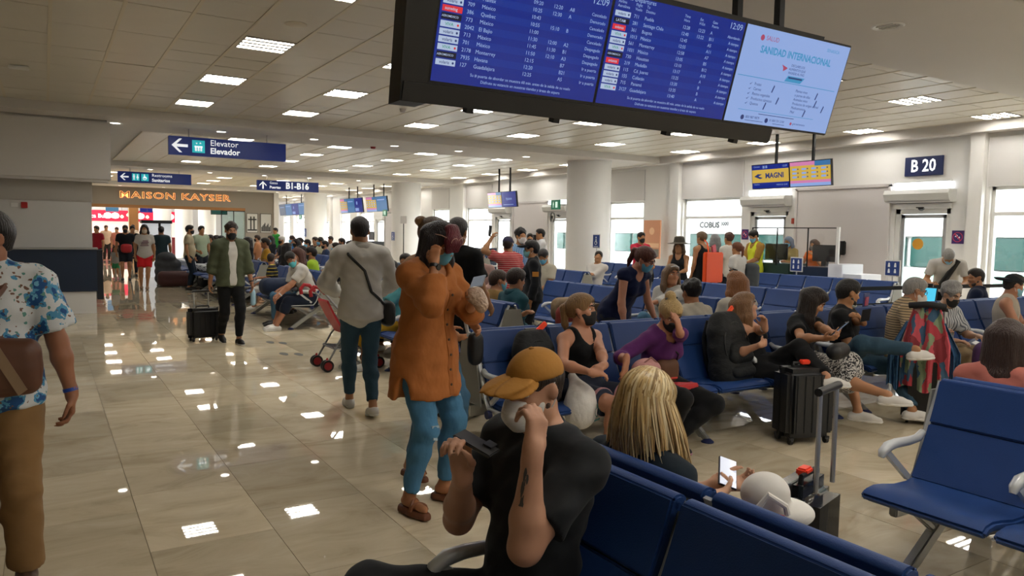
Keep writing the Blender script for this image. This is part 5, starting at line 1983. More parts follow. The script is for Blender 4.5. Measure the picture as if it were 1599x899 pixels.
# ================================================================== counters, podium, barriers
t = thing('information_counter', 'long navy counter with white base against the white wall', 'counter', (-3.0, 16.1, 0))
MB().box(-5.0, 3.82, -0.12, 0.22, 0.41, 1.19).build('front_panel', M_navy, t, bevel=0.006)
MB().box(-5.0, 3.80, -0.08, 0.22, 0.0, 0.41).build('base', M_white, t)
MB().box(-5.0, 3.84, -0.16, 0.24, 1.19, 1.22).build('counter_top', mat('counter top grey', '#9b9a96', 0.4), t, bevel=0.004)
MB().box(3.82, 3.92, -0.08, 0.22, 0.25, 1.18).build('end_panel', mat('counter end dark', '#0c1522', 0.5), t)

# boarding podium of gate B 20
PX = 13.15
t = thing('boarding_podium', 'navy boarding podium with clear screens below the yellow gate screens', 'podium', (PX, 9.8, 0))
MB().box(-0.25, 0.35, -0.72, 0.10, 0.0, 1.06).build('desk', M_navy, t, bevel=0.008)
MB().box(-0.25, 0.35, 0.20, 1.15, 0.0, 1.10).build('desk', mat('podium green', '#1f3a34', 0.4), t, bevel=0.008)
MB().box(-0.28, 0.40, -1.02, -0.72, 0.0, 1.14).build('side_cabinet', mat('podium white', '#d8dade', 0.4), t, bevel=0.008)
MB().box(-0.24, 0.40, -1.40, -1.02, 0.0, 0.96).build('side_cabinet', mat('podium white', '#d8dade', 0.4), t, bevel=0.008)
f = MB()
for yy in (-0.86, 0.0 - 0.22, 0.52, 1.16):
    f.box(-0.26, -0.24, yy - 0.01, yy + 0.01, 1.06, 1.84)
f.box(-0.26, -0.24, -0.86, 1.16, 1.82, 1.84)
f.build('screen_frame', M_blackmetal, t)
MB().box(-0.27, -0.23, -0.92, -0.86, 1.0, 1.85).build('end_post', M_whitemetal, t)
for (a, b) in ((-0.85, -0.23), (-0.21, 0.51), (0.53, 1.15)):
    MB().box(-0.253, -0.247, a, b, 1.08, 1.82).build('pane', M_glass, t)
for yy, lb in ((-0.45, 'black monitor on the near desk of the boarding podium'), (0.72, 'black monitor on the far desk of the boarding podium')):
    q = thing('monitor', lb, 'monitor', (PX, 9.8 + yy, 1.08))
    MB().box(-0.03, 0.02, -0.28, 0.28, 0.09, 0.42).build('housing', M_black, q, bevel=0.01)
    MB().box(-0.05, 0.05, -0.05, 0.05, 0.0, 0.10).build('foot', M_black, q)
t = thing('wall_telephone', 'black telephone on the wall beside the boarding podium', 'telephone', (WX - 0.05, 9.95, 1.28))
MB().box(-0.08, 0.03, -0.09, 0.09, 0, 0.30).build('body', M_black, t, bevel=0.02)
MB().tube([(-0.05, 0, 0.0), (-0.06, 0.02, -0.12), (-0.04, 0.03, -0.22), (-0.02, 0.02, -0.30)], 0.012, 6).build('cord', M_black, t)
t = thing('wall_telephone', 'black telephone on the wall behind the white-shirted staff', 'telephone', (WX - 0.05, 21.9, 1.25))
MB().box(-0.08, 0.03, -0.10, 0.10, 0, 0.34).build('body', M_black, t, bevel=0.02)
MB().tube([(-0.05, 0, 0.0), (-0.06, 0.02, -0.12), (-0.03, 0.02, -0.34)], 0.014, 6).build('cord', M_black, t)
# second podium further along
t = thing('boarding_podium', 'dark boarding podium with clear screens behind the striped red top', 'podium', (13.1, 23.6, 0))
MB().box(-0.25, 0.35, -1.0, 1.0, 0.0, 1.10).build('desk', M_navy, t, bevel=0.008)
f = MB()
for yy in (-1.0, 0.0, 1.0):
    f.box(-0.26, -0.24, yy - 0.01, yy + 0.01, 1.1, 1.84)
f.box(-0.26, -0.24, -1.0, 1.0, 1.82, 1.84)
f.build('screen_frame', M_blackmetal, t)
MB().box(-0.253, -0.247, -1.0, 1.0, 1.1, 1.82).build('pane', M_glass, t)
t = thing('boarding_podium', 'black boarding podium with monitors under the far gate screens', 'podium', (12.9, 34.0, 0))
MB().box(-0.25, 0.35, -1.6, 1.6, 0.0, 1.15).build('desk', M_black, t, bevel=0.008)
for yy in (-1.1, 0.2, 1.1):
    MB().box(-0.1, -0.05, yy - 0.3, yy + 0.3, 1.2, 1.6).build('monitor', M_black, t)

# white gauge stand and black pole sign
t = thing('pole_stand', 'tall white pole stand with a ring beside the near column', 'stand', (11.6, 16.6, 0))
MB().tube([(0, 0, 0.05), (0, 0, 1.95)], 0.045, 12).build('pole', M_whitemetal, t)
pts = [(0, 0.10 * math.cos(a), 2.07 + 0.13 * math.sin(a)) for a in np.linspace(0, 6.283, 17)]
MB().tube(pts, 0.02, 8).build('ring', mat('ring grey', '#6f706e', 0.4), t, smooth=True)
MB().lathe((0, 0, 0), [(0, 0.06), (0.12, 0.05), (0.16, 0.0), (0, 0)], 20).build('base', M_black, t, smooth=True)
t = thing('pole_sign', 'white sign plate on a thin black pole before the second column', 'sign', (11.4, 26.0, 0))
MB().tube([(0, 0, 0.02), (0, 0, 1.95)], 0.02, 8).build('pole', M_black, t)
MB().box(-0.02, 0.02, -0.25, 0.25, 1.92, 2.2).build('plate', mat('plate grey', '#b9b6b0', 0.5), t)
MB().cyl((0, 0), 0.2, 0, 0.03, 20).build('base', M_black, t)


def stanchion(label, x, y, to=None):
    t = thing('barrier_post', label, 'barrier post', (x, y, 0))
    MB().cyl((0, 0), 0.032, 0.02, 0.97, 14).build('post', M_black, t, smooth=True)
    MB().lathe((0, 0, 0), [(0, 0.05), (0.08, 0.04), (0.17, 0.012), (0.17, 0), (0, 0)], 24).build('base', M_black, t, smooth=True)
    MB().cyl((0, 0), 0.04, 0.88, 1.0, 14).build('belt_head', M_black, t, smooth=True)
    if to:
        for z in (0.95, 0.72):
            MB().bar((0, 0, z), (to[0] - x, to[1] - y, z), 0.004, 0.055).build('belt', mat('belt black', '#0a0b0d', 0.7), t)


stanchion('black queue barrier post right of the striped-shirt man', 9.0, 6.15, (10.9, 6.0))
stanchion('black queue barrier post behind the man in navy polo', 10.9, 6.0, (12.9, 5.7))
stanchion('black queue barrier post by the right-hand window wall', 12.9, 5.7)
stanchion('black queue barrier post left of the near column', 12.4, 18.6, (12.4, 21.6))
stanchion('black queue barrier post below the small far gate screens', 12.4, 21.6)
stanchion('black queue barrier post before the second column', 12.4, 25.6, (12.4, 22.8))
t = thing('laptop', 'open laptop with a bright cyan screen behind the grey-haired couple', 'laptop', (10.05, 5.66, 0.0))
MB().box(-0.2, 0.2, -0.3, 0.3, 0.70, 0.74).build('stand_shelf', M_black, t)
MB().tube([(0, 0, 0), (0, 0, 0.70)], 0.03, 10).build('stand_leg', M_black, t)
MB().box(-0.16, 0.1, -0.17, 0.17, 0.742, 0.758).build('keyboard', M_black, t)
MB().obox((0.10, 0, 0.88), (0.02, 0, 0.11), (0, 0.17, 0), (0.006, 0, -0.001)).build('lid', M_black, t)
MB().obox((0.088, 0, 0.88), (0.018, 0, 0.10), (0, 0.155, 0), (0.004, 0, -0.001)).build('screen', screen_mat('laptop screen', '#4fc4e6', 1.1), t)

# white light box pillar in the far aisle
t = thing('advertising_totem', 'tall white lit totem between the far travelers and bags', 'totem', (3.1, 27.0, 0))
MB().box(-0.42, 0.42, -0.15, 0.15, 0.0, 1.75).build('panel', emit('totem white', '#dfe4ea', 0.25), t)
MB().box(0.05, 0.12, -0.16, 0.16, 0.0, 1.75).build('stripe', M_blackmetal, t)
MB().box(-0.46, 0.46, -0.2, 0.2, 1.75, 1.85).build('cap', M_black, t)

# ================================================================== outside: apron, buses
MB().box(X1 + 0.4, 90, -60, 120, -0.25, -0.05).build('ground', mat('apron concrete', '#a5a49c', 0.9, var=0.06, vscale=(0.4, 0.4, 0.4)), kind='structure')


def bus(label, x, y0, y1, text=None):
    t = thing('airport_bus', label, 'bus', (x, (y0 + y1) / 2, 0))
    L = (y1 - y0) / 2
    body = MB()
    body.box(0, 2.6, -L, L, 0.35, 0.98).box(0, 2.6, -L, L, 1.72, 3.0).box(0.15, 2.45, -L + 0.1, L - 0.1, 0.98, 1.72)
    body.build('body', mat('bus white', '#dfe3e2', 0.35), t, bevel=0.03)
    nW = int(2 * L / 1.4)
    w = 2 * L / nW
    mw = mat('bus window teal', '#20403b', 0.12, spec=0.5)
    me_ = None
    for k in range(nW):
        if me_ is None:
            me_ = MB().box(0.02, 0.12, 0.06, w - 0.06, 1.0, 1.70).build('bus_window', mw, t, bevel=0.02)
            me_.location = (0, -L, 0)
        else:
            o = me_.copy(); COL.objects.link(o); o.parent = t; o.location = (0, -L + k * w, 0)
    MB().box(-0.01, 0.02, -L, L, 0.70, 0.95).build('stripe', mat('bus stripe', '#8fb5a8', 0.4), t)
    for yy in (-L * 0.62, L * 0.62):
        for xx in (0.05, 2.3):
            MB().tube([(xx, yy, 0.42), (xx + 0.25, yy, 0.42)], 0.42, 24).build('wheel', M_black, t)
    if text:
        F = Face2D((-0.004, text[1] - (y0 + y1) / 2, text[2]), (0, -1, 0), (0, 0, 1))
        F.text('lettering', 'COBUS', 0, 0, 0.25, h=0.02, bold=0.05)
        F.text('lettering', '3000', 0.86, 0.04, 0.16, h=0.02, bold=0.05)
        F.build(t, dict(lettering=mat('bus lettering', '#15171a', 0.7)))
    return t


bus('white airport bus reading COBUS 3000 outside the gate windows', 17.4, 5.6, 17.8, (0, 16.85, 1.98))
bus('white airport bus outside the farther windows behind the near column', 19.5, 19.5, 31.5)
bus('white airport bus with teal windows outside the right-hand window', 19.0, -6.5, 4.6)

# ================================================================== bags
def volthing(name, label, cat, V, m, res=0.01, group=None, part='body'):
    v, F = V.mesh(res)
    o = vec((v[:, 0].min() + v[:, 0].max()) / 2, (v[:, 1].min() + v[:, 1].max()) / 2, v[:, 2].min())
    t = thing(name, label, cat, o, 0, group)
    np_mesh(part, v - o, F, m, t)
    return t, o


def rbox(V, c, half, r, yaw=0.0, tilt=0.0, k=0.03):
    """rounded block as a bundle of capsules"""
    R = rot('Z', yaw) @ rot('X', tilt)
    hx, hy, hz = half
    n = max(2, int(math.ceil(hx / r)) + 1)
    V.ell(c, R, vec(hx, hy, hz) * 0.98, k)
    for zz in np.linspace(-hz + r, hz - r, max(2, int(2 * hz / r / 1.2))):
        for yy in np.linspace(-hy + r, hy - r, max(1, int(2 * hy / r / 1.2))):
            V.cap(c + R @ vec(-hx + r, yy, zz), c + R @ vec(hx - r, yy, zz), r, r, k)
    return R


def suitcase(label, x, y, yaw, w=0.42, d=0.26, h=0.62, col='#17191c', handle=0.40, rough=0.4, tag_col=None, ribs=5, gloss=0.0, bev=0.045):
    t = thing('suitcase', label, 'suitcase', (x, y, 0), math.radians(yaw))
    m = mat('suitcase_' + col + str(rough), col, rough, coat=gloss, bump=0.05, bscale=(60, 60, 60))
    z0 = 0.05
    b = MB().box(-w / 2, w / 2, -d / 2, d / 2, z0, z0 + h)
    b.build('shell', m, t, smooth=True, bevel=bev, seg=5)
    for sd in (-1, 1):
        for k in range(ribs):
            xx = -w / 2 + 0.07 + (w - 0.14) * k / max(1, ribs - 1)
            MB().box(xx - 0.011, xx + 0.011, sd * d / 2 - 0.006, sd * d / 2 + 0.006, z0 + 0.05, z0 + h - 0.05).build('rib', m, t, bevel=0.004)
    MB().box(-w / 2 - 0.004, w / 2 + 0.004, -0.008, 0.008, z0 - 0.0, z0 + h + 0.003).build('zip_seam', M_black, t, bevel=0.003)
    wh = None
    for sx in (-1, 1):
        for sy in (-1, 1):
            c = (sx * (w / 2 - 0.05), sy * (d / 2 - 0.05))
            q = MB().tube([(c[0] - 0.012, c[1], 0.028), (c[0] + 0.012, c[1], 0.028)], 0.028, 14)
            q.box(c[0] - 0.02, c[0] + 0.02, c[1] - 0.02, c[1] + 0.02, 0.035, 0.058)
            q.build('wheel', M_black, t)
    top = z0 + h
    MB().tube([(-0.09, 0.03, top), (-0.085, 0.03, top + 0.03), (0.085, 0.03, top + 0.03), (0.09, 0.03, top)], 0.012, 8).build('carry_handle', M_black, t, smooth=True)
    if handle:
        for sx in (-1, 1):
            MB().tube([(sx * 0.10, d / 2 - 0.03, top - 0.02), (sx * 0.10, d / 2 - 0.03, top + handle)], 0.011, 8).build('handle_rod', M_alu, t, smooth=True)
        MB().tube([(-0.125, d / 2 - 0.03, top + handle), (0.125, d / 2 - 0.03, top + handle)], 0.018, 10).build('grip', M_black, t, smooth=True)
    if tag_col:
        MB().box(-0.03, 0.05, -0.01, 0.04, top + 0.02, top + 0.055).build('luggage_tag', mat('tag_' + tag_col, tag_col, 0.5), t, bevel=0.008)
    return t


def backpack(label, c, yaw, w=0.30, d=0.18, h=0.46, col='#14171a', tilt=-12, tag_col=None, res=0.009, strap=True, name='backpack', cat='backpack'):
    """c is the centre of the base; front of the pack looks along local -y"""
    V = Vol()
    o = vec(0, 0, 0)
    R = rot('X', tilt)
    mid = R @ vec(0, 0, h / 2)
    for zz, k1, k2 in ((0.09, 1.0, 1.0), (0.25, 1.0, 1.0), (0.5, 0.98, 0.95), (0.75, 0.92, 0.85), (0.92, 0.72, 0.62)):
        p = R @ vec(0, 0, zz * h)
        V.cap(p + vec(-w / 2 * k1 + d / 2 * k2 * 0.9, 0, 0), p + vec(w / 2 * k1 - d / 2 * k2 * 0.9, 0, 0), d / 2 * k2, d / 2 * k2, 0.05)
    V.cut(vec(0, 0, 0.0), (0, 0, -1))
    v, F = V.mesh(res)
    t = thing(name, label, cat, c, math.radians(yaw))
    m = mat('pack_' + col, col, 0.75, var=0.25, vscale=(10, 10, 10), bump=0.5, bscale=(14, 14, 20))
    np_mesh('body', v, F, m, t)
    P = Vol()
    for zz, k1 in ((0.14, 0.74), (0.36, 0.74), (0.48, 0.66)):
        p = R @ vec(0, -d * 0.42, zz * h)
        P.cap(p + vec(-w / 2 * k1 + 0.05, 0, 0), p + vec(w / 2 * k1 - 0.05, 0, 0), 0.055, 0.055, 0.03)
    P.cut(vec(0, 0, 0.0), (0, 0, -1))
    v, F = P.mesh(res)
    np_mesh('front_pocket', v, F, m, t)
    zip_ = MB()
    pts = [R @ vec(math.sin(a) * w * 0.43, -d * 0.36, h * (0.52 + 0.36 * math.cos(a))) for a in np.linspace(-1.9, 1.9, 15)]
    zip_.tube(pts, 0.006, 6).build('zip', M_black, t, smooth=True)
    top = R @ vec(0, 0.02, h)
    MB().tube([top + vec(-0.05, 0, -0.02), top + vec(-0.04, 0, 0.03), top + vec(0.04, 0, 0.03), top + vec(0.05, 0, -0.02)], 0.010, 8).build('grab_loop', M_black, t, smooth=True)
    if strap:
        for sx in (-1, 1):
            MB().tube([R @ vec(sx * 0.07, d * 0.40, h * 0.95), R @ vec(sx * 0.085, d * 0.62, h * 0.7), R @ vec(sx * 0.10, d * 0.62, h * 0.35), R @ vec(sx * 0.11, d * 0.42, h * 0.08)], 0.020, 8).build('strap', m, t, smooth=True)
    if tag_col:
        MB().obox(top + vec(0.06, -0.03, 0.03), vec(0.055, 0.0, 0.045), vec(0, 0.012, 0), vec(-0.012, 0, 0.015)).build('luggage_tag', mat('tag_' + tag_col, tag_col, 0.5), t, bevel=0.006)
    return t


SEATZ = 0.425
backpack('black backpack with an orange tag on the end seat', (2.93, 4.32, SEATZ), 0, w=0.34, d=0.22, h=0.50, tag_col='#ff4a20')
backpack('big black backpack upright on a seat beside the purple-top woman', (4.84, 4.26, SEATZ), 8, w=0.40, d=0.26, h=0.55, col='#0f1213', tag_col='#ff5a2a')
suitcase('black upright suitcase with orange tag before the woman on her phone', 5.12, 3.78, -18, w=0.42, d=0.27, h=0.55, col='#17191c', handle=0, tag_col='#ff4422')
suitcase('glossy dark hard shell suitcase with raised handle beside the blonde', 2.86, 2.10, 196, w=0.40, d=0.26, h=0.50, col='#1d1f23', handle=0.42, rough=0.12, tag_col='#ff4a2a', gloss=0.6, ribs=0, bev=0.075)
suitcase('black suitcase hidden under the draped colourful jacket', 6.63, 3.62, -60, w=0.40, d=0.24, h=0.56, col='#0d0e10', handle=0.40)
suitcase('small black cabin case wheeled by the man in olive overshirt', 1.92, 11.50, 8, w=0.42, d=0.24, h=0.42, col='#0f1011', handle=0.24)

# draped jacket over the raised handle
V = Vol()
jc = vec(6.60, 3.66, 0)
t = thing('jacket', 'red, green and blue patchwork jacket draped over a suitcase handle', 'jacket', (6.55, 3.62, 0.30), math.radians(-60))
def drape(name, x0, x1, z0, z1, y, m, wave=0.03, th=0.03):
    n, mm = 29, 12
    vs = []
    for s_ in (0, 1):
        for j in range(mm):
            f = j / (mm - 1)
            for i in range(n):
                g_ = i / (n - 1)
                xx = x0 + (x1 - x0) * g_
                xx = xx * (0.55 + 0.45 * min(1, f * 2.2))
                zz = z1 + (z0 + 0.03 * math.sin(g_ * 9) - z1) * f
                yy = y - 0.10 * math.sin(min(1, f * 1.6) * 1.57) + wave * (math.sin(g_ * 17 + f * 2) + 0.6 * math.sin(g_ * 31 + 1 - f * 3)) * (0.25 + 0.75 * f) + (th if s_ else 0)
                vs.append((xx, yy, zz))
    fs = []
    q = n * mm
    for j in range(mm - 1):
        for i in range(n - 1):
            a = j * n + i
            fs += [(a, a + 1, a + n + 1, a + n), (q + a + n, q + a + n + 1, q + a + 1, q + a)]
    for j in range(mm - 1):
        for i in (0, n - 1):
            a = j * n + i
            fs.append((a, a + n, q + a + n, q + a))
    for i in range(n - 1):
        for j in (0, mm - 1):
            a = j * n + i
            fs.append((a, a + 1, q + a + 1, q + a))
    return MB().add(vs, fs).build(name, m, t, smooth=True)


def patch_mat():
    m, nt, b = new_mat('patchwork cloth')
    N, L = nt.nodes.new, nt.links.new
    tc = N('ShaderNodeTexCoord'); vo = N('ShaderNodeTexVoronoi'); vo.inputs['Scale'].default_value = 1.0
    mp = N('ShaderNodeMapping'); mp.inputs['Scale'].default_value = (17, 17, 6.5)
    nz = N('ShaderNodeTexNoise'); nz.inputs['Scale'].default_value = 9; nz.inputs['Detail'].default_value = 4
    ad = N('ShaderNodeVectorMath'); ad.operation = 'MULTIPLY_ADD'; ad.inputs[1].default_value = (0.09, 0.09, 0.09)
    rp = N('ShaderNodeValToRGB'); rp.color_ramp.interpolation = 'CONSTANT'
    cr = rp.color_ramp
    cols = ['#b03a44', '#7f9070', '#8a3038', '#3a5a74', '#a8867c', '#c2505a']
    cr.elements[0].color = lin(cols[0]) + (1,); cr.elements[1].position = 0.2; cr.elements[1].color = lin(cols[1]) + (1,)
    for k, c in enumerate(cols[2:]):
        e = cr.elements.new(0.36 + 0.16 * k); e.color = lin(c) + (1,)
    sp = N('ShaderNodeSeparateColor')
    L(tc.outputs['Object'], nz.inputs['Vector']); L(nz.outputs['Color'], ad.inputs[0]); L(tc.outputs['Object'], ad.inputs[2]); L(ad.outputs[0], mp.inputs[0]); L(mp.outputs[0], vo.inputs['Vector']); L(vo.outputs['Color'], sp.inputs[0]); L(sp.outputs[0], rp.inputs[0])
    L(rp.outputs[0], b.inputs['Base Color']); b.inputs['Roughness'].default_value = 0.85
    return m


drape('lining', -0.19, 0.19, 0.02, 0.74, 0.03, patch_mat())
drape('sleeve', -0.29, -0.15, 0.02, 0.60, 0.05, mat('denim blue', '#31597e', 0.85, bump=0.5, bscale=(20, 20, 30)))
drape('sleeve', 0.15, 0.27, 0.04, 0.60, 0.05, mat('denim blue', '#31597e', 0.85))
MB().tube([(-0.14, 0.03, 0.745), (0.0, -0.01, 0.765), (0.14, 0.03, 0.745)], 0.028, 10).build('collar', mat('collar dark', '#181a1e', 0.7), t, smooth=True)

# white plastic bag between the seats
V = Vol()
bc = vec(3.10, 4.05, 0.42)
V.ell(bc + vec(0, 0, 0.02), np.eye(3), (0.125, 0.11, 0.155), 0.05)
V.cap(bc + vec(0, 0.0, 0.10), bc + vec(-0.02, 0.08, 0.22), 0.07, 0.03, 0.06)
t, o_ = volthing('plastic_bag', 'white plastic shopping bag hanging by the seat edge', 'bag', V, mat('white plastic', '#d6d4d0', 0.35, bump=0.9, bscale=(14, 14, 10)), 0.008)
F = Face2D(bc - o_ + vec(0.062, -0.095, -0.02), unit((0.9, 0.45, 0)), (0, 0, 1))
F.ring('print', 0, 0.02, 0.035, 0.008, 0.006, 14); F.rect('print', -0.045, 0.045, -0.04, -0.028, 0.006); F.rect('print', -0.01, 0.01, 0.05, 0.075, 0.006)
F.build(t, dict(print=mat('bag print', '#3f6b64', 0.5)))
# pink bag on lap, red folder
V = Vol()
V.ell((3.66, 4.02, 0.655), rot('Z', 20), (0.13, 0.10, 0.085), 0.03)
t, o_ = volthing('handbag', 'soft pink handbag on the lap of the black-vest woman', 'bag', V, mat('pink quilted', '#c08a86', 0.7, bump=0.6, bscale=(26, 26, 26)), 0.008)
MB().tube([vec(3.58, 3.99, 0.70) - o_, vec(3.64, 3.95, 0.76) - o_, vec(3.74, 3.98, 0.70) - o_], 0.006, 6).build('strap', mat('pink strap', '#a36f6c', 0.6), t, smooth=True)
simple('folder', MB().box(3.92, 4.20, 4.02, 4.24, 0.468, 0.51), mat('folder red', '#c8383c', 0.5), 'flat coral red folder on the seat between the two women', 'folder', bevel=0.008)

# bags in the middle rows
backpack('dark teal rucksack on the seat behind the orange luggage tag', (3.74, 5.12, 0.425), 190, w=0.36, d=0.22, h=0.44, col='#16262e', res=0.012)
V = Vol(); rbox(V, vec(4.92, 6.62, 0.80), (0.24, 0.14, 0.13), 0.09)
volthing('duffel_bag', 'tan camouflage duffel bag beside the teal-jacket traveler', 'bag', V, mat('camo tan', '#7a6448', 0.8, var=0.7, vscale=(16, 16, 16)), 0.014)
suitcase('dark grey suitcase carrying the camouflage duffel bag', 4.95, 6.62, 20, w=0.44, d=0.26, h=0.60, col='#1d1e22', handle=0)
V = Vol(); rbox(V, vec(4.62, 6.30, 0.72), (0.12, 0.10, 0.16), 0.08)
volthing('shoulder_bag', 'rust red shoulder bag beside the camouflage duffel', 'bag', V, mat('rust red cloth', '#7c2a22', 0.75, bump=0.5), 0.012)
t = thing('paper_bag', 'brown paper bag standing behind the dark teal rucksack', 'bag', (4.80, 6.22, 0.56), 0.3)
MB().prism([(-0.13, 0), (0.13, 0), (0.14, 0.34), (-0.14, 0.34)], 1, -0.07, 0.07).build('body', mat('kraft paper', '#8d7350', 0.8), t)
MB().tube([(-0.05, -0.07, 0.33), (-0.04, -0.07, 0.40), (0.04, -0.07, 0.40), (0.05, -0.07, 0.33)], 0.005, 6).build('handle', mat('kraft paper', '#8d7350', 0.8), t)
suitcase('dark blue suitcase with red handle behind the black-vest woman', 5.75, 7.05, 20, w=0.44, d=0.28, h=0.70, col='#1a2636', handle=0, rough=0.6, tag_col='#c02a36')
backpack('black backpack on the floor right of the dark blue suitcase', (6.15, 6.55, 0.0), -10, w=0.40, d=0.28, h=0.72, col='#111314', res=0.014, tag_col=None)
backpack('black rucksack on the bench behind the reclining man in white', (11.55, 12.85, SEATZ), -90, w=0.34, d=0.22, h=0.46, col='#17191b', res=0.018)

# luggage by the far aisle
V = Vol(); rbox(V, vec(3.0, 22.4, 0.22), (0.42, 0.20, 0.21), 0.14)
volthing('duffel_bag', 'dark red holdall on the floor beside the khaki-shirt man', 'bag', V, mat('maroon cloth', '#3f1d1c', 0.7), 0.025)
V = Vol(); rbox(V, vec(2.95, 23.2, 0.38), (0.34, 0.26, 0.36), 0.16); V.ell((2.9, 23.1, 0.78), np.eye(3), (0.25, 0.2, 0.16), 0.06)
volthing('duffel_bag', 'grey bundle of bags piled behind the dark red holdall', 'bag', V, mat('grey bundle', '#3a3c40', 0.8, var=0.5), 0.03)
V = Vol(); rbox(V, vec(3.95, 20.55, 0.72), (0.22, 0.42, 0.28), 0.16)
t, o_ = volthing('sports_bag', 'big black sports bag with a white emblem on the bench', 'bag', V, mat('sports bag black', '#15171a', 0.7), 0.025)
F = Face2D(vec(-0.235, 0.05, 0.22), (0, -1, 0), (0, 0, 1))
F.disc('emblem', 0, 0, 0.13, 0.012, 20, ry=0.09); F.disc('emblem_core', 0.01, -0.01, 0.06, 0.016, 16, ry=0.035)
F.build(t, dict(emblem=mat('emblem white', '#d5d8d8', 0.6), emblem_core=mat('sports bag black', '#15171a', 0.7)))
V = Vol(); rbox(V, vec(3.75, 21.6, 0.25), (0.25, 0.4, 0.24), 0.14)
volthing('duffel_bag', 'black holdall on the floor under the sports bag bench', 'bag', V, mat('sports bag black', '#15171a', 0.7), 0.03)
V = Vol(); rbox(V, vec(3.45, 13.35, 0.62), (0.28, 0.22, 0.15), 0.12)
volthing('travel_bag', 'navy travel bag on the lap of the masked man in white tee', 'bag', V, mat('navy canvas', '#1d2b45', 0.8, bump=0.5), 0.014)

# ---- folded umbrella pushchair
t = thing('pushchair', 'red and grey folding pushchair with red wheels behind the white-shirted man', 'pushchair', (3.0, 8.54, 0), math.radians(-90))
M_tube = mat('pushchair tube grey', '#8b8d90', 0.35, metal=0.6)
M_redp = mat('pushchair red', '#b3222c', 0.5)
fr = None
for sx in (-1, 1):
    f = MB()
    f.tube([(sx * 0.20, 0.33, 0.10), (sx * 0.19, 0.10, 0.42), (sx * 0.19, -0.20, 0.78), (sx * 0.19, -0.33, 0.93)], 0.012, 8)
    f.tube([(sx * 0.20, -0.27, 0.10), (sx * 0.19, -0.10, 0.40), (sx * 0.18, 0.06, 0.56)], 0.012, 8)
    f.tube([(sx * 0.19, 0.26, 0.24), (sx * 0.19, -0.20, 0.26)], 0.008, 6)
    f.build('frame', M_tube, t, smooth=True)
    MB().tube([(sx * 0.19, -0.30, 0.90), (sx * 0.19, -0.37, 0.97), (sx * 0.19, -0.43, 0.98), (sx * 0.19, -0.47, 0.93), (sx * 0.19, -0.46, 0.87)], 0.022, 8).build('handle', M_redp, t, smooth=True)
    for yy in (0.34, -0.28):
        for dx in (-0.028, 0.028):
            xx = sx * 0.20 + dx
            w_ = MB().tube([(xx - 0.011, yy, 0.068), (xx + 0.011, yy, 0.068)], 0.068, 20).build('wheel', M_black, t, smooth=True)
            MB().tube([(xx - 0.014, yy, 0.068), (xx + 0.014, yy, 0.068)], 0.046, 16).build('hub', mat('wheel red', '#8c1820', 0.5), w_, smooth=True)
        MB().tube([(sx * 0.20 - 0.02, yy, 0.07), (sx * 0.20, yy, 0.15), (sx * 0.20 + 0.02, yy, 0.07)], 0.012, 6).build('fork', M_redp, t, smooth=True)
f = MB()
for (y_, z_) in ((0.30, 0.14), (-0.20, 0.26), (-0.22, 0.80)):
    f.tube([(-0.20, y_, z_), (0.20, y_, z_)], 0.009, 6)
f.tube([(-0.19, 0.22, 0.26), (0.19, -0.20, 0.27)], 0.008, 6).tube([(0.19, 0.22, 0.26), (-0.19, -0.20, 0.27)], 0.008, 6)
f.build('cross_bar', M_tube, t, smooth=True)
f = MB()
prof = [(-0.26, 0.82), (-0.16, 0.62), (-0.05, 0.44), (0.04, 0.41), (0.16, 0.45)]
f.prism([(y_, z_) for y_, z_ in prof] + [(y_ - 0.015, z_ - 0.02) for y_, z_ in prof[::-1]], 0, -0.175, 0.175)
f.build('seat', M_redp, t, smooth=True)
MB().box(-0.16, 0.16, -0.18, 0.20, 0.255, 0.268).build('basket', mat('pushchair mesh', '#4c4e52', 0.8), t)
# floor markings
for k, (x, y) in enumerate(((2.72, 10.9), (2.86, 10.75), (2.62, 9.8), (2.78, 9.68))):
    simple('floor_sticker', MB().prism([(x + 0.05 * math.cos(a) * (1 + 0.2 * math.sin(a)), y + 0.13 * math.sin(a)) for a in np.linspace(0, 6.0, 12)], 2, 0.0002, 0.0015), mat('sticker dark', '#3a3a38', 0.6), ['dark footprint sticker on the floor, upper left of the four', 'dark footprint sticker on the floor, upper right of the four', 'dark footprint sticker on the floor, lower left of the four', 'dark footprint sticker on the floor, lower right of the four'][k], 'floor sticker')
# ================================================================== the travelers
def wp(x, y, d):
    p = at(x, y, d)
    return (p[0], p[1], p[2], 1)


def ground(x, d):
    p = at(x, 380, d)
    return (p[0], p[1])


DENIM = mat('denim mid blue', '#3c6480', 0.85, var=0.22, vscale=(6, 6, 3), bump=0.5, bscale=(16, 16, 10))
DENIM_L = mat('denim bright blue', '#3f7396', 0.85, var=0.25, vscale=(6, 6, 3), bump=0.5, bscale=(16, 16, 10))
DENIM_D = mat('denim dark teal', '#28475a', 0.85, var=0.2, vscale=(6, 6, 3), bump=0.5, bscale=(16, 16, 10))
BLACK_C = cloth('#131416', 'black cloth')
WHITE_C = cloth('#c9c6bf', 'white cloth')
SNEAK = mat('white sneaker', '#cfccc6', 0.55)
SOLE = mat('sole white', '#dcdad4', 0.6)
DARKSHOE = mat('dark shoe', '#1b1a1a', 0.5)


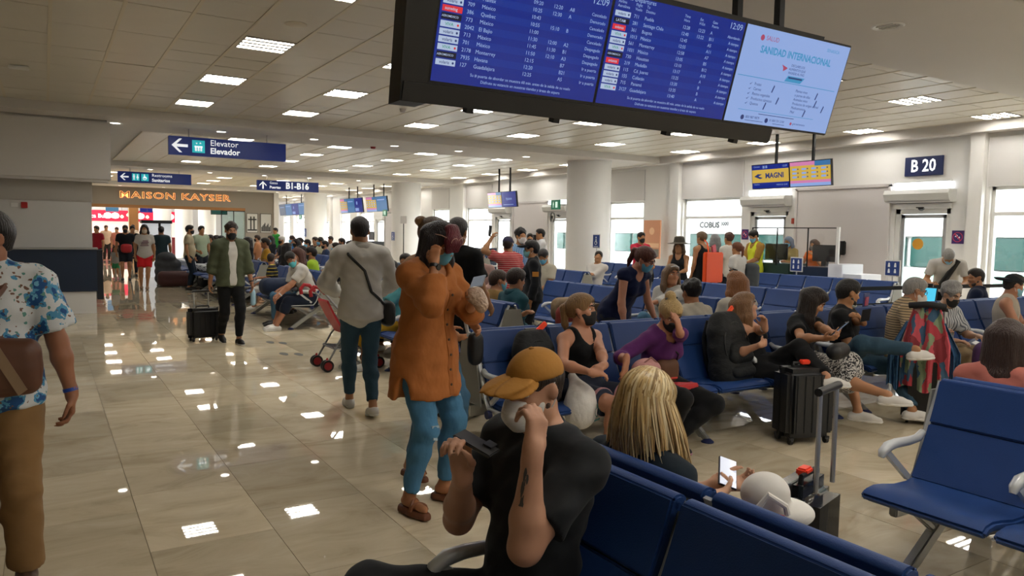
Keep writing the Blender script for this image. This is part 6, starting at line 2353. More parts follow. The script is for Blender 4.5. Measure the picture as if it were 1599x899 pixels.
def stripes(name, c1, c2, scale=30, axis='Z', w=0.5, dist=0.0):
    m, nt, b = new_mat(name)
    N, L = nt.nodes.new, nt.links.new
    tc = N('ShaderNodeTexCoord'); wv = N('ShaderNodeTexWave')
    wv.bands_direction = axis; wv.inputs['Scale'].default_value = scale; wv.inputs['Distortion'].default_value = dist
    rp = N('ShaderNodeValToRGB'); rp.color_ramp.interpolation = 'CONSTANT'
    rp.color_ramp.elements[0].color = lin(c1) + (1,); rp.color_ramp.elements[1].position = w; rp.color_ramp.elements[1].color = lin(c2) + (1,)
    L(tc.outputs['Object'], wv.inputs[0]); L(wv.outputs['Fac'], rp.inputs[0]); L(rp.outputs[0], b.inputs['Base Color'])
    b.inputs['Roughness'].default_value = 0.85
    return m


def floral():
    m, nt, b = new_mat('blue floral print')
    N, L = nt.nodes.new, nt.links.new
    tc = N('ShaderNodeTexCoord')
    def layer(scale, lo, off, dist=0.5):
        mp = N('ShaderNodeMapping'); mp.inputs['Location'].default_value = off
        nz = N('ShaderNodeTexNoise'); nz.inputs['Scale'].default_value = 22; nz.inputs['Detail'].default_value = 3
        ad = N('ShaderNodeVectorMath'); ad.operation = 'MULTIPLY_ADD'; ad.inputs[1].default_value = (0.06 * dist,) * 3
        vo = N('ShaderNodeTexVoronoi'); vo.inputs['Scale'].default_value = scale
        cmp_ = N('ShaderNodeMath'); cmp_.operation = 'LESS_THAN'; cmp_.inputs[1].default_value = lo
        L(tc.outputs['Object'], mp.inputs[0]); L(mp.outputs[0], nz.inputs['Vector'])
        L(nz.outputs['Color'], ad.inputs[0]); L(mp.outputs[0], ad.inputs[2]); L(ad.outputs[0], vo.inputs['Vector']); L(vo.outputs['Distance'], cmp_.inputs[0])
        return cmp_.outputs[0]
    col = None
    prev = lin('#cfd3d4') + (1,)
    for (scale, lo, off, dist, c) in ((11, 0.46, (0, 0, 0), 1.6, '#4f95bd'), (11, 0.34, (0, 0, 0), 1.6, '#1a4f88'), (11, 0.15, (0, 0, 0), 1.2, '#6aa9c8'), (30, 0.22, (3, 1, 2), 1.0, '#7a5a4a'), (24, 0.20, (7, 5, 1), 0.8, '#5c8f86')):
        mx = N('ShaderNodeMix'); mx.data_type = 'RGBA'
        L(layer(scale, lo, off, dist), mx.inputs['Factor'])
        if col is None:
            mx.inputs['A'].default_value = prev
        else:
            L(col, mx.inputs['A'])
        mx.inputs['B'].default_value = lin(c) + (1,)
        col = mx.outputs['Result']
    L(col, b.inputs['Base Color']); b.inputs['Roughness'].default_value = 0.8
    return m


def zebra():
    m, nt, b = new_mat('zebra print')
    N, L = nt.nodes.new, nt.links.new
    tc = N('ShaderNodeTexCoord'); wv = N('ShaderNodeTexWave')
    wv.inputs['Scale'].default_value = 18; wv.inputs['Distortion'].default_value = 9; wv.inputs['Detail'].default_value = 2; wv.inputs['Detail Scale'].default_value = 2.2
    wv.bands_direction = 'DIAGONAL'
    rp = N('ShaderNodeValToRGB'); rp.color_ramp.interpolation = 'CONSTANT'
    rp.color_ramp.elements[0].color = lin('#17181a') + (1,); rp.color_ramp.elements[1].position = 0.56; rp.color_ramp.elements[1].color = lin('#b9b6b0') + (1,)
    L(tc.outputs['Object'], wv.inputs[0]); L(wv.outputs['Fac'], rp.inputs[0]); L(rp.outputs[0], b.inputs['Base Color'])
    b.inputs['Roughness'].default_value = 0.85
    return m


def local_tube(p, name, pts, r, m, n=8):
    return MB().tube(pts, r, n).build(name, m, p.root, smooth=True)


def phone(label, c, right, up, size=(0.075, 0.155), col='#15161a', screen='#dfe6f2', lit=0.6):
    t = thing('phone', label, 'phone', c)
    right, up = unit(right), unit(up)
    n = unit(np.cross(right, up))
    MB().obox((0, 0, 0), right * size[0] / 2, up * size[1] / 2, n * 0.0045).build('case', mat('phone_' + col, col, 0.55), t, bevel=0.003)
    MB().obox(n * 0.0047, right * (size[0] / 2 - 0.004), up * (size[1] / 2 - 0.004), n * 0.0006).build('screen', screen_mat('phone screen ' + screen, screen, lit), t)
    MB().obox(-n * 0.006 + up * size[1] * 0.36 - right * size[0] * 0.25, right * 0.014, up * 0.018, n * 0.002).build('camera_bump', M_black, t)
    return t


# ---- 1. man in the mustard cap, closest
p = Person('man in mustard cap and charcoal tee seated, phone in hand, tattooed forearm', (1.20, 1.82), 97, 'sit', s=1.01, res=0.0058, lean=-9, slouch=6, ts=1.0, wide=1.0, hsc=0.90,
           head=(4, 15, 0), hand_l=wp(832, 706, 1.96), elbow_l=(-0.1, 1.0, -0.55), hand_r=wp(722, 738, 2.12), elbow_r=(0.5, -0.1, -1),
           lhand=dict(d=(0.16, -0.30, 1), n=(1, 0.0, 0.1), curl=(0.75, 0.85, 0.9, 0.95), thumb=0.7), rhand=dict(d=(-0.1, 0.25, 1), n=(-0.45, 0.75, 0), curl=(0.75, 0.8, 0.8, 0.85), thumb=0.8),
           foot_r=(-0.08, 0.46, 0.40), knee_r=(0.9, 0.6, 0.35), toe_r=-70, sk='#b98b70')
man1 = p
p.body()
p.top(cloth('#232527', 'charcoal cloth'), sleeve=0.72, loose=0.010, neck='crew', cuff=0.006, name='tee_shirt')
p.trousers(cloth('#2c2e30', 'charcoal jersey'), 1.95, 0.014)
p.hair('fade', '#2b2019', 0.55, under_cap=True)
p.beard('#4a372b')
p.mask('#d3d1cc', kind='cone')
p.cap(brim=0.07, m=mat('mustard twill', '#a8742a', 0.85, var=0.12, vscale=(9, 9, 9), bump=0.12, bscale=(40, 40, 40)))
p.shoes(DARKSHOE, SOLE)
# tattoo on the near forearm
TAT = mat('tattoo ink', '#4a4644', 0.55)
e, w_ = p.el[-1], p.wr[-1]
ax = unit(w_ - e)
view = unit(p.loc(EYE) - (e + w_) / 2)
sd_ = unit(np.cross(ax, view)); out = unit(np.cross(sd_, ax))
tm = MB()
def ink(pts, base, end, r0, r1):
    # thin marks wrapped on a limb: (along 0..1, angle, half-length, half-angle)
    ax_ = unit(end - base); L_ = np.linalg.norm(end - base)
    s_ = unit(np.cross(ax_, view)); o_2 = unit(np.cross(s_, ax_))
    for (f, a, hl, ha) in pts:
        ring = []
        for q in np.linspace(0, 2 * math.pi, 9)[:-1]:
            ff = f + hl * math.cos(q) / L_; aa = a + ha * math.sin(q) * (1 + 0.3 * math.sin(3 * q + f * 40))
            r_ = (r0 + (r1 - r0) * ff) * 1.015 + 0.001
            ring.append(base + (end - base) * ff + (o_2 * math.cos(aa) - s_ * math.sin(aa)) * r_)
        tm.add(ring, [tuple(range(8))])
ink([(0.22 + 0.055 * k, 0.50 + 0.10 * math.sin(k * 1.9), 0.010 + 0.004 * (k % 3), 0.05 + 0.05 * ((k * 7) % 3)) for k in range(11)] + [(0.75, 0.25, 0.014, 0.10), (0.82, 0.45, 0.012, 0.14)], e, w_, 0.0482, 0.0285)
ink([(0.72 + 0.05 * k, -0.75 + 0.12 * math.cos(k * 2.3), 0.014, 0.22) for k in range(5)], p.sh[-1], e, 0.0590, 0.0475)
tm.build('tattoo', TAT, p.root)
pc = np.array(wp(744, 692, 2.07)[:3])
phone('phone held sideways by the man in the mustard cap', pc, CR @ vec(-0.82, -0.38, 0.42), CR @ vec(0.45, -0.1, 0.85), size=(0.125, 0.064), col='#1a1715', screen='#9c8a5a', lit=0.25)

# ---- 2. blonde woman seen from behind
p = Person('blonde woman in dark navy top seen from behind, looking at phone', (1.79, 1.91), -84, 'sit', s=0.97, female=True, res=0.007, lean=-14, slouch=4, ts=0.78,
           head=(-6, 30, 0), hand_l=wp(1128, 755, 2.72), hand_r=wp(1120, 775, 2.62), elbow_r=(0.6, -0.3, -1), elbow_l=(-0.6, -0.2, -1),
           rhand=dict(d=(-0.35, 0.9, -0.1), n=(-0.6, 0, 0.8), curl=0.75), lhand=dict(d=(0.3, 0.9, -0.1), n=(0.6, 0, 0.8), curl=0.75), sk='#c89a7c')
blonde = p
p.body()
p.top(cloth('#17222b', 'dark navy cloth'), sleeve=0.9, loose=0.014, neck='crew', name='top')
p.trousers(mat('denim dark teal', '#28475a', 0.85), 1.2, 0.012, name='shorts')
p.shoes(SNEAK, SOLE)
p.hair('up', '#a98c5c', 0.45)
HB = mat('blonde strands', '#c6a872', 0.38, var=0.5, vscale=(60, 60, 6), spec=0.45)
HB2 = mat('blonde strands light', '#dfc99c', 0.38, var=0.4, vscale=(60, 60, 6), spec=0.45)
HB3 = mat('blonde strands dark', '#987a4c', 0.4, var=0.4, vscale=(60, 60, 6), spec=0.45)
lock_rng = np.random.default_rng(3)
sets = [MB(), MB(), MB()]
dn = unit(p.up * 0.6 + vec(0, 0, 1) * 0.7)
for k in range(360):
    th = lock_rng.uniform(-2.35, 2.35)               # angle round the back of the head, 0 = straight back
    st = lock_rng.uniform(0.0, 1.0) ** 0.7
    h = p.hs
    def surf(th, el):
        return vec(math.sin(th) * 0.086 * math.cos(el), -0.014 - math.cos(th) * 0.106 * math.cos(el), 0.036 + 0.098 * math.sin(el))
    pts = []
    part = vec(0.008, 0.045, 0.132)
    a0 = surf(th, 1.45)
    for el in np.linspace(1.5, 0.0, 7):
        q = surf(th, el) + lock_rng.normal(0, 0.0007, 3)
        pts.append(p.H(*q))
    L = (0.345 - 0.05 * abs(th) / 2.3) * lock_rng.uniform(0.62, 1.08)
    base = pts[-1]
    rad = unit(pts[-1] - p.H(0, -0.014, 0.036))
    sw_ = lock_rng.normal(0, 0.016)
    for f in np.linspace(0.2, 1, 6):
        pts.append(base - dn * L * f + rad * (0.018 * math.sin(f * 2.6) + 0.038 * f) + p.hx * (sw_ * f * f) + lock_rng.normal(0, 0.0008, 3))
    r0 = lock_rng.uniform(0.0035, 0.0065)
    rs = [r0 * (0.5 + 0.5 * min(1, i / 4)) * (1 if i < 9 else 1 - 0.22 * (i - 8)) for i in range(len(pts))]
    sets[lock_rng.choice(3, p=(0.5, 0.25, 0.25))].tube(pts, rs, 5)
for mb, m in zip(sets, (HB, HB2, HB3)):
    o = mb.build('hair_strands', m, p.root, smooth=True, kind='stuff')
phone('white screened phone in the hands of the blonde woman', wp(1136, 738, 2.74)[:3], CR @ vec(0.9, 0.35, 0.15), CR @ vec(0.25, -0.45, 0.85), col='#1b1c22', screen='#e6e9f4', lit=0.9)
# sun hat and white bag on her lap side
V = Vol()
hc_ = np.array(wp(1195, 770, 2.62)[:3])
V.ell(hc_, CR @ np.diag([1.0, -1, -1]), (0.085, 0.075, 0.07), 0.02)
V.ell(hc_ + CR @ vec(0.07, 0.075, 0.03), CR @ np.diag([1.0, -1, -1]), (0.11, 0.05, 0.10), 0.03)
t, o_ = volthing('baseball_cap', 'white cap with red label and rear strap opening beside the glossy suitcase', 'cap', V, mat('white canvas', '#d9d6cf', 0.8, bump=0.12, bscale=(12, 12, 12)), 0.007)
MB().tube([hc_ - o_ + CR @ vec(-0.05, 0.03, -0.075), hc_ - o_ + CR @ vec(-0.02, -0.02, -0.09), hc_ - o_ + CR @ vec(0.04, 0.02, -0.085), hc_ - o_ + CR @ vec(0.05, 0.05, -0.075)], 0.011, 8).build('strap', mat('white canvas', '#d9d6cf'), t, smooth=True)
MB().obox(hc_ - o_ + CR @ vec(0.0, 0.055, -0.095), CR @ vec(0.032, 0.008, 0), CR @ vec(0, 0.014, 0), CR @ vec(0, 0, 0.004)).build('red_label', mat('label red', '#c22f2a', 0.5), t)

# ---- 3. woman in the orange-brown shirt
OR = mat('rust orange cotton', '#a5622a', 0.85, var=0.14, vscale=(6, 6, 6), bump=0.7, bscale=(9, 9, 6))
p = Person('woman in long rust orange shirt and ripped jeans, hand raised to hair', (1.88, 3.96), 205, 'stand', s=0.955, female=True, res=0.0075, lean=2, slouch=4, wide=1.12,
           head=(2, 22, 4), hand_r=wp(678, 412, 4.12), elbow_r=(0.5, 0.6, -1.0), hand_l=wp(735, 478, 4.22), elbow_l=(-0.8, -0.2, -0.7),
           rhand=dict(d=(-0.25, -0.15, 1), n=(-0.8, -0.3, 0), curl=0.65), lhand=dict(d=(0.3, 0.6, 0.6), n=(0.7, -0.2, 0.5), curl=0.9),
           foot_r=(0.155, 0.02, 0.115), foot_l=(-0.13, 0.05, 0.115), toe_r=12, toe_l=-12, pelz=0.91, sk='#a9734f')
p.body()
shirt_ = p.top(OR, sleeve=1.62, hem=0.235, loose=0.030, neck='v', flare=0.035, cuff=0.018, name='shirt', slit=True)
p.top(cloth('#b89c80', 'beige cloth'), sleeve=0, hem=0.02, loose=0.013, neck='tank', name='undershirt')
C_ = MB()
for sd in (1, -1):
    nb = p.neck + p.up * 0.02
    C_.add([nb - p.fw * 0.07 + p.rt * sd * 0.01 + p.up * 0.03, nb + p.rt * sd * 0.078 + p.up * 0.028, nb + p.fw * 0.082 + p.rt * sd * 0.055 - p.up * 0.05, nb + p.fw * 0.10 + p.rt * sd * 0.085 - p.up * 0.11, nb + p.fw * 0.06 + p.rt * sd * 0.125 - p.up * 0.06, nb + p.rt * sd * 0.115 - p.up * 0.01, nb - p.fw * 0.09 + p.rt * sd * 0.01 - p.up * 0.01], [(0, 1, 5, 6), (1, 2, 4, 5), (2, 3, 4)])
o = C_.build('collar', OR, p.root, smooth=True)
sm = o.modifiers.new('thick', 'SOLIDIFY'); sm.thickness = 0.008
from mathutils.bvhtree import BVHTree
bvh = BVHTree.FromPolygons([v.co for v in shirt_.data.vertices], [tuple(q.vertices) for q in shirt_.data.polygons])
front = []
for z in np.linspace(p.chest[2] + 0.03, p.pel[2] - 0.22, 22):
    hit = bvh.ray_cast(Vector((p.rt[0] * -0.012, 0.7, z)), Vector((0, -1, 0)))
    if hit[0] is not None:
        front.append(vec(hit[0]))
pk = MB()
for a_, b_ in zip(front[:-1], front[1:]):
    pk.obox((a_ + b_) / 2, (b_ - a_) * 0.52, vec(0.019, 0, 0), vec(0, 0.004, 0))
pk.build('placket', mat('rust placket', '#94551f', 0.85), p.root)
for q in front[1::3]:
    MB().tube([q + vec(0, -0.002, 0), q + vec(0, 0.008, 0)], 0.0075, 12).build('button', mat('button brown', '#3a2412', 0.4), p.root)
p.trousers(DENIM_L, 1.93, 0.008)
rip = MB()
for sd, f0 in ((1, 0.98), (-1, 0.55)):
    for k in range(3):
        kn = p.kn[sd] if sd == 1 else p.hips[sd] * 0.35 + p.kn[sd] * 0.65
        c = kn + vec(0, 0.066, 0.03 - 0.035 * k)
        rip.obox(c, vec(0.03 - 0.006 * k, 0, 0.004), vec(0, 0.004, 0), vec(0, 0.0, 0.007))
rip.build('denim_rip', mat('frayed denim', '#9fb4c2', 0.9), p.root)
p.sandals(mat('tan leather', '#7b4a2c', 0.5), mat('tan sole', '#6d3f26', 0.6))
p.hair('long', '#1e1416', 0.75)
V = Vol()
for sx in (-0.045, -0.015, 0.018, 0.046):
    V.cap(p.H(sx * 0.7, 0.045, 0.112), p.H(sx, 0.092, 0.055), 0.022, 0.020, 0.03)
    V.cap(p.H(sx, 0.092, 0.055), p.H(sx * 1.1, 0.104, -0.004), 0.020, 0.012, 0.03)
p.part('fringe', V, hairm('#5c1522'), 0.007)
p.mask('#63a6bd')
p.glasses('#b08a7a', up=0.95)
p.watch(1)
MB().tube([p.wr[1] - unit(p.wr[1] - p.el[1]) * 0.015 + p.fw * 0.030, p.wr[1] - unit(p.wr[1] - p.el[1]) * 0.015 + p.fw * 0.036], 0.018, 16).build('watch_face', mat('watch face', '#0b0c0e', 0.15), p.root)
V = Vol()
hh = p.W(p.wr[-1] + p.hd[-1][0] * 0.07)
V.ell(hh + vec(0, 0, 0.02), np.eye(3), (0.055, 0.05, 0.05), 0.02).ell(hh + vec(0.03, -0.02, -0.03), np.eye(3), (0.04, 0.04, 0.05), 0.03)
volthing('food_wrap', 'crumpled clear bag of food in the left hand of the rust shirt woman', 'food', V, mat('crumpled wrap', '#b59a84', 0.25, bump=1.0, bscale=(40, 40, 40), var=0.4), 0.006)
phone('grey phone just behind the food wrap in the raised hand', hh + vec(0.05, 0.06, 0.09), CR @ vec(0.95, -0.2, 0.1), CR @ vec(0.1, -0.4, 0.9), col='#8a8f96', screen='#aab4c0', lit=0.3)

# ---- 4. woman with a bun right behind her
p = Person('woman with brown bun walking half hidden behind the rust orange shirt', (2.17, 4.53), 203, 'stand', s=0.985, female=True, res=0.010, head=(8, 8, 0),
           foot_r=(0.14, -0.02, 0.105), foot_l=(-0.14, 0.14, 0.105), toe_r=14, sk='#b07c58', hand_l=(-0.10, 0.30, 1.02), hand_r=(0.12, 0.25, 1.0))
p.body()
p.top(cloth('#b08a66', 'tan cloth'), sleeve=0.6, hem=0.08, neck='crew')
p.trousers(DENIM, 1.9, 0.008)
p.sandals(mat('tan leather', '#7b4a2c', 0.5), mat('tan sole', '#6d3f26', 0.6))
p.hair('up', '#6b4c30', 0.9)
V = Vol().ell(p.H(0.02, -0.10, 0.085), p.HR, vec(0.05, 0.04, 0.035), 0.01).ell(p.H(-0.02, -0.115, 0.06), p.HR, vec(0.035, 0.03, 0.03), 0.02)
p.part('bun', V, hairm('#94704a'), 0.008)

# ---- 5. man in black tee behind both
p = Person('man in black tee with dark hair, beyond the rust orange shirt woman', (3.0, 5.74), -62, 'stand', s=1.0, res=0.011, head=(14, 6, 0), sk='#a9784f', foot_r=(0.1, 0.15, 0.085), hand_r=(0.22, 0.22, 0.98))
p.body()
p.top(BLACK_C, sleeve=0.65, hem=0.10, loose=0.02)
p.trousers(cloth('#26282b', 'dark grey cloth'), 1.93)
p.shoes(DARKSHOE)
p.hair('short', '#211815', 0.9)
V = Vol(); rbox(V, vec(2.46, 4.40, 0.84), (0.05, 0.04, 0.11), 0.038)
t, o_ = volthing('shoulder_bag', 'small black shoulder bag with white stripe hanging by a tan shirt', 'bag', V, mat('bag black', '#111214', 0.5), 0.01)
MB().tube([vec(2.40, 4.40, 0.95) - o_, vec(2.36, 4.44, 1.20) - o_, vec(2.30, 4.50, 1.44) - o_], 0.012, 6).build('strap', mat('strap white', '#b9b9b9', 0.6), t, smooth=True)

# ---- 6. man in white shirt walking away
p = Person('man in white shirt and slim teal jeans walking away from the camera', (2.37, 6.32), -8, 'stand', s=1.01, res=0.009, lean=2, head=(-10, 10, 0),
           hand_l=(-0.16, 0.30, 1.06), hand_r=(0.20, 0.28, 1.04), elbow_l=(-0.9, -0.5, -0.4), elbow_r=(0.9, -0.5, -0.4),
           foot_l=(-0.055, 0.24, 0.085), foot_r=(0.055, -0.22, 0.10), toepitch_r=10, knee_l=(0, 1, 0), pelz=0.915, wide=1.0, sk='#a97a58')
p.body()
p.top(cloth('#c6c4be', 'white oxford cloth'), sleeve=1.95, hem=0.055, loose=0.024, neck='collar', flare=0.012)
p.trousers(DENIM_D, 1.88, 0.006)
p.shoes(SNEAK, SOLE)
p.hair('fade', '#17120f', 0.9)
sb = MB()
pts = [p.sh[-1] + p.up * 0.072 + p.rt * 0.04 - p.fw * 0.0, p.sh[-1] + p.rt * 0.05 - p.fw * 0.105 + p.up * 0.0, p.chest - p.fw * 0.150 - p.up * 0.02, p.waist - p.fw * 0.135 + p.rt * 0.06, p.pel + vec(0.125, -0.115, 0.12), p.pel + vec(0.20, -0.05, 0.05), p.pel + vec(0.21, 0.02, 0.02)]
t = thing('crossbody_bag', 'small black crossbody bag on the hip of the white-shirted man', 'bag', p.W(p.pel + vec(0.235, -0.01, -0.10)))
o_ = vec(t.location)
MB().tube([p.W(q) - o_ for q in pts], 0.014, 6).build('strap', M_black, t, smooth=True)
V = Vol(); rbox(V, p.W(p.pel + vec(0.235, -0.01, -0.03)), (0.05, 0.09, 0.11), 0.045)
v, F = V.mesh(0.009); np_mesh('body', v - o_, F, mat('bag black', '#111214', 0.5), t)

# ---- 7. man in olive overshirt with cabin case
p = Person('man in olive overshirt and black mask pulling a cabin case', (2.21, 11.05), 186, 'stand', s=0.99, res=0.0115, lean=2, head=(-4, 6, 0),
           foot_l=(-0.06, 0.16, 0.085), foot_r=(0.06, -0.24, 0.11), toepitch_r=18, hand_r=(0.27, -0.10, 0.76), hand_l=(-0.27, 0.12, 0.80), elbow_r=(0.6, -1, -0.2), elbow_l=(-0.6, -1, -0.2), pelz=0.90, sk='#a8785a')
p.body()
p.top(WHITE_C, sleeve=0, hem=0.06, loose=0.012, neck='crew', name='tee_shirt')
OL = cloth('#4e5440', 'olive cotton')
V = Vol()
p.torso(V, 0.028, hips=False); p.shoulders(V, 0.026)
for sd in (1, -1):
    p.arm(V, sd, 0.022, 1.42, 0.012)
r_ = 0.178
V.cap(p.pel + vec(0, 0, 0.03), p.pel + vec(0, 0, -0.08), r_, r_ + 0.02, 0.05, flat=((0, 1, 0), 0.80), cut=True)
V.ell(p.neck + p.fw * 0.16, np.eye(3), (0.05, 0.14, 0.12), 0.02, sub=True)
V.cap(p.chest + p.fw * 0.17 + p.up * 0.1 + p.rt * 0.0, p.pel + vec(0, 0.19, -0.12), 0.085, 0.075, 0.02, sub=True, flat=((0, 1, 0), 1.0))
V.ell(p.neck + p.up * 0.06, np.eye(3), (0.075, 0.085, 0.06), 0.012, sub=True)
p.part('overshirt', V, OL, 0.0115)
C_ = MB()
for sd in (1, -1):
    nb = p.neck + p.up * 0.03
    C_.obox(nb + p.rt * sd * 0.075 + p.fw * 0.05 - p.up * 0.02, unit(p.fw - p.up * 0.7) * 0.075, p.rt * 0.02 + p.up * 0.02, p.rt * sd * 0.006)
C_.build('collar', OL, p.root, bevel=0.004)
p.trousers(BLACK_C, 1.93, 0.010)
p.shoes(DARKSHOE, SOLE)
p.hair('curly', '#2a1b14', 0.8)
p.mask('#16181d', '#222222')
p.watch(-1)
V = Vol(); bt_ = p.W(p.wr[-1] + p.hd[-1][0] * 0.10); V.cap(bt_ + vec(0, 0, -0.20), bt_ + vec(0, 0, -0.06), 0.036, 0.034, 0.02).cap(bt_ + vec(0, 0, -0.06), bt_ + vec(0, 0, 0.02), 0.026, 0.014, 0.03)
volthing('water_bottle', 'clear blue water bottle in the hand of the olive overshirt man', 'bottle', V, mat('bottle blue', '#9fc4d8', 0.1), 0.009)

# ---- 8. man in floral shirt at the frame edge
p = Person('man in white shirt with blue flowers and khaki trousers striding past', (-0.205, 3.96), 178, 'stand', s=0.965, res=0.008, lean=2, wide=0.97, belly=0.05,
           hand_l=(-0.31, 0.06, 0.80), elbow_l=(-0.7, -0.6, -0.3), hand_r=(0.26, -0.05, 0.75), foot_l=(-0.10, 0.02, 0.085), foot_r=(0.10, 0.02, 0.085),
           lhand=dict(d=(0.0, 0.05, -1), n=(1, 0.1, 0), curl=0.55), head=(-55, 2, 0), sk='#9c6a4e')
p.body()
p.top(floral(), sleeve=0.78, hem=0.05, loose=0.026, neck='collar', cuff=0.02, flare=0.02)
p.trousers(cloth('#8a6b45', 'khaki cotton'), 1.97, 0.020, cuff=0.02)
p.shoes(mat('brown shoe', '#5a4030', 0.5), SOLE)
p.hair('fade', '#1a1412', 0.6)
c = p.wr[-1] - unit(p.wr[-1] - p.el[-1]) * 0.02
MB().tube([c - unit(p.wr[-1] - p.el[-1]) * 0.008, c + unit(p.wr[-1] - p.el[-1]) * 0.008], 0.031, 16).build('wristband', mat('wristband blue', '#1f47a8', 0.4), p.root, smooth=True)
V = Vol(); bc_ = p.W(p.pel + vec(-0.03, 0.20, 0.13)); rbox(V, bc_, (0.16, 0.06, 0.12), 0.055, yaw=178)
t, o_ = volthing('crossbody_bag', 'brown leather crossbody bag on the floral-shirted man', 'bag', V, mat('brown leather', '#5d3a28', 0.45, var=0.2), 0.008)
MB().obox(bc_ - o_ + vec(0.04, -0.063, 0.0), vec(0.016, 0, 0.012), vec(0, 0.004, 0), vec(-0.05, 0, 0.10)).build('stripe', mat('bag stripe', '#8b7358', 0.6), t)
MB().tube([p.W(p.pel + vec(0.14, 0.16, 0.20)) - o_, p.W(p.waist + p.fw * 0.16 + p.rt * 0.08) - o_, p.W(p.chest + p.fw * 0.17 + p.up * 0.06 - p.rt * 0.02) - o_, p.W(p.sh[-1] + p.up * 0.085 + p.rt * 0.05) - o_, p.W(p.sh[-1] - p.fw * 0.09 + p.rt * 0.06) - o_], 0.017, 6).build('strap', mat('brown leather', '#5d3a28'), t, smooth=True)

# ---- 9. row along the front: woman in black vest
YD = 4.27
p = Person('woman with ponytail in black vest and black mask, hands in lap', (3.30, YD + 0.01), 186, 'sit', s=0.98, female=True, res=0.009, lean=-11, slouch=6, ts=0.83,
           head=(34, 0, 0), hand_r=wp(925, 582, 4.98), hand_l=wp(948, 585, 4.92), elbow_r=(1, -0.3, -0.5), elbow_l=(-1, -0.3, -0.5),
           rhand=dict(d=(-1, 0.3, -0.1), n=(0, -0.4, -1), curl=0.5), lhand=dict(d=(1, 0.3, -0.1), n=(0, -0.4, -1), curl=0.6),
           foot_r=(0.06, 0.30, 0.085), foot_l=(-0.16, 0.34, 0.085), sk='#b98468')
p.body()
p.top(BLACK_C, sleeve=0, loose=0.011, neck='tank', name='vest')
p.trousers(mat('navy shorts', '#232a3c', 0.85), 0.72, 0.014, name='shorts', cuff=0.01)
for sd in (1, -1):
    q = p.hips[sd] + (p.kn[sd] - p.hips[sd]) * 0.66
    ax = unit(p.kn[sd] - p.hips[sd])
    MB().tube([q - ax * 0.014, q + ax * 0.014], 0.101, 20).build('shorts_trim', mat('pink trim', '#b98a8e', 0.8), p.root, smooth=True)
p.shoes(SNEAK, SOLE)
p.hair('pony', '#8a6a44', 0.9)
p.mask('#1a1a1c', '#1a1a1c')

# ---- 10. purple top
p = Person('blonde woman in purple top with black mask, hand on her brow', (4.0, YD), 182, 'sit', s=0.97, female=True, res=0.009, lean=10, slouch=4, ts=0.82, side=4, wide=1.08,
           head=(-16, 16, 6), hand_r=wp(978, 560, 5.25), elbow_r=(0.8, 0.1, -0.3), hand_l=wp(1062, 515, 5.0), elbow_l=(-0.7, 0.5, -1),
           rhand=dict(d=(0.3, 0.2, -1), n=(0.2, -1, 0), curl=0.3), lhand=dict(d=(0.35, 0.05, 1), n=(0.2, -1, -0.1), curl=0.35),
           foot_l=(0.02, 0.22, 0.10), foot_r=(0.14, 0.26, 0.085), knee_l=(-0.75, 0.8, 0.5), toe_l=6, toe_r=-10, sk='#b57f63')
p.body()
p.top(cloth('#5b2a63', 'purple jersey'), sleeve=1.35, loose=0.010, neck='v', name='top')
p.trousers(cloth('#17181a', 'black denim'), 1.93, 0.012)
p.shoes(mat('black trainer', '#1c1a1c', 0.6), mat('trainer sole pink', '#b3808c', 0.6))
p.hair('bun', '#b79a66', 0.95)
p.mask('#17181b', '#17181b')
MB().tube([p.H(-0.05, -0.03, 0.128), p.H(0, -0.045, 0.14), p.H(0.05, -0.03, 0.128)], 0.006, 6).build('hair_tie', M_black, p.root)
V = Vol(); bc_ = p.W(p.pel + vec(0.07, 0.17, 0.13)); rbox(V, bc_, (0.105, 0.045, 0.085), 0.042, yaw=182)
t, o_ = volthing('crossbody_bag', 'brown crossbody bag with red badge on the purple-top woman', 'bag', V, mat('tan brown suede', '#5e3a22', 0.7, var=0.2), 0.008)
MB().obox(bc_ - o_ + vec(0.03, -0.048, -0.05), vec(0.035, 0, 0), vec(0, 0.003, 0), vec(0, 0, 0.006)).build('badge', mat('badge red', '#c43a30', 0.5), t)
MB().tube([bc_ - o_ + vec(0.10, 0, 0.07), p.W(p.chest + p.fw * 0.155 + p.rt * -0.03) - o_, p.W(p.sh[1] + p.up * 0.07 - p.rt * 0.06) - o_], 0.006, 6).build('strap', M_black, t, smooth=True)

# ---- 11. woman on the phone
p = Person('woman with light brown hair in black strapless top talking on phone', (5.17, YD), 200, 'sit', s=0.97, female=True, res=0.010, lean=-22, slouch=6, ts=0.78, side=0,
           head=(42, 4, 0), hand_l=wp(1196, 512, 6.05), elbow_l=(-0.5, 0.4, -1), hand_r=wp(1188, 538, 6.0), elbow_r=(0.5, -0.6, -0.8),
           rhand=dict(d=(-1, 0.2, 0.1), n=(0, -1, 0), curl=0.6), lhand=dict(d=(0.15, -0.1, 1), n=(1, -0.3, 0), curl=0.7),
           foot_r=(0.0, 0.36, 0.09), foot_l=wp(1290, 588, 5.9), knee_l=(-0.2, 0.5, 1), toe_l=-30, sk='#bb8a6c')
p.body()
p.top(BLACK_C, sleeve=0, loose=0.008, neck='bandeau', name='strapless_top')
p.trousers(BLACK_C, 1.92, 0.016)
p.shoes(SNEAK, SOLE)
p.hair('shoulder', '#7d5b3c', 1.0)
p.band('bracelet', p.wr[-1] - unit(p.wr[-1] - p.el[-1]) * 0.05, p.wr[-1] - unit(p.wr[-1] - p.el[-1]) * 0.035, 0.033, mat('bracelet white', '#c9c9c9', 0.4))
hp = p.W(p.H(-0.088, 0.01, -0.02))
phone('black phone at the ear of the strapless top woman', hp, (0.5, -0.7, 0.1), (0.15, 0.1, 1), col='#121316', screen='#1a1c22', lit=0.1)

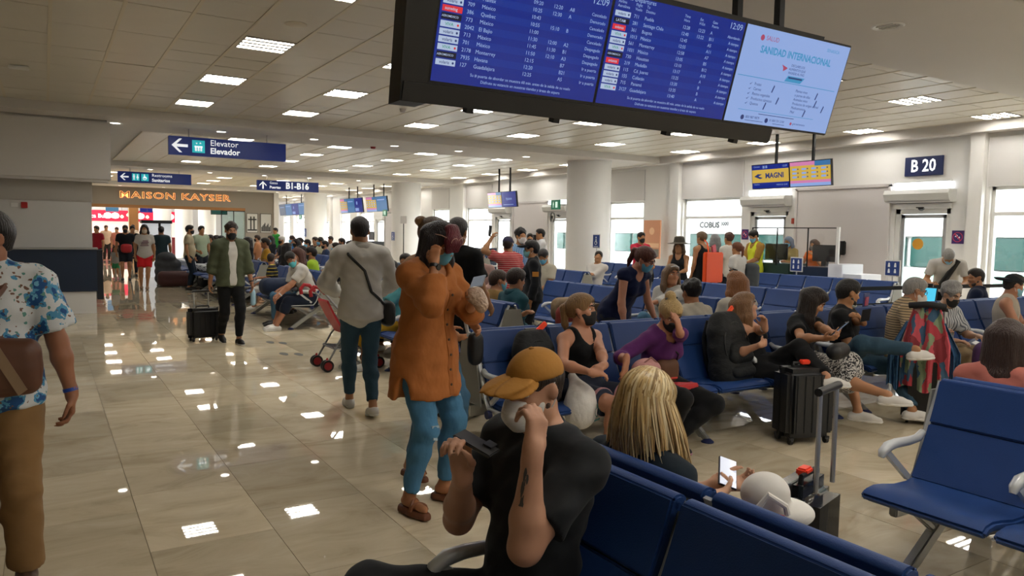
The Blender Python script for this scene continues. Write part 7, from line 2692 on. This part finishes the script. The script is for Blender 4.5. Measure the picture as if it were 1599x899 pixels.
# ---- 12. zebra skirt
p = Person('dark-haired woman in black tee and zebra skirt typing on phone', (5.72, YD), 192, 'sit', s=0.98, female=True, res=0.010, lean=-4, slouch=12, ts=0.84,
           head=(22, 24, 0), hand_r=wp(1288, 528, 6.1), hand_l=wp(1310, 524, 6.15), elbow_r=(0.9, -0.3, -0.8), elbow_l=(-0.9, -0.3, -0.8),
           rhand=dict(n=(-0.5, 0, 0.8), curl=0.55), lhand=dict(n=(0.5, 0, 0.8), curl=0.55), foot_r=wp(1392, 618, 6.0), knee_r=(-0.3, 0.6, 1), foot_l=wp(1340, 642, 6.35), toe_r=-35, toe_l=-20, sk='#b58462')
p.body()
p.top(BLACK_C, sleeve=0.6, loose=0.012, name='tee_shirt')
p.skirt(zebra(), 0.014, 0.10)
p.shoes(SNEAK, SOLE)
p.hair('long', '#20150f', 1.0)
phone('dark phone in the hands of the zebra-skirt woman', wp(1312, 512, 6.05)[:3], (0.9, 0.2, 0.1), (0.1, -0.6, 0.6), col='#2a2c33', screen='#8895a8', lit=0.4)
V = Vol(); rbox(V, np.array(wp(1308, 548, 6.15)[:3]), (0.14, 0.06, 0.06), 0.055, yaw=15)
volthing('handbag', 'small black handbag on the lap of the zebra-skirt woman', 'bag', V, mat('bag black', '#111214', 0.5), 0.010)

# ---- 13. man in black tee, ankle on knee
p = Person('bearded man in black tee and jeans, ankle on knee, hand at mouth', (6.40, YD), 206, 'sit', s=1.03, res=0.010, lean=-10, slouch=8, ts=0.85,
           head=(38, 10, 0), hand_l=wp(1352, 505, 6.6), elbow_l=(-0.6, 0.3, -1), hand_r=(0.02, 0.2, 0.64), elbow_r=(0.8, -0.3, -0.7),
           lhand=dict(d=(0.5, -0.4, 0.7), n=(0.4, -1, 0), curl=0.8), foot_l=wp(1425, 640, 6.6), foot_r=wp(1430, 546, 6.4), knee_r=(0.8, 0.4, 0.6), knee_l=(-0.3, 0.8, 0.8), toe_r=-50, toe_l=-20, sk='#a3744f')
p.body()
p.top(BLACK_C, sleeve=0.66, loose=0.015, name='tee_shirt')
p.trousers(DENIM_D, 1.93, 0.014)
p.shoes(SNEAK, SOLE)
p.hair('short', '#120e0c', 0.95)
p.beard('#1a1310')
p.root.children[-1]['label'] = 'short black beard'
V = Vol(); V.ell(p.H(0, 0.05, -0.105), p.HR, vec(0.055, 0.05, 0.026), 0.02)
p.part('mask', V, mat('mask_#a9b3b0', '#a9b3b0', 0.75), 0.008)
phone('black phone in the hand of the man with ankle on knee', wp(1352, 492, 6.45)[:3], (0.6, -0.6, 0.2), (0.6, 0.3, 0.5), col='#15161a', screen='#1a1c22', lit=0.1)
t = thing('leaflet', 'small blue and red leaflet stuck on the seat back behind the bearded man', 'leaflet', wp(1352, 470, 7.9)[:3])
MB().obox((0, 0, 0), (0.075, 0.02, 0), (-0.004, 0.004, 0), (0.01, 0, 0.085)).build('card', mat('leaflet navy', '#28306c', 0.5), t)
MB().obox((-0.002, -0.012, 0), (0.04, 0.012, 0), (-0.004, 0.004, 0), (0.006, 0, 0.045)).build('emblem', mat('leaflet red', '#b63a52', 0.5), t)

# ---- 14. striped shirt man, 15. grey-haired woman
p = Person('grey-haired man in tan striped polo and white mask', (7.29, YD + 0.02), 215, 'sit', s=1.03, res=0.011, lean=0, slouch=10, ts=0.88, belly=0.15, wide=1.06,
           head=(18, 8, 0), hand_l=wp(1462, 505, 7.1), hand_r=wp(1462, 515, 6.9), elbow_l=(-0.7, 0.2, -1), elbow_r=(0.8, -0.1, -1), foot_r=(0.12, 0.44, 0.085), sk='#a87a5e')
p.body()
p.top(stripes('tan stripe polo', '#a08a68', '#3a3026', 13, 'Z', 0.80), sleeve=0.85, loose=0.016, neck='collar', name='polo_shirt')
p.trousers(cloth('#8c7a5c', 'stone chino'), 1.93, 0.016)
p.shoes(mat('brown shoe', '#5a4030', 0.5), SOLE)
p.hair('fade', '#8d8a86', 0.6)
p.mask('#cfcdc8', kind='cone')
p.glasses('#4a4640')
p.watch(1)
p = Person('woman with curly grey hair and black mask beside the striped polo man', (7.98, YD + 0.02), 168, 'sit', s=0.98, female=True, res=0.011, lean=4, slouch=8, ts=0.84, wide=1.05,
           head=(0, 10, 0), hand_l=wp(1528, 525, 7.5), hand_r=(0.15, 0.34, 0.62), sk='#b08a72')
p.body()
p.top(stripes('grey print blouse', '#a9abac', '#5d6066', 9, 'DIAGONAL' if False else 'X', 0.6, 6), sleeve=0.9, loose=0.016)
p.trousers(cloth('#8f7c60', 'beige trousers'), 1.9, 0.016)
p.shoes(SNEAK)
p.hair('curly', '#8e8c8a', 1.25)
p.mask('#18191c', '#18191c')
V = Vol(); rbox(V, np.array(wp(1540, 560, 7.2)[:3]), (0.16, 0.10, 0.17), 0.09)
volthing('tote_bag', 'purple tote bag at the knees of the grey-haired woman', 'bag', V, mat('purple cloth bag', '#4a2a5c', 0.75, bump=0.5), 0.014)
simple('paper_sheet', MB().obox(wp(1535, 540, 7.25)[:3], (0.10, 0.03, 0), (-0.02, 0.08, 0.03), (0, -0.002, 0.004)), mat('paper white', '#cfd0d0', 0.7), 'white folded paper held above the purple tote bag', 'paper')

# ---- 16 and others on that row and behind it
p = Person('man in beige sleeveless shirt and dark cap on the long bench', (9.45, YD + 0.02), 200, 'sit', s=1.03, res=0.012, lean=-6, slouch=10, ts=0.87, head=(30, 8, 0), hand_l=(-0.05, 0.36, 0.66), hand_r=(0.12, 0.36, 0.66), sk='#a5745a')
p.body(); p.top(cloth('#a39a8c', 'beige linen'), sleeve=0, neck='tank', loose=0.02, name='sleeveless_shirt'); p.trousers(BLACK_C, 1.93); p.shoes(DARKSHOE)
p.hair('fade', '#181414', 0.6); p.mask('#7fb2c4'); p.cap(cloth('#1e2126', 'dark cap cloth'), back=True)
p = Person('man in navy polo seen from behind past the long bench', (10.55, 5.17), 20, 'sit', s=1.0, res=0.013, ts=0.92, head=(40, 6, 0), sk='#a0704f')
p.body(); p.top(cloth('#182136', 'navy polo'), sleeve=0.6, neck='collar'); p.trousers(BLACK_C, 1.93); p.shoes(DARKSHOE); p.hair('fade', '#1c1512', 0.6); p.beard('#241a14')
p = Person('person with long brown hair in salmon top behind the empty bench', (4.30, 1.97), -75, 'sit', s=0.97, female=True, res=0.010, lean=4, ts=0.86, head=(-10, 14, 0), sk='#b58462')
p.body(); p.top(cloth('#b0685c', 'salmon cloth'), sleeve=0.6); p.trousers(DENIM, 1.93); p.shoes(SNEAK); p.hair('long', '#35221a', 1.15)
p = Person('man with black hair in cream shirt seen from behind', (5.27, 5.15), 8, 'sit', s=1.0, res=0.012, ts=0.82, head=(-20, 4, 0), sk='#9a6a4a')
p.body(); p.top(cloth('#b3ac9c', 'cream cloth'), sleeve=0.7, neck='crew', loose=0.02); p.trousers(DENIM, 1.93); p.shoes(DARKSHOE); p.hair('curly', '#141010', 1.0)
p = Person('woman with long reddish blonde hair in white seen from behind', (5.88, 5.15), -6, 'sit', s=1.0, female=True, res=0.012, ts=0.95, head=(0, 2, 0), sk='#b58868')
p.body(); p.top(cloth('#b5b0a4', 'off white cloth'), sleeve=0.8, loose=0.02); p.trousers(DENIM, 1.93); p.shoes(SNEAK); p.hair('shoulder', '#8e5c34', 1.0)
MB().tube([p.H(-0.05, 0.04, 0.135), p.H(0, 0.055, 0.15), p.H(0.05, 0.04, 0.135)], 0.008, 6).build('sunglasses', M_black, p.root)
p = Person('woman in grey-white sweater lounging sideways, arm along the seats', (6.18, 6.42), 110, 'sit', s=1.0, female=True, res=0.012, ts=0.98, lean=-4, head=(55, 0, 0), hand_l=wp(970, 487, 8.0), elbow_l=(-0.3, -0.3, -1), sk='#b07a5a', foot_r=(0.2, 0.5, 0.3), foot_l=(0.1, 0.55, 0.28))
p.body(); p.top(cloth('#a8a7a2', 'grey white knit'), sleeve=1.8, loose=0.02); p.trousers(DENIM, 1.9); p.shoes(SNEAK); p.hair('long', '#6a5138', 0.85)
MB().tube([p.neck + p.up * 0.045 - p.fw * 0.0, p.neck + p.up * 0.055], 0.062, 16).build('choker', M_black, p.root)
MB().tube([p.H(-0.05, 0.07, 0.09), p.H(0, 0.09, 0.105), p.H(0.05, 0.07, 0.09)], 0.010, 6).build('sunglasses', mat('white frames', '#b9b9b9', 0.4), p.root)
p = Person('red-haired woman in glasses and navy sleeveless top bending over bags', (4.98, 5.98), 190, 'stand', s=0.98, female=True, res=0.011, lean=34, slouch=-6, pelz=0.82, head=(20, 4, 0), hand_r=(0.24, 0.34, 0.72), hand_l=(-0.24, 0.36, 0.74), sk='#b57f66')
p.body(); p.top(cloth('#141c3c', 'deep navy cloth'), sleeve=0.12, neck='v', loose=0.014, name='top'); p.trousers(cloth('#20242e', 'dark trousers'), 1.93); p.shoes(DARKSHOE); p.hair('pony', '#54281c', 1.0); p.mask('#5aa3c0'); p.glasses('#5a3028')
p = Person('man with short brown hair in ochre top seen from behind', (4.32, 7.28), -82, 'sit', s=0.98, res=0.012, ts=0.84, head=(-20, 6, 0), sk='#a8785a')
p.body(); p.top(cloth('#7c6238', 'ochre cloth'), sleeve=0.7); p.trousers(DENIM, 1.93); p.shoes(DARKSHOE); p.hair('short', '#3c2a1e', 0.8); p.mask('#5aa3c0')
p = Person('traveler in teal jacket with dark hair tied up, seen from behind', (4.22, 6.74), -86, 'sit', s=0.99, female=True, res=0.012, ts=0.92, head=(-4, 8, 0), hand_r=wp(818, 490, 7.6), sk='#a8785a')
p.body(); p.top(cloth('#1f4650', 'teal nylon'), sleeve=1.9, loose=0.02, neck='collar', name='jacket'); p.trousers(BLACK_C, 1.93); p.shoes(DARKSHOE); p.hair('up', '#2a1b15', 1.1)
# left bench
p = Person('man in white tee and teal mask leaning forward on the left bench', (3.72, 12.25), 98, 'sit', s=1.02, res=0.012, lean=20, slouch=8, ts=1.06, head=(52, 6, 0), hand_l=wp(428, 470, 11.9), hand_r=(0.12, 0.50, 0.58), elbow_l=(-0.8, -0.1, -0.7),
           foot_l=(-0.06, 0.62, 0.085), foot_r=(0.14, 0.56, 0.085), sk='#a8755a')
p.body(); p.top(cloth('#bdbab4', 'white jersey'), sleeve=0.75, loose=0.02, name='tee_shirt'); p.trousers(cloth('#1b2130', 'navy jersey'), 1.15, 0.025, name='shorts'); p.shoes(SNEAK, SOLE); p.hair('short', '#17110f', 0.85); p.mask('#4fb0b8'); p.watch(-1, '#c0c0c0')
MB().tube([p.sh[1] + p.up * 0.075, p.chest - p.fw * 0.15, p.pel + vec(-0.12, -0.12, 0.12)], 0.016, 6).build('bag_strap', mat('strap brown', '#3a2218', 0.6), p.root, smooth=True)
p = Person('woman with auburn hair seated just behind the man in white tee', (3.68, 12.72), 80, 'sit', s=1.0, female=True, res=0.013, ts=1.02, head=(30, 10, 0), sk='#a8755a')
p.body(); p.top(cloth('#8c8a86', 'grey jersey'), sleeve=0.7); p.trousers(DENIM, 1.93); p.shoes(DARKSHOE); p.hair('long', '#4a281c', 0.9)
p = Person('small child in black and yellow top on the left bench', (3.56, 14.1), 70, 'sit', s=0.74, res=0.012, ts=1.05, head=(-100, 5, 0), sk='#a8755a', seat=0.44, foot_r=(0.08, 0.33, 0.20), foot_l=(-0.08, 0.33, 0.20), hand_r=(0.12, 0.25, 0.72))
p.body(); p.top(stripes('black yellow top', '#15161a', '#c9b23c', 5, 'Z', 0.93), sleeve=0.7); p.trousers(cloth('#b9b6ae', 'pale cotton'), 1.9); p.shoes(SNEAK); p.hair('fade', '#2a1d16', 0.5)
p = Person('boy in teal tee, blue mask and mustard trousers on the bench', (3.52, 8.38), 95, 'sit', s=0.98, res=0.0115, lean=-4, slouch=4, ts=0.97, wide=1.1, head=(10, 2, 0), hand_l=(0.05, 0.26, 0.78), hand_r=(-0.05, 0.28, 0.76), elbow_l=(-0.8, 0.1, -0.6), elbow_r=(0.8, 0.1, -0.6), sk='#9c6a48',
           foot_l=(-0.14, 0.42, 0.085), foot_r=(0.14, 0.42, 0.085))
p.body(); p.top(cloth('#4f9096', 'teal jersey'), sleeve=0.75, loose=0.018, name='tee_shirt'); p.trousers(cloth('#a07d1e', 'mustard cotton'), 1.12, 0.035, name='trousers', cuff=0.012); p.shoes(SNEAK, SOLE); p.hair('short', '#15100e', 0.95); p.mask('#6ab0d2')
V = Vol(); rbox(V, vec(3.36, 8.36, 0.68), (0.14, 0.11, 0.07), 0.06)
t, o_ = volthing('waist_bag', 'black bag with white letters on the lap of the boy in teal', 'bag', V, mat('bag black', '#111214', 0.5), 0.012)
MB().tube([vec(3.27, 8.28, 0.757) - o_, vec(3.40, 8.25, 0.757) - o_, vec(3.42, 8.36, 0.757) - o_], 0.008, 6).build('white_print', mat('bag print white', '#c4c4c4', 0.5), t)
p = Person('woman in white and red with blue mask behind the teal tee boy', (4.26, 9.6), 118, 'sit', s=0.98, female=True, res=0.014, ts=1.06, head=(10, 0, 0), sk='#9a6a4a')
p.body(); p.top(cloth('#b3b0aa', 'white blouse'), sleeve=0.5, neck='v'); p.top(cloth('#a32c34', 'red cloth'), sleeve=0, neck='tank', loose=0.010, name='undershirt'); p.trousers(BLACK_C, 1.9); p.shoes(SNEAK); p.hair('up', '#1a1210', 0.9); p.mask('#6aaed0')


# ---- everyone further off
def bg(label, x, ytop, d, yaw, top, bottom, hair=('short', '#1c1512'), pose='stand', mask=None, sleeve=0.65, fem=False, sk='#a3744f', res=None, neck='crew', shorts=False, seat=0.40, zfix=None, shoe=None, **kw):
    g_ = ground(x, d)
    zt = at(x, ytop, d)[2]
    res = res or max(0.0115, min(0.03, d * 0.00115))
    if pose == 'stand':
        s_ = min(1.06, max(0.5, zt / 1.735))
    else:
        s_ = kw.pop('s', 0.98)
        kw.setdefault('ts', max(0.8, min(1.25, ((zt - seat - 0.085) / s_ - 0.285) / 0.53)))
    p = Person(label, g_, yaw, pose, s=s_, res=res, female=fem, sk=sk, seat=seat, **kw)
    p.body(face=res < 0.0125)
    p.top(top if not isinstance(top, str) else cloth(top), sleeve=sleeve, neck=neck, loose=0.016, hem=0.06)
    p.trousers(cloth(bottom) if isinstance(bottom, str) else bottom, (0.75 if shorts else 1.92), 0.014, name='shorts' if shorts else 'trousers')
    p.shoes(shoe or DARKSHOE)
    if hair:
        p.hair(hair[0], hair[1], hair[2] if len(hair) > 2 else 0.9)
    if mask:
        p.mask(mask)
    return p


p = bg('person in red striped tee and navy red cap seen from behind', 795, 370, 10.3, 10, stripes('red stripe tee', '#a8242c', '#c88a84', 11, 'Z', 0.72), '#2a2d33', ('fade', '#2a1d16', 0.5), hand_l=(-0.24, 0.10, 1.55), elbow_l=(-1, 0, -0.5), head=(-50, 0, 0))
p.cap(mat('cap navy red', '#2c2a48', 0.8))
phone('dark phone raised by the person in red striped tee', p.W(p.wr[-1] + vec(0.01, 0.04, 0.10)), (0, 1, 0.1), (0.1, 0, 1), col='#1b1b1f', screen='#55606c', lit=0.3)
bg('person with curly black hair and white mask facing the camera', 812, 358, 11.6, 175, stripes('blue stripe shirt', '#3a6ea0', '#9ab4cc', 12, 'X', 0.6), '#23262c', ('curly', '#15100e', 1.15), mask='#d0cbc8')
p = bg('woman in black jacket with gold emblem and teal mask', 833, 377, 9.6, 60, '#15171b', '#15171b', ('short', '#14100f', 1.0), mask='#79b0ae', sleeve=1.95, fem=True)
p.cap(cloth('#17181c', 'black cap cloth'))
MB().obox(p.sh[-1] * 0.5 + p.el[-1] * 0.5 + vec(-0.062, -0.01, 0), (0.004, 0, 0), (0, 0.04, 0), (0, 0, 0.03)).build('emblem', mat('emblem gold', '#b5782a', 0.5), p.root)
p = bg('airline worker in white shirt and black tie by the wall telephone', 845, 358, 17.0, 70, '#c8c8c8', '#1b1d22', ('short', '#14100e'), sleeve=0.7, neck='collar', hand_l=(-0.05, 0.35, 1.05), hand_r=(0.08, 0.36, 1.05))
MB().bar(p.neck + p.fw * 0.14, p.waist + p.fw * 0.155, 0.06, 0.02).build('tie', M_black, p.root)
bg('airline worker in white with a black beard behind the striped tee', 827, 365, 18.0, 150, '#bdbdbd', '#22252c', ('fade', '#201612'), sleeve=0.7, mask='#1a1a1c')
bg('traveler with black hair and blue mask bowed in cream top', 852, 389, 12.6, 100, '#aca695', '#2b2f3a', ('short', '#15110f', 1.1), 'sit', mask='#5aa0c4', head=(20, 30, 0))
bg('man in dusty pink shirt and white mask on the second bench line', 750, 389, 12.2, 140, '#9a7c74', '#1f232c', ('short', '#171210'), 'sit', mask='#c6d0cc', sleeve=1.7)
bg('man in white sweatshirt reclining sideways with folded arms', 928, 391, 15.0, 110, '#bcb8b2', '#1c1f26', ('short', '#1b1411'), 'sit', sleeve=1.9, lean=-16, hand_l=(0.1, 0.24, 0.85), hand_r=(-0.1, 0.24, 0.85), head=(30, 0, 0))
p = bg('man in bright red polo standing with a grey bag', 1000, 363, 16.2, 170, '#b3203a', '#2a2d36', ('short', '#16110f'), mask='#17181b', sleeve=0.6, hand_l=(-0.15, 0.3, 1.0), hand_r=(0.05, 0.28, 1.32), elbow_r=(1, 0.2, -0.6))
V = Vol(); rbox(V, p.W(vec(0.0, 0.25, 0.98)), (0.16, 0.10, 0.22), 0.09)
volthing('backpack', 'grey rucksack hugged by the man in bright red polo', 'backpack', V, mat('pack grey', '#6d7178', 0.8), 0.018)
p = bg('woman in wide dark hat and black vest holding a camera', 1061, 377, 13.2, 120, '#16171a', '#2b2d33', ('shoulder', '#5a4028', 0.8), neck='tank', sleeve=0, fem=True, hand_l=(-0.1, 0.34, 1.0), hand_r=(0.1, 0.34, 1.0))
HATM = mat('hat olive brown', '#3c362c', 0.8)
hat = MB().lathe((0, 0, 0), [(0.0, 0.13), (0.055, 0.128), (0.085, 0.11), (0.095, 0.05), (0.10, 0.02), (0.17, 0.005), (0.205, 0.0), (0.205, -0.008), (0.10, -0.002), (0.0, -0.002)], 24)
h_o = hat.build('hat', HATM, p.root, smooth=True); h_o.location = tuple(p.H(0, -0.01, 0.075))
t = thing('camera', 'small black camera held at the waist by the hat woman', 'camera', p.W(vec(0, 0.40, 1.0)))
MB().box(-0.07, 0.07, -0.03, 0.03, 0, 0.08).build('body', M_black, t); MB().tube([(0, -0.03, 0.04), (0, -0.07, 0.04)], 0.03, 14).build('lens', M_black, t)
p = bg('woman in black dress with a bright orange shopper seen from behind', 1097, 362, 14.0, 5, '#17181b', '#17181b', ('up', '#6a543c', 1.0), neck='tank', sleeve=0, fem=True, wide=1.18)
t = thing('shopping_bag', 'bright orange shopping bag carried on the back of the black dress woman', 'bag', p.W(vec(0.02, -0.24, 0.78)))
MB().obox((0, 0, 0.28), (0.23, 0, 0), (0, 0.05, 0), (0, 0, 0.28)).build('body', mat('bag orange', '#e0501e', 0.5), t, bevel=0.02)
MB().tube([(-0.12, 0.0, 0.55), (-0.10, 0.06, 0.72), (-0.09, 0.14, 0.78)], 0.015, 6).build('strap', mat('bag orange', '#e0501e'), t, smooth=True)
MB().obox(p.sh[1] + vec(-0.02, -0.17, -0.28), (0.07, 0.01, 0.02), (0, 0.02, 0), (-0.06, 0, 0.36)).build('pink_scarf', mat('scarf pink', '#b65a66', 0.8), p.root, bevel=0.015)
bg('traveler with grey shoulder-length hair in black top queueing at the gate', 1117, 366, 15.4, -20, '#1a1b1f', '#26282e', ('shoulder', '#7d7d7d', 0.8), fem=True)
bg('traveler with short brown curls in pale top queueing at the gate', 1139, 364, 14.8, -10, '#b9b6ae', '#1f232c', ('curly', '#4a2a20', 0.9), fem=True)
p = bg('woman in white tee with auburn ponytail and grey daypack', 1153, 379, 13.0, 10, '#b7b5b0', '#1c2130', ('pony', '#6a3c22', 0.9), fem=True, wide=1.15)
V = Vol(); rbox(V, p.W(vec(0.20, -0.16, 0.95)), (0.09, 0.13, 0.23), 0.085, yaw=20)
volthing('backpack', 'grey daypack on the shoulder of the white tee woman', 'backpack', V, mat('pack slate', '#3f4448', 0.8), 0.016)
p = bg('gate worker in hi-vis yellow vest and blue mask looking down', 1180, 360, 15.9, 80, '#9a7436', '#15171c', ('short', '#14100e'), mask='#6aaed0', sleeve=1.0, head=(0, 26, 0), hand_l=(-0.1, 0.34, 1.08), hand_r=(0.1, 0.34, 1.08))
p.top(mat('hi-vis yellow', '#c6cf24', 0.7), sleeve=0, neck='tank', loose=0.028, hem=0.10, name='hi_vis_vest')
MB().tube([p.waist - p.up * 0.02, p.waist + p.up * 0.03], 0.176, 24).build('reflective_band', mat('reflective band', '#c8ccd0', 0.3), p.root)
g_ = (13.85, 10.75)
p = Person('gate agent with blue-grey hair and blue mask behind the podium glass', g_, 95, 'stand', s=0.95, female=True, res=0.017, head=(0, 10, 0), sk='#a3744f', hand_l=(-0.15, 0.3, 1.1), hand_r=(0.15, 0.3, 1.1))
p.body(face=False); p.top(cloth('#9a8a5a', 'khaki blouse'), sleeve=0.7); p.trousers(BLACK_C); p.shoes(DARKSHOE); p.hair('shoulder', '#6f7d92', 0.9); p.mask('#6aaed0')
p = Person('gate agent in orange vest and grey mask behind the podium glass', (13.85, 10.10), 100, 'stand', s=0.92, female=True, res=0.017, head=(-10, 10, 0), sk='#a3744f', hand_l=(-0.1, 0.22, 1.25), hand_r=(0.15, 0.3, 1.1))
p.body(face=False); p.top(cloth('#d06a2a', 'orange vest cloth'), sleeve=0.5); p.trousers(BLACK_C); p.shoes(DARKSHOE); p.hair('shoulder', '#4a3a30', 0.9); p.mask('#77736c')
p = Person('grey-haired man in white tee bending over the barrier by the window', (12.15, 6.45), 120, 'stand', s=0.98, res=0.014, lean=32, slouch=8, pelz=0.88, head=(10, 24, 0), sk='#a3744f', hand_l=(-0.2, 0.5, 0.95), hand_r=(0.2, 0.5, 0.95), wide=1.1)
p.body(face=False); p.top(cloth('#bfbdb8', 'white tee'), sleeve=0.7); p.trousers(BLACK_C); p.shoes(DARKSHOE); p.hair('fade', '#94938f', 0.7); p.mask('#7fb2d0')
MB().tube([p.sh[-1] + p.up * 0.075 + p.rt * 0.05, p.chest + p.fw * 0.19, p.waist + p.fw * 0.2 + p.rt * 0.1], 0.045, 8).build('dark_scarf', M_black, p.root, smooth=True)

# ---- the far aisle
p = bg('woman in white printed tee and bright red shorts walking closer', 226, 351, 19.6, 172, '#b3aea6', '#c21f24', ('shoulder', '#1c1210', 0.9), mask='#b9a894', fem=True, shorts=True, shoe=mat('nude shoe', '#8a6a50', 0.6), wide=1.05, foot_l=(-0.05, 0.2, 0.085))
F = Face2D(p.chest + p.fw * 0.19 - p.rt * 0.12 - p.up * 0.12, p.rt, p.up)
for k in range(4):
    F.rect('print', 0.02 + 0.015 * (k % 2), 0.22 - 0.02 * k, 0.04 * k, 0.04 * k + 0.022, 0.0)
F.build(p.root, dict(print=mat('tee print', '#7a5866', 0.8)))
p = bg('man in black tee with a red waist bag beside the red shorts woman', 196, 352, 22.6, 176, '#16181c', '#1d2026', ('short', '#15100e'), shorts=True, mask='#1b1b1d', wide=1.08)
V = Vol(); rbox(V, p.W(vec(-0.02, 0.21, 0.98)), (0.15, 0.07, 0.13), 0.07)
volthing('waist_bag', 'round red waist bag worn by the man in black tee', 'bag', V, mat('bag red', '#a3161d', 0.6), 0.02)
bg('small girl with green shorts and pink shoes beside the man in black tee', 180, 386, 23.2, 170, '#8f8a84', '#2f7a4c', ('long', '#1c1210', 0.7), shorts=True, fem=True, shoe=mat('pink shoe', '#c07a8a', 0.6))
bg('man in dark teal tee and jeans standing with his back turned', 252, 354, 21.4, -8, '#24343a', DENIM_D, ('short', '#17110f'))
bg('man in pale pink shirt with his back turned, farther along the aisle', 238, 350, 26.5, 20, '#b99a9e', '#2a2d36', ('short', '#17110f'), sleeve=1.8)
bg('man in khaki tee and dark jeans standing sideways by the bags', 295, 352, 19.6, 250, '#a89c80', '#17222e', ('short', '#17110f'), mask='#1a1a1c', belly=0.1, hand_l=(-0.15, 0.2, 1.0))
bg('man in white and green top behind the khaki tee man', 314, 353, 21.0, 200, '#9aa890', '#1f232c', ('short', '#17110f'))
bg('person in dark red top at the corner of the white wall', 152, 353, 26.0, 140, '#8c1c28', '#1c2438', ('short', '#17110f'))
bg('person in cream top far down the aisle near the red counter', 166, 352, 34.0, 190, '#c2a68c', '#2a2420', ('short', '#2a1a14'))
bg('person in salmon top far down the aisle near the red counter', 183, 355, 33.0, 160, '#b8705c', '#2a2420', ('short', '#2a1a14'))
bg('person in white top far down the aisle by the wooden pillar', 208, 351, 36.0, 180, '#c4b8a8', '#2a2420', ('short', '#2a1a14'))
bg('man in black tee far down the aisle behind the red shorts woman', 207, 353, 24.5, 180, '#14161a', '#1c1f26', ('short', '#17110f'))
bg('person in lime green hoodie standing before the framed pictures', 431, 356, 31.0, 110, '#2c8a3a', '#1c1f26', ('short', '#17110f'), sleeve=1.9)

# ---- the seated crowd
CROWD = [
    (330, 366, 22.0, '#2b2320', '#241a15', 'short', 90, 'person in dark brown top seated by the emblem sports bag'),
    (322, 358, 24.0, '#c1602a', '#1a1310', 'short', 100, 'person in orange top seated behind the white and green top man'),
    (340, 361, 25.0, '#b7b4ac', '#2a1d16', 'long', 80, 'person in white top seated left of the olive overshirt man'),
    (347, 368, 21.0, '#1c1e24', '#17110f', 'short', 100, 'person in black top seated left of the olive overshirt man'),
    (388, 363, 21.5, '#17191d', '#1a1310', 'long', 100, 'person in black top seated right of the olive overshirt man'),
    (403, 361, 26.0, '#b07a54', '#3a2a20', 'short', 60, 'person in tan top seated below the left framed picture'),
    (416, 370, 20.5, '#b3862a', '#1c1411', 'short', 80, 'person in mustard yellow hoodie in the seated crowd'),
    (424, 366, 23.0, '#1b1d22', '#17110f', 'long', 110, 'person in black seated right of the mustard hoodie'),
    (441, 369, 22.0, '#1d1f25', '#c0bdb6', 'short', 100, 'person in black with white cap in the seated crowd'),
    (447, 379, 18.5, '#17181c', '#120e0d', 'long', -70, 'person in black and long hair seen from behind in crowd'),
    (457, 367, 26.0, '#2a6aa0', '#2a1a14', 'short', 90, 'person in bright blue top in the far crowd'),
    (464, 373, 21.0, '#6a2a22', '#1c1310', 'long', 100, 'person in dark red top in the seated crowd'),
    (473, 384, 17.0, '#55565a', '#2a201a', 'short', 70, 'person in grey top seated low in the near crowd'),
    (481, 374, 18.8, '#2a2320', '#15100e', 'short', 100, 'person with black hair and bare arms in the seated crowd'),
    (488, 386, 16.2, '#8fb02a', '#17110f', 'short', 60, 'person in lime yellow top in the seated crowd'),
    (493, 370, 24.0, '#232529', '#241a14', 'short', 120, 'person in charcoal top below the third column'),
    (501, 371, 22.5, '#b8b89a', '#1c1512', 'curly', 100, 'person with big dark curls in pale top in crowd'),
    (509, 376, 22.0, '#24324c', '#17110f', 'short', 80, 'person in navy top right of the big dark curls'),
    (517, 369, 26.5, '#a9a39c', '#2c1d16', 'short', 100, 'person in pale grey top far behind the navy top'),
    (526, 379, 19.5, '#8a8a8c', '#221712', 'short', 70, 'person in grey tee left of the white-shirted walker'),
    (535, 372, 23.0, '#7c1c24', '#1a1210', 'short', 100, 'person in wine red top left of the white-shirted walker'),
    (547, 376, 19.0, '#b01e2c', '#1a1210', 'long', 120, 'person in bright red top beside the white-shirted walker'),
    (391, 371, 25.0, '#a9a8a2', '#17110f', 'short', 90, 'person in pale top behind the olive overshirt man'),
    (470, 371, 25.5, '#b4572c', '#20160f', 'short', 90, 'person in rust red top below the far gate screens'),
]
CROWD_SK = ['#9c6c4a', '#a8785a', '#8f6144', '#b08464']
for k, (x, yt, d, top, hc_, hs_, yaw, lb) in enumerate(CROWD):
    dx = at(x, 380, 1.0)[0]
    d = min((X_ / dx for X_ in (3.56, 4.40, 6.28, 7.12, 8.88, 9.72)), key=lambda q: abs(q - d))     # onto the nearest seat line
    bg(lb, x, yt, d, yaw, top, '#1d2230', (hs_, hc_, 0.95), 'sit', sleeve=(0.65, 1.9)[k % 2], fem=hs_ == 'long', sk=CROWD_SK[k % 4], mask=(None, '#6aaed0', '#1a1a1c')[k % 3], res=max(0.018, d * 0.0011))
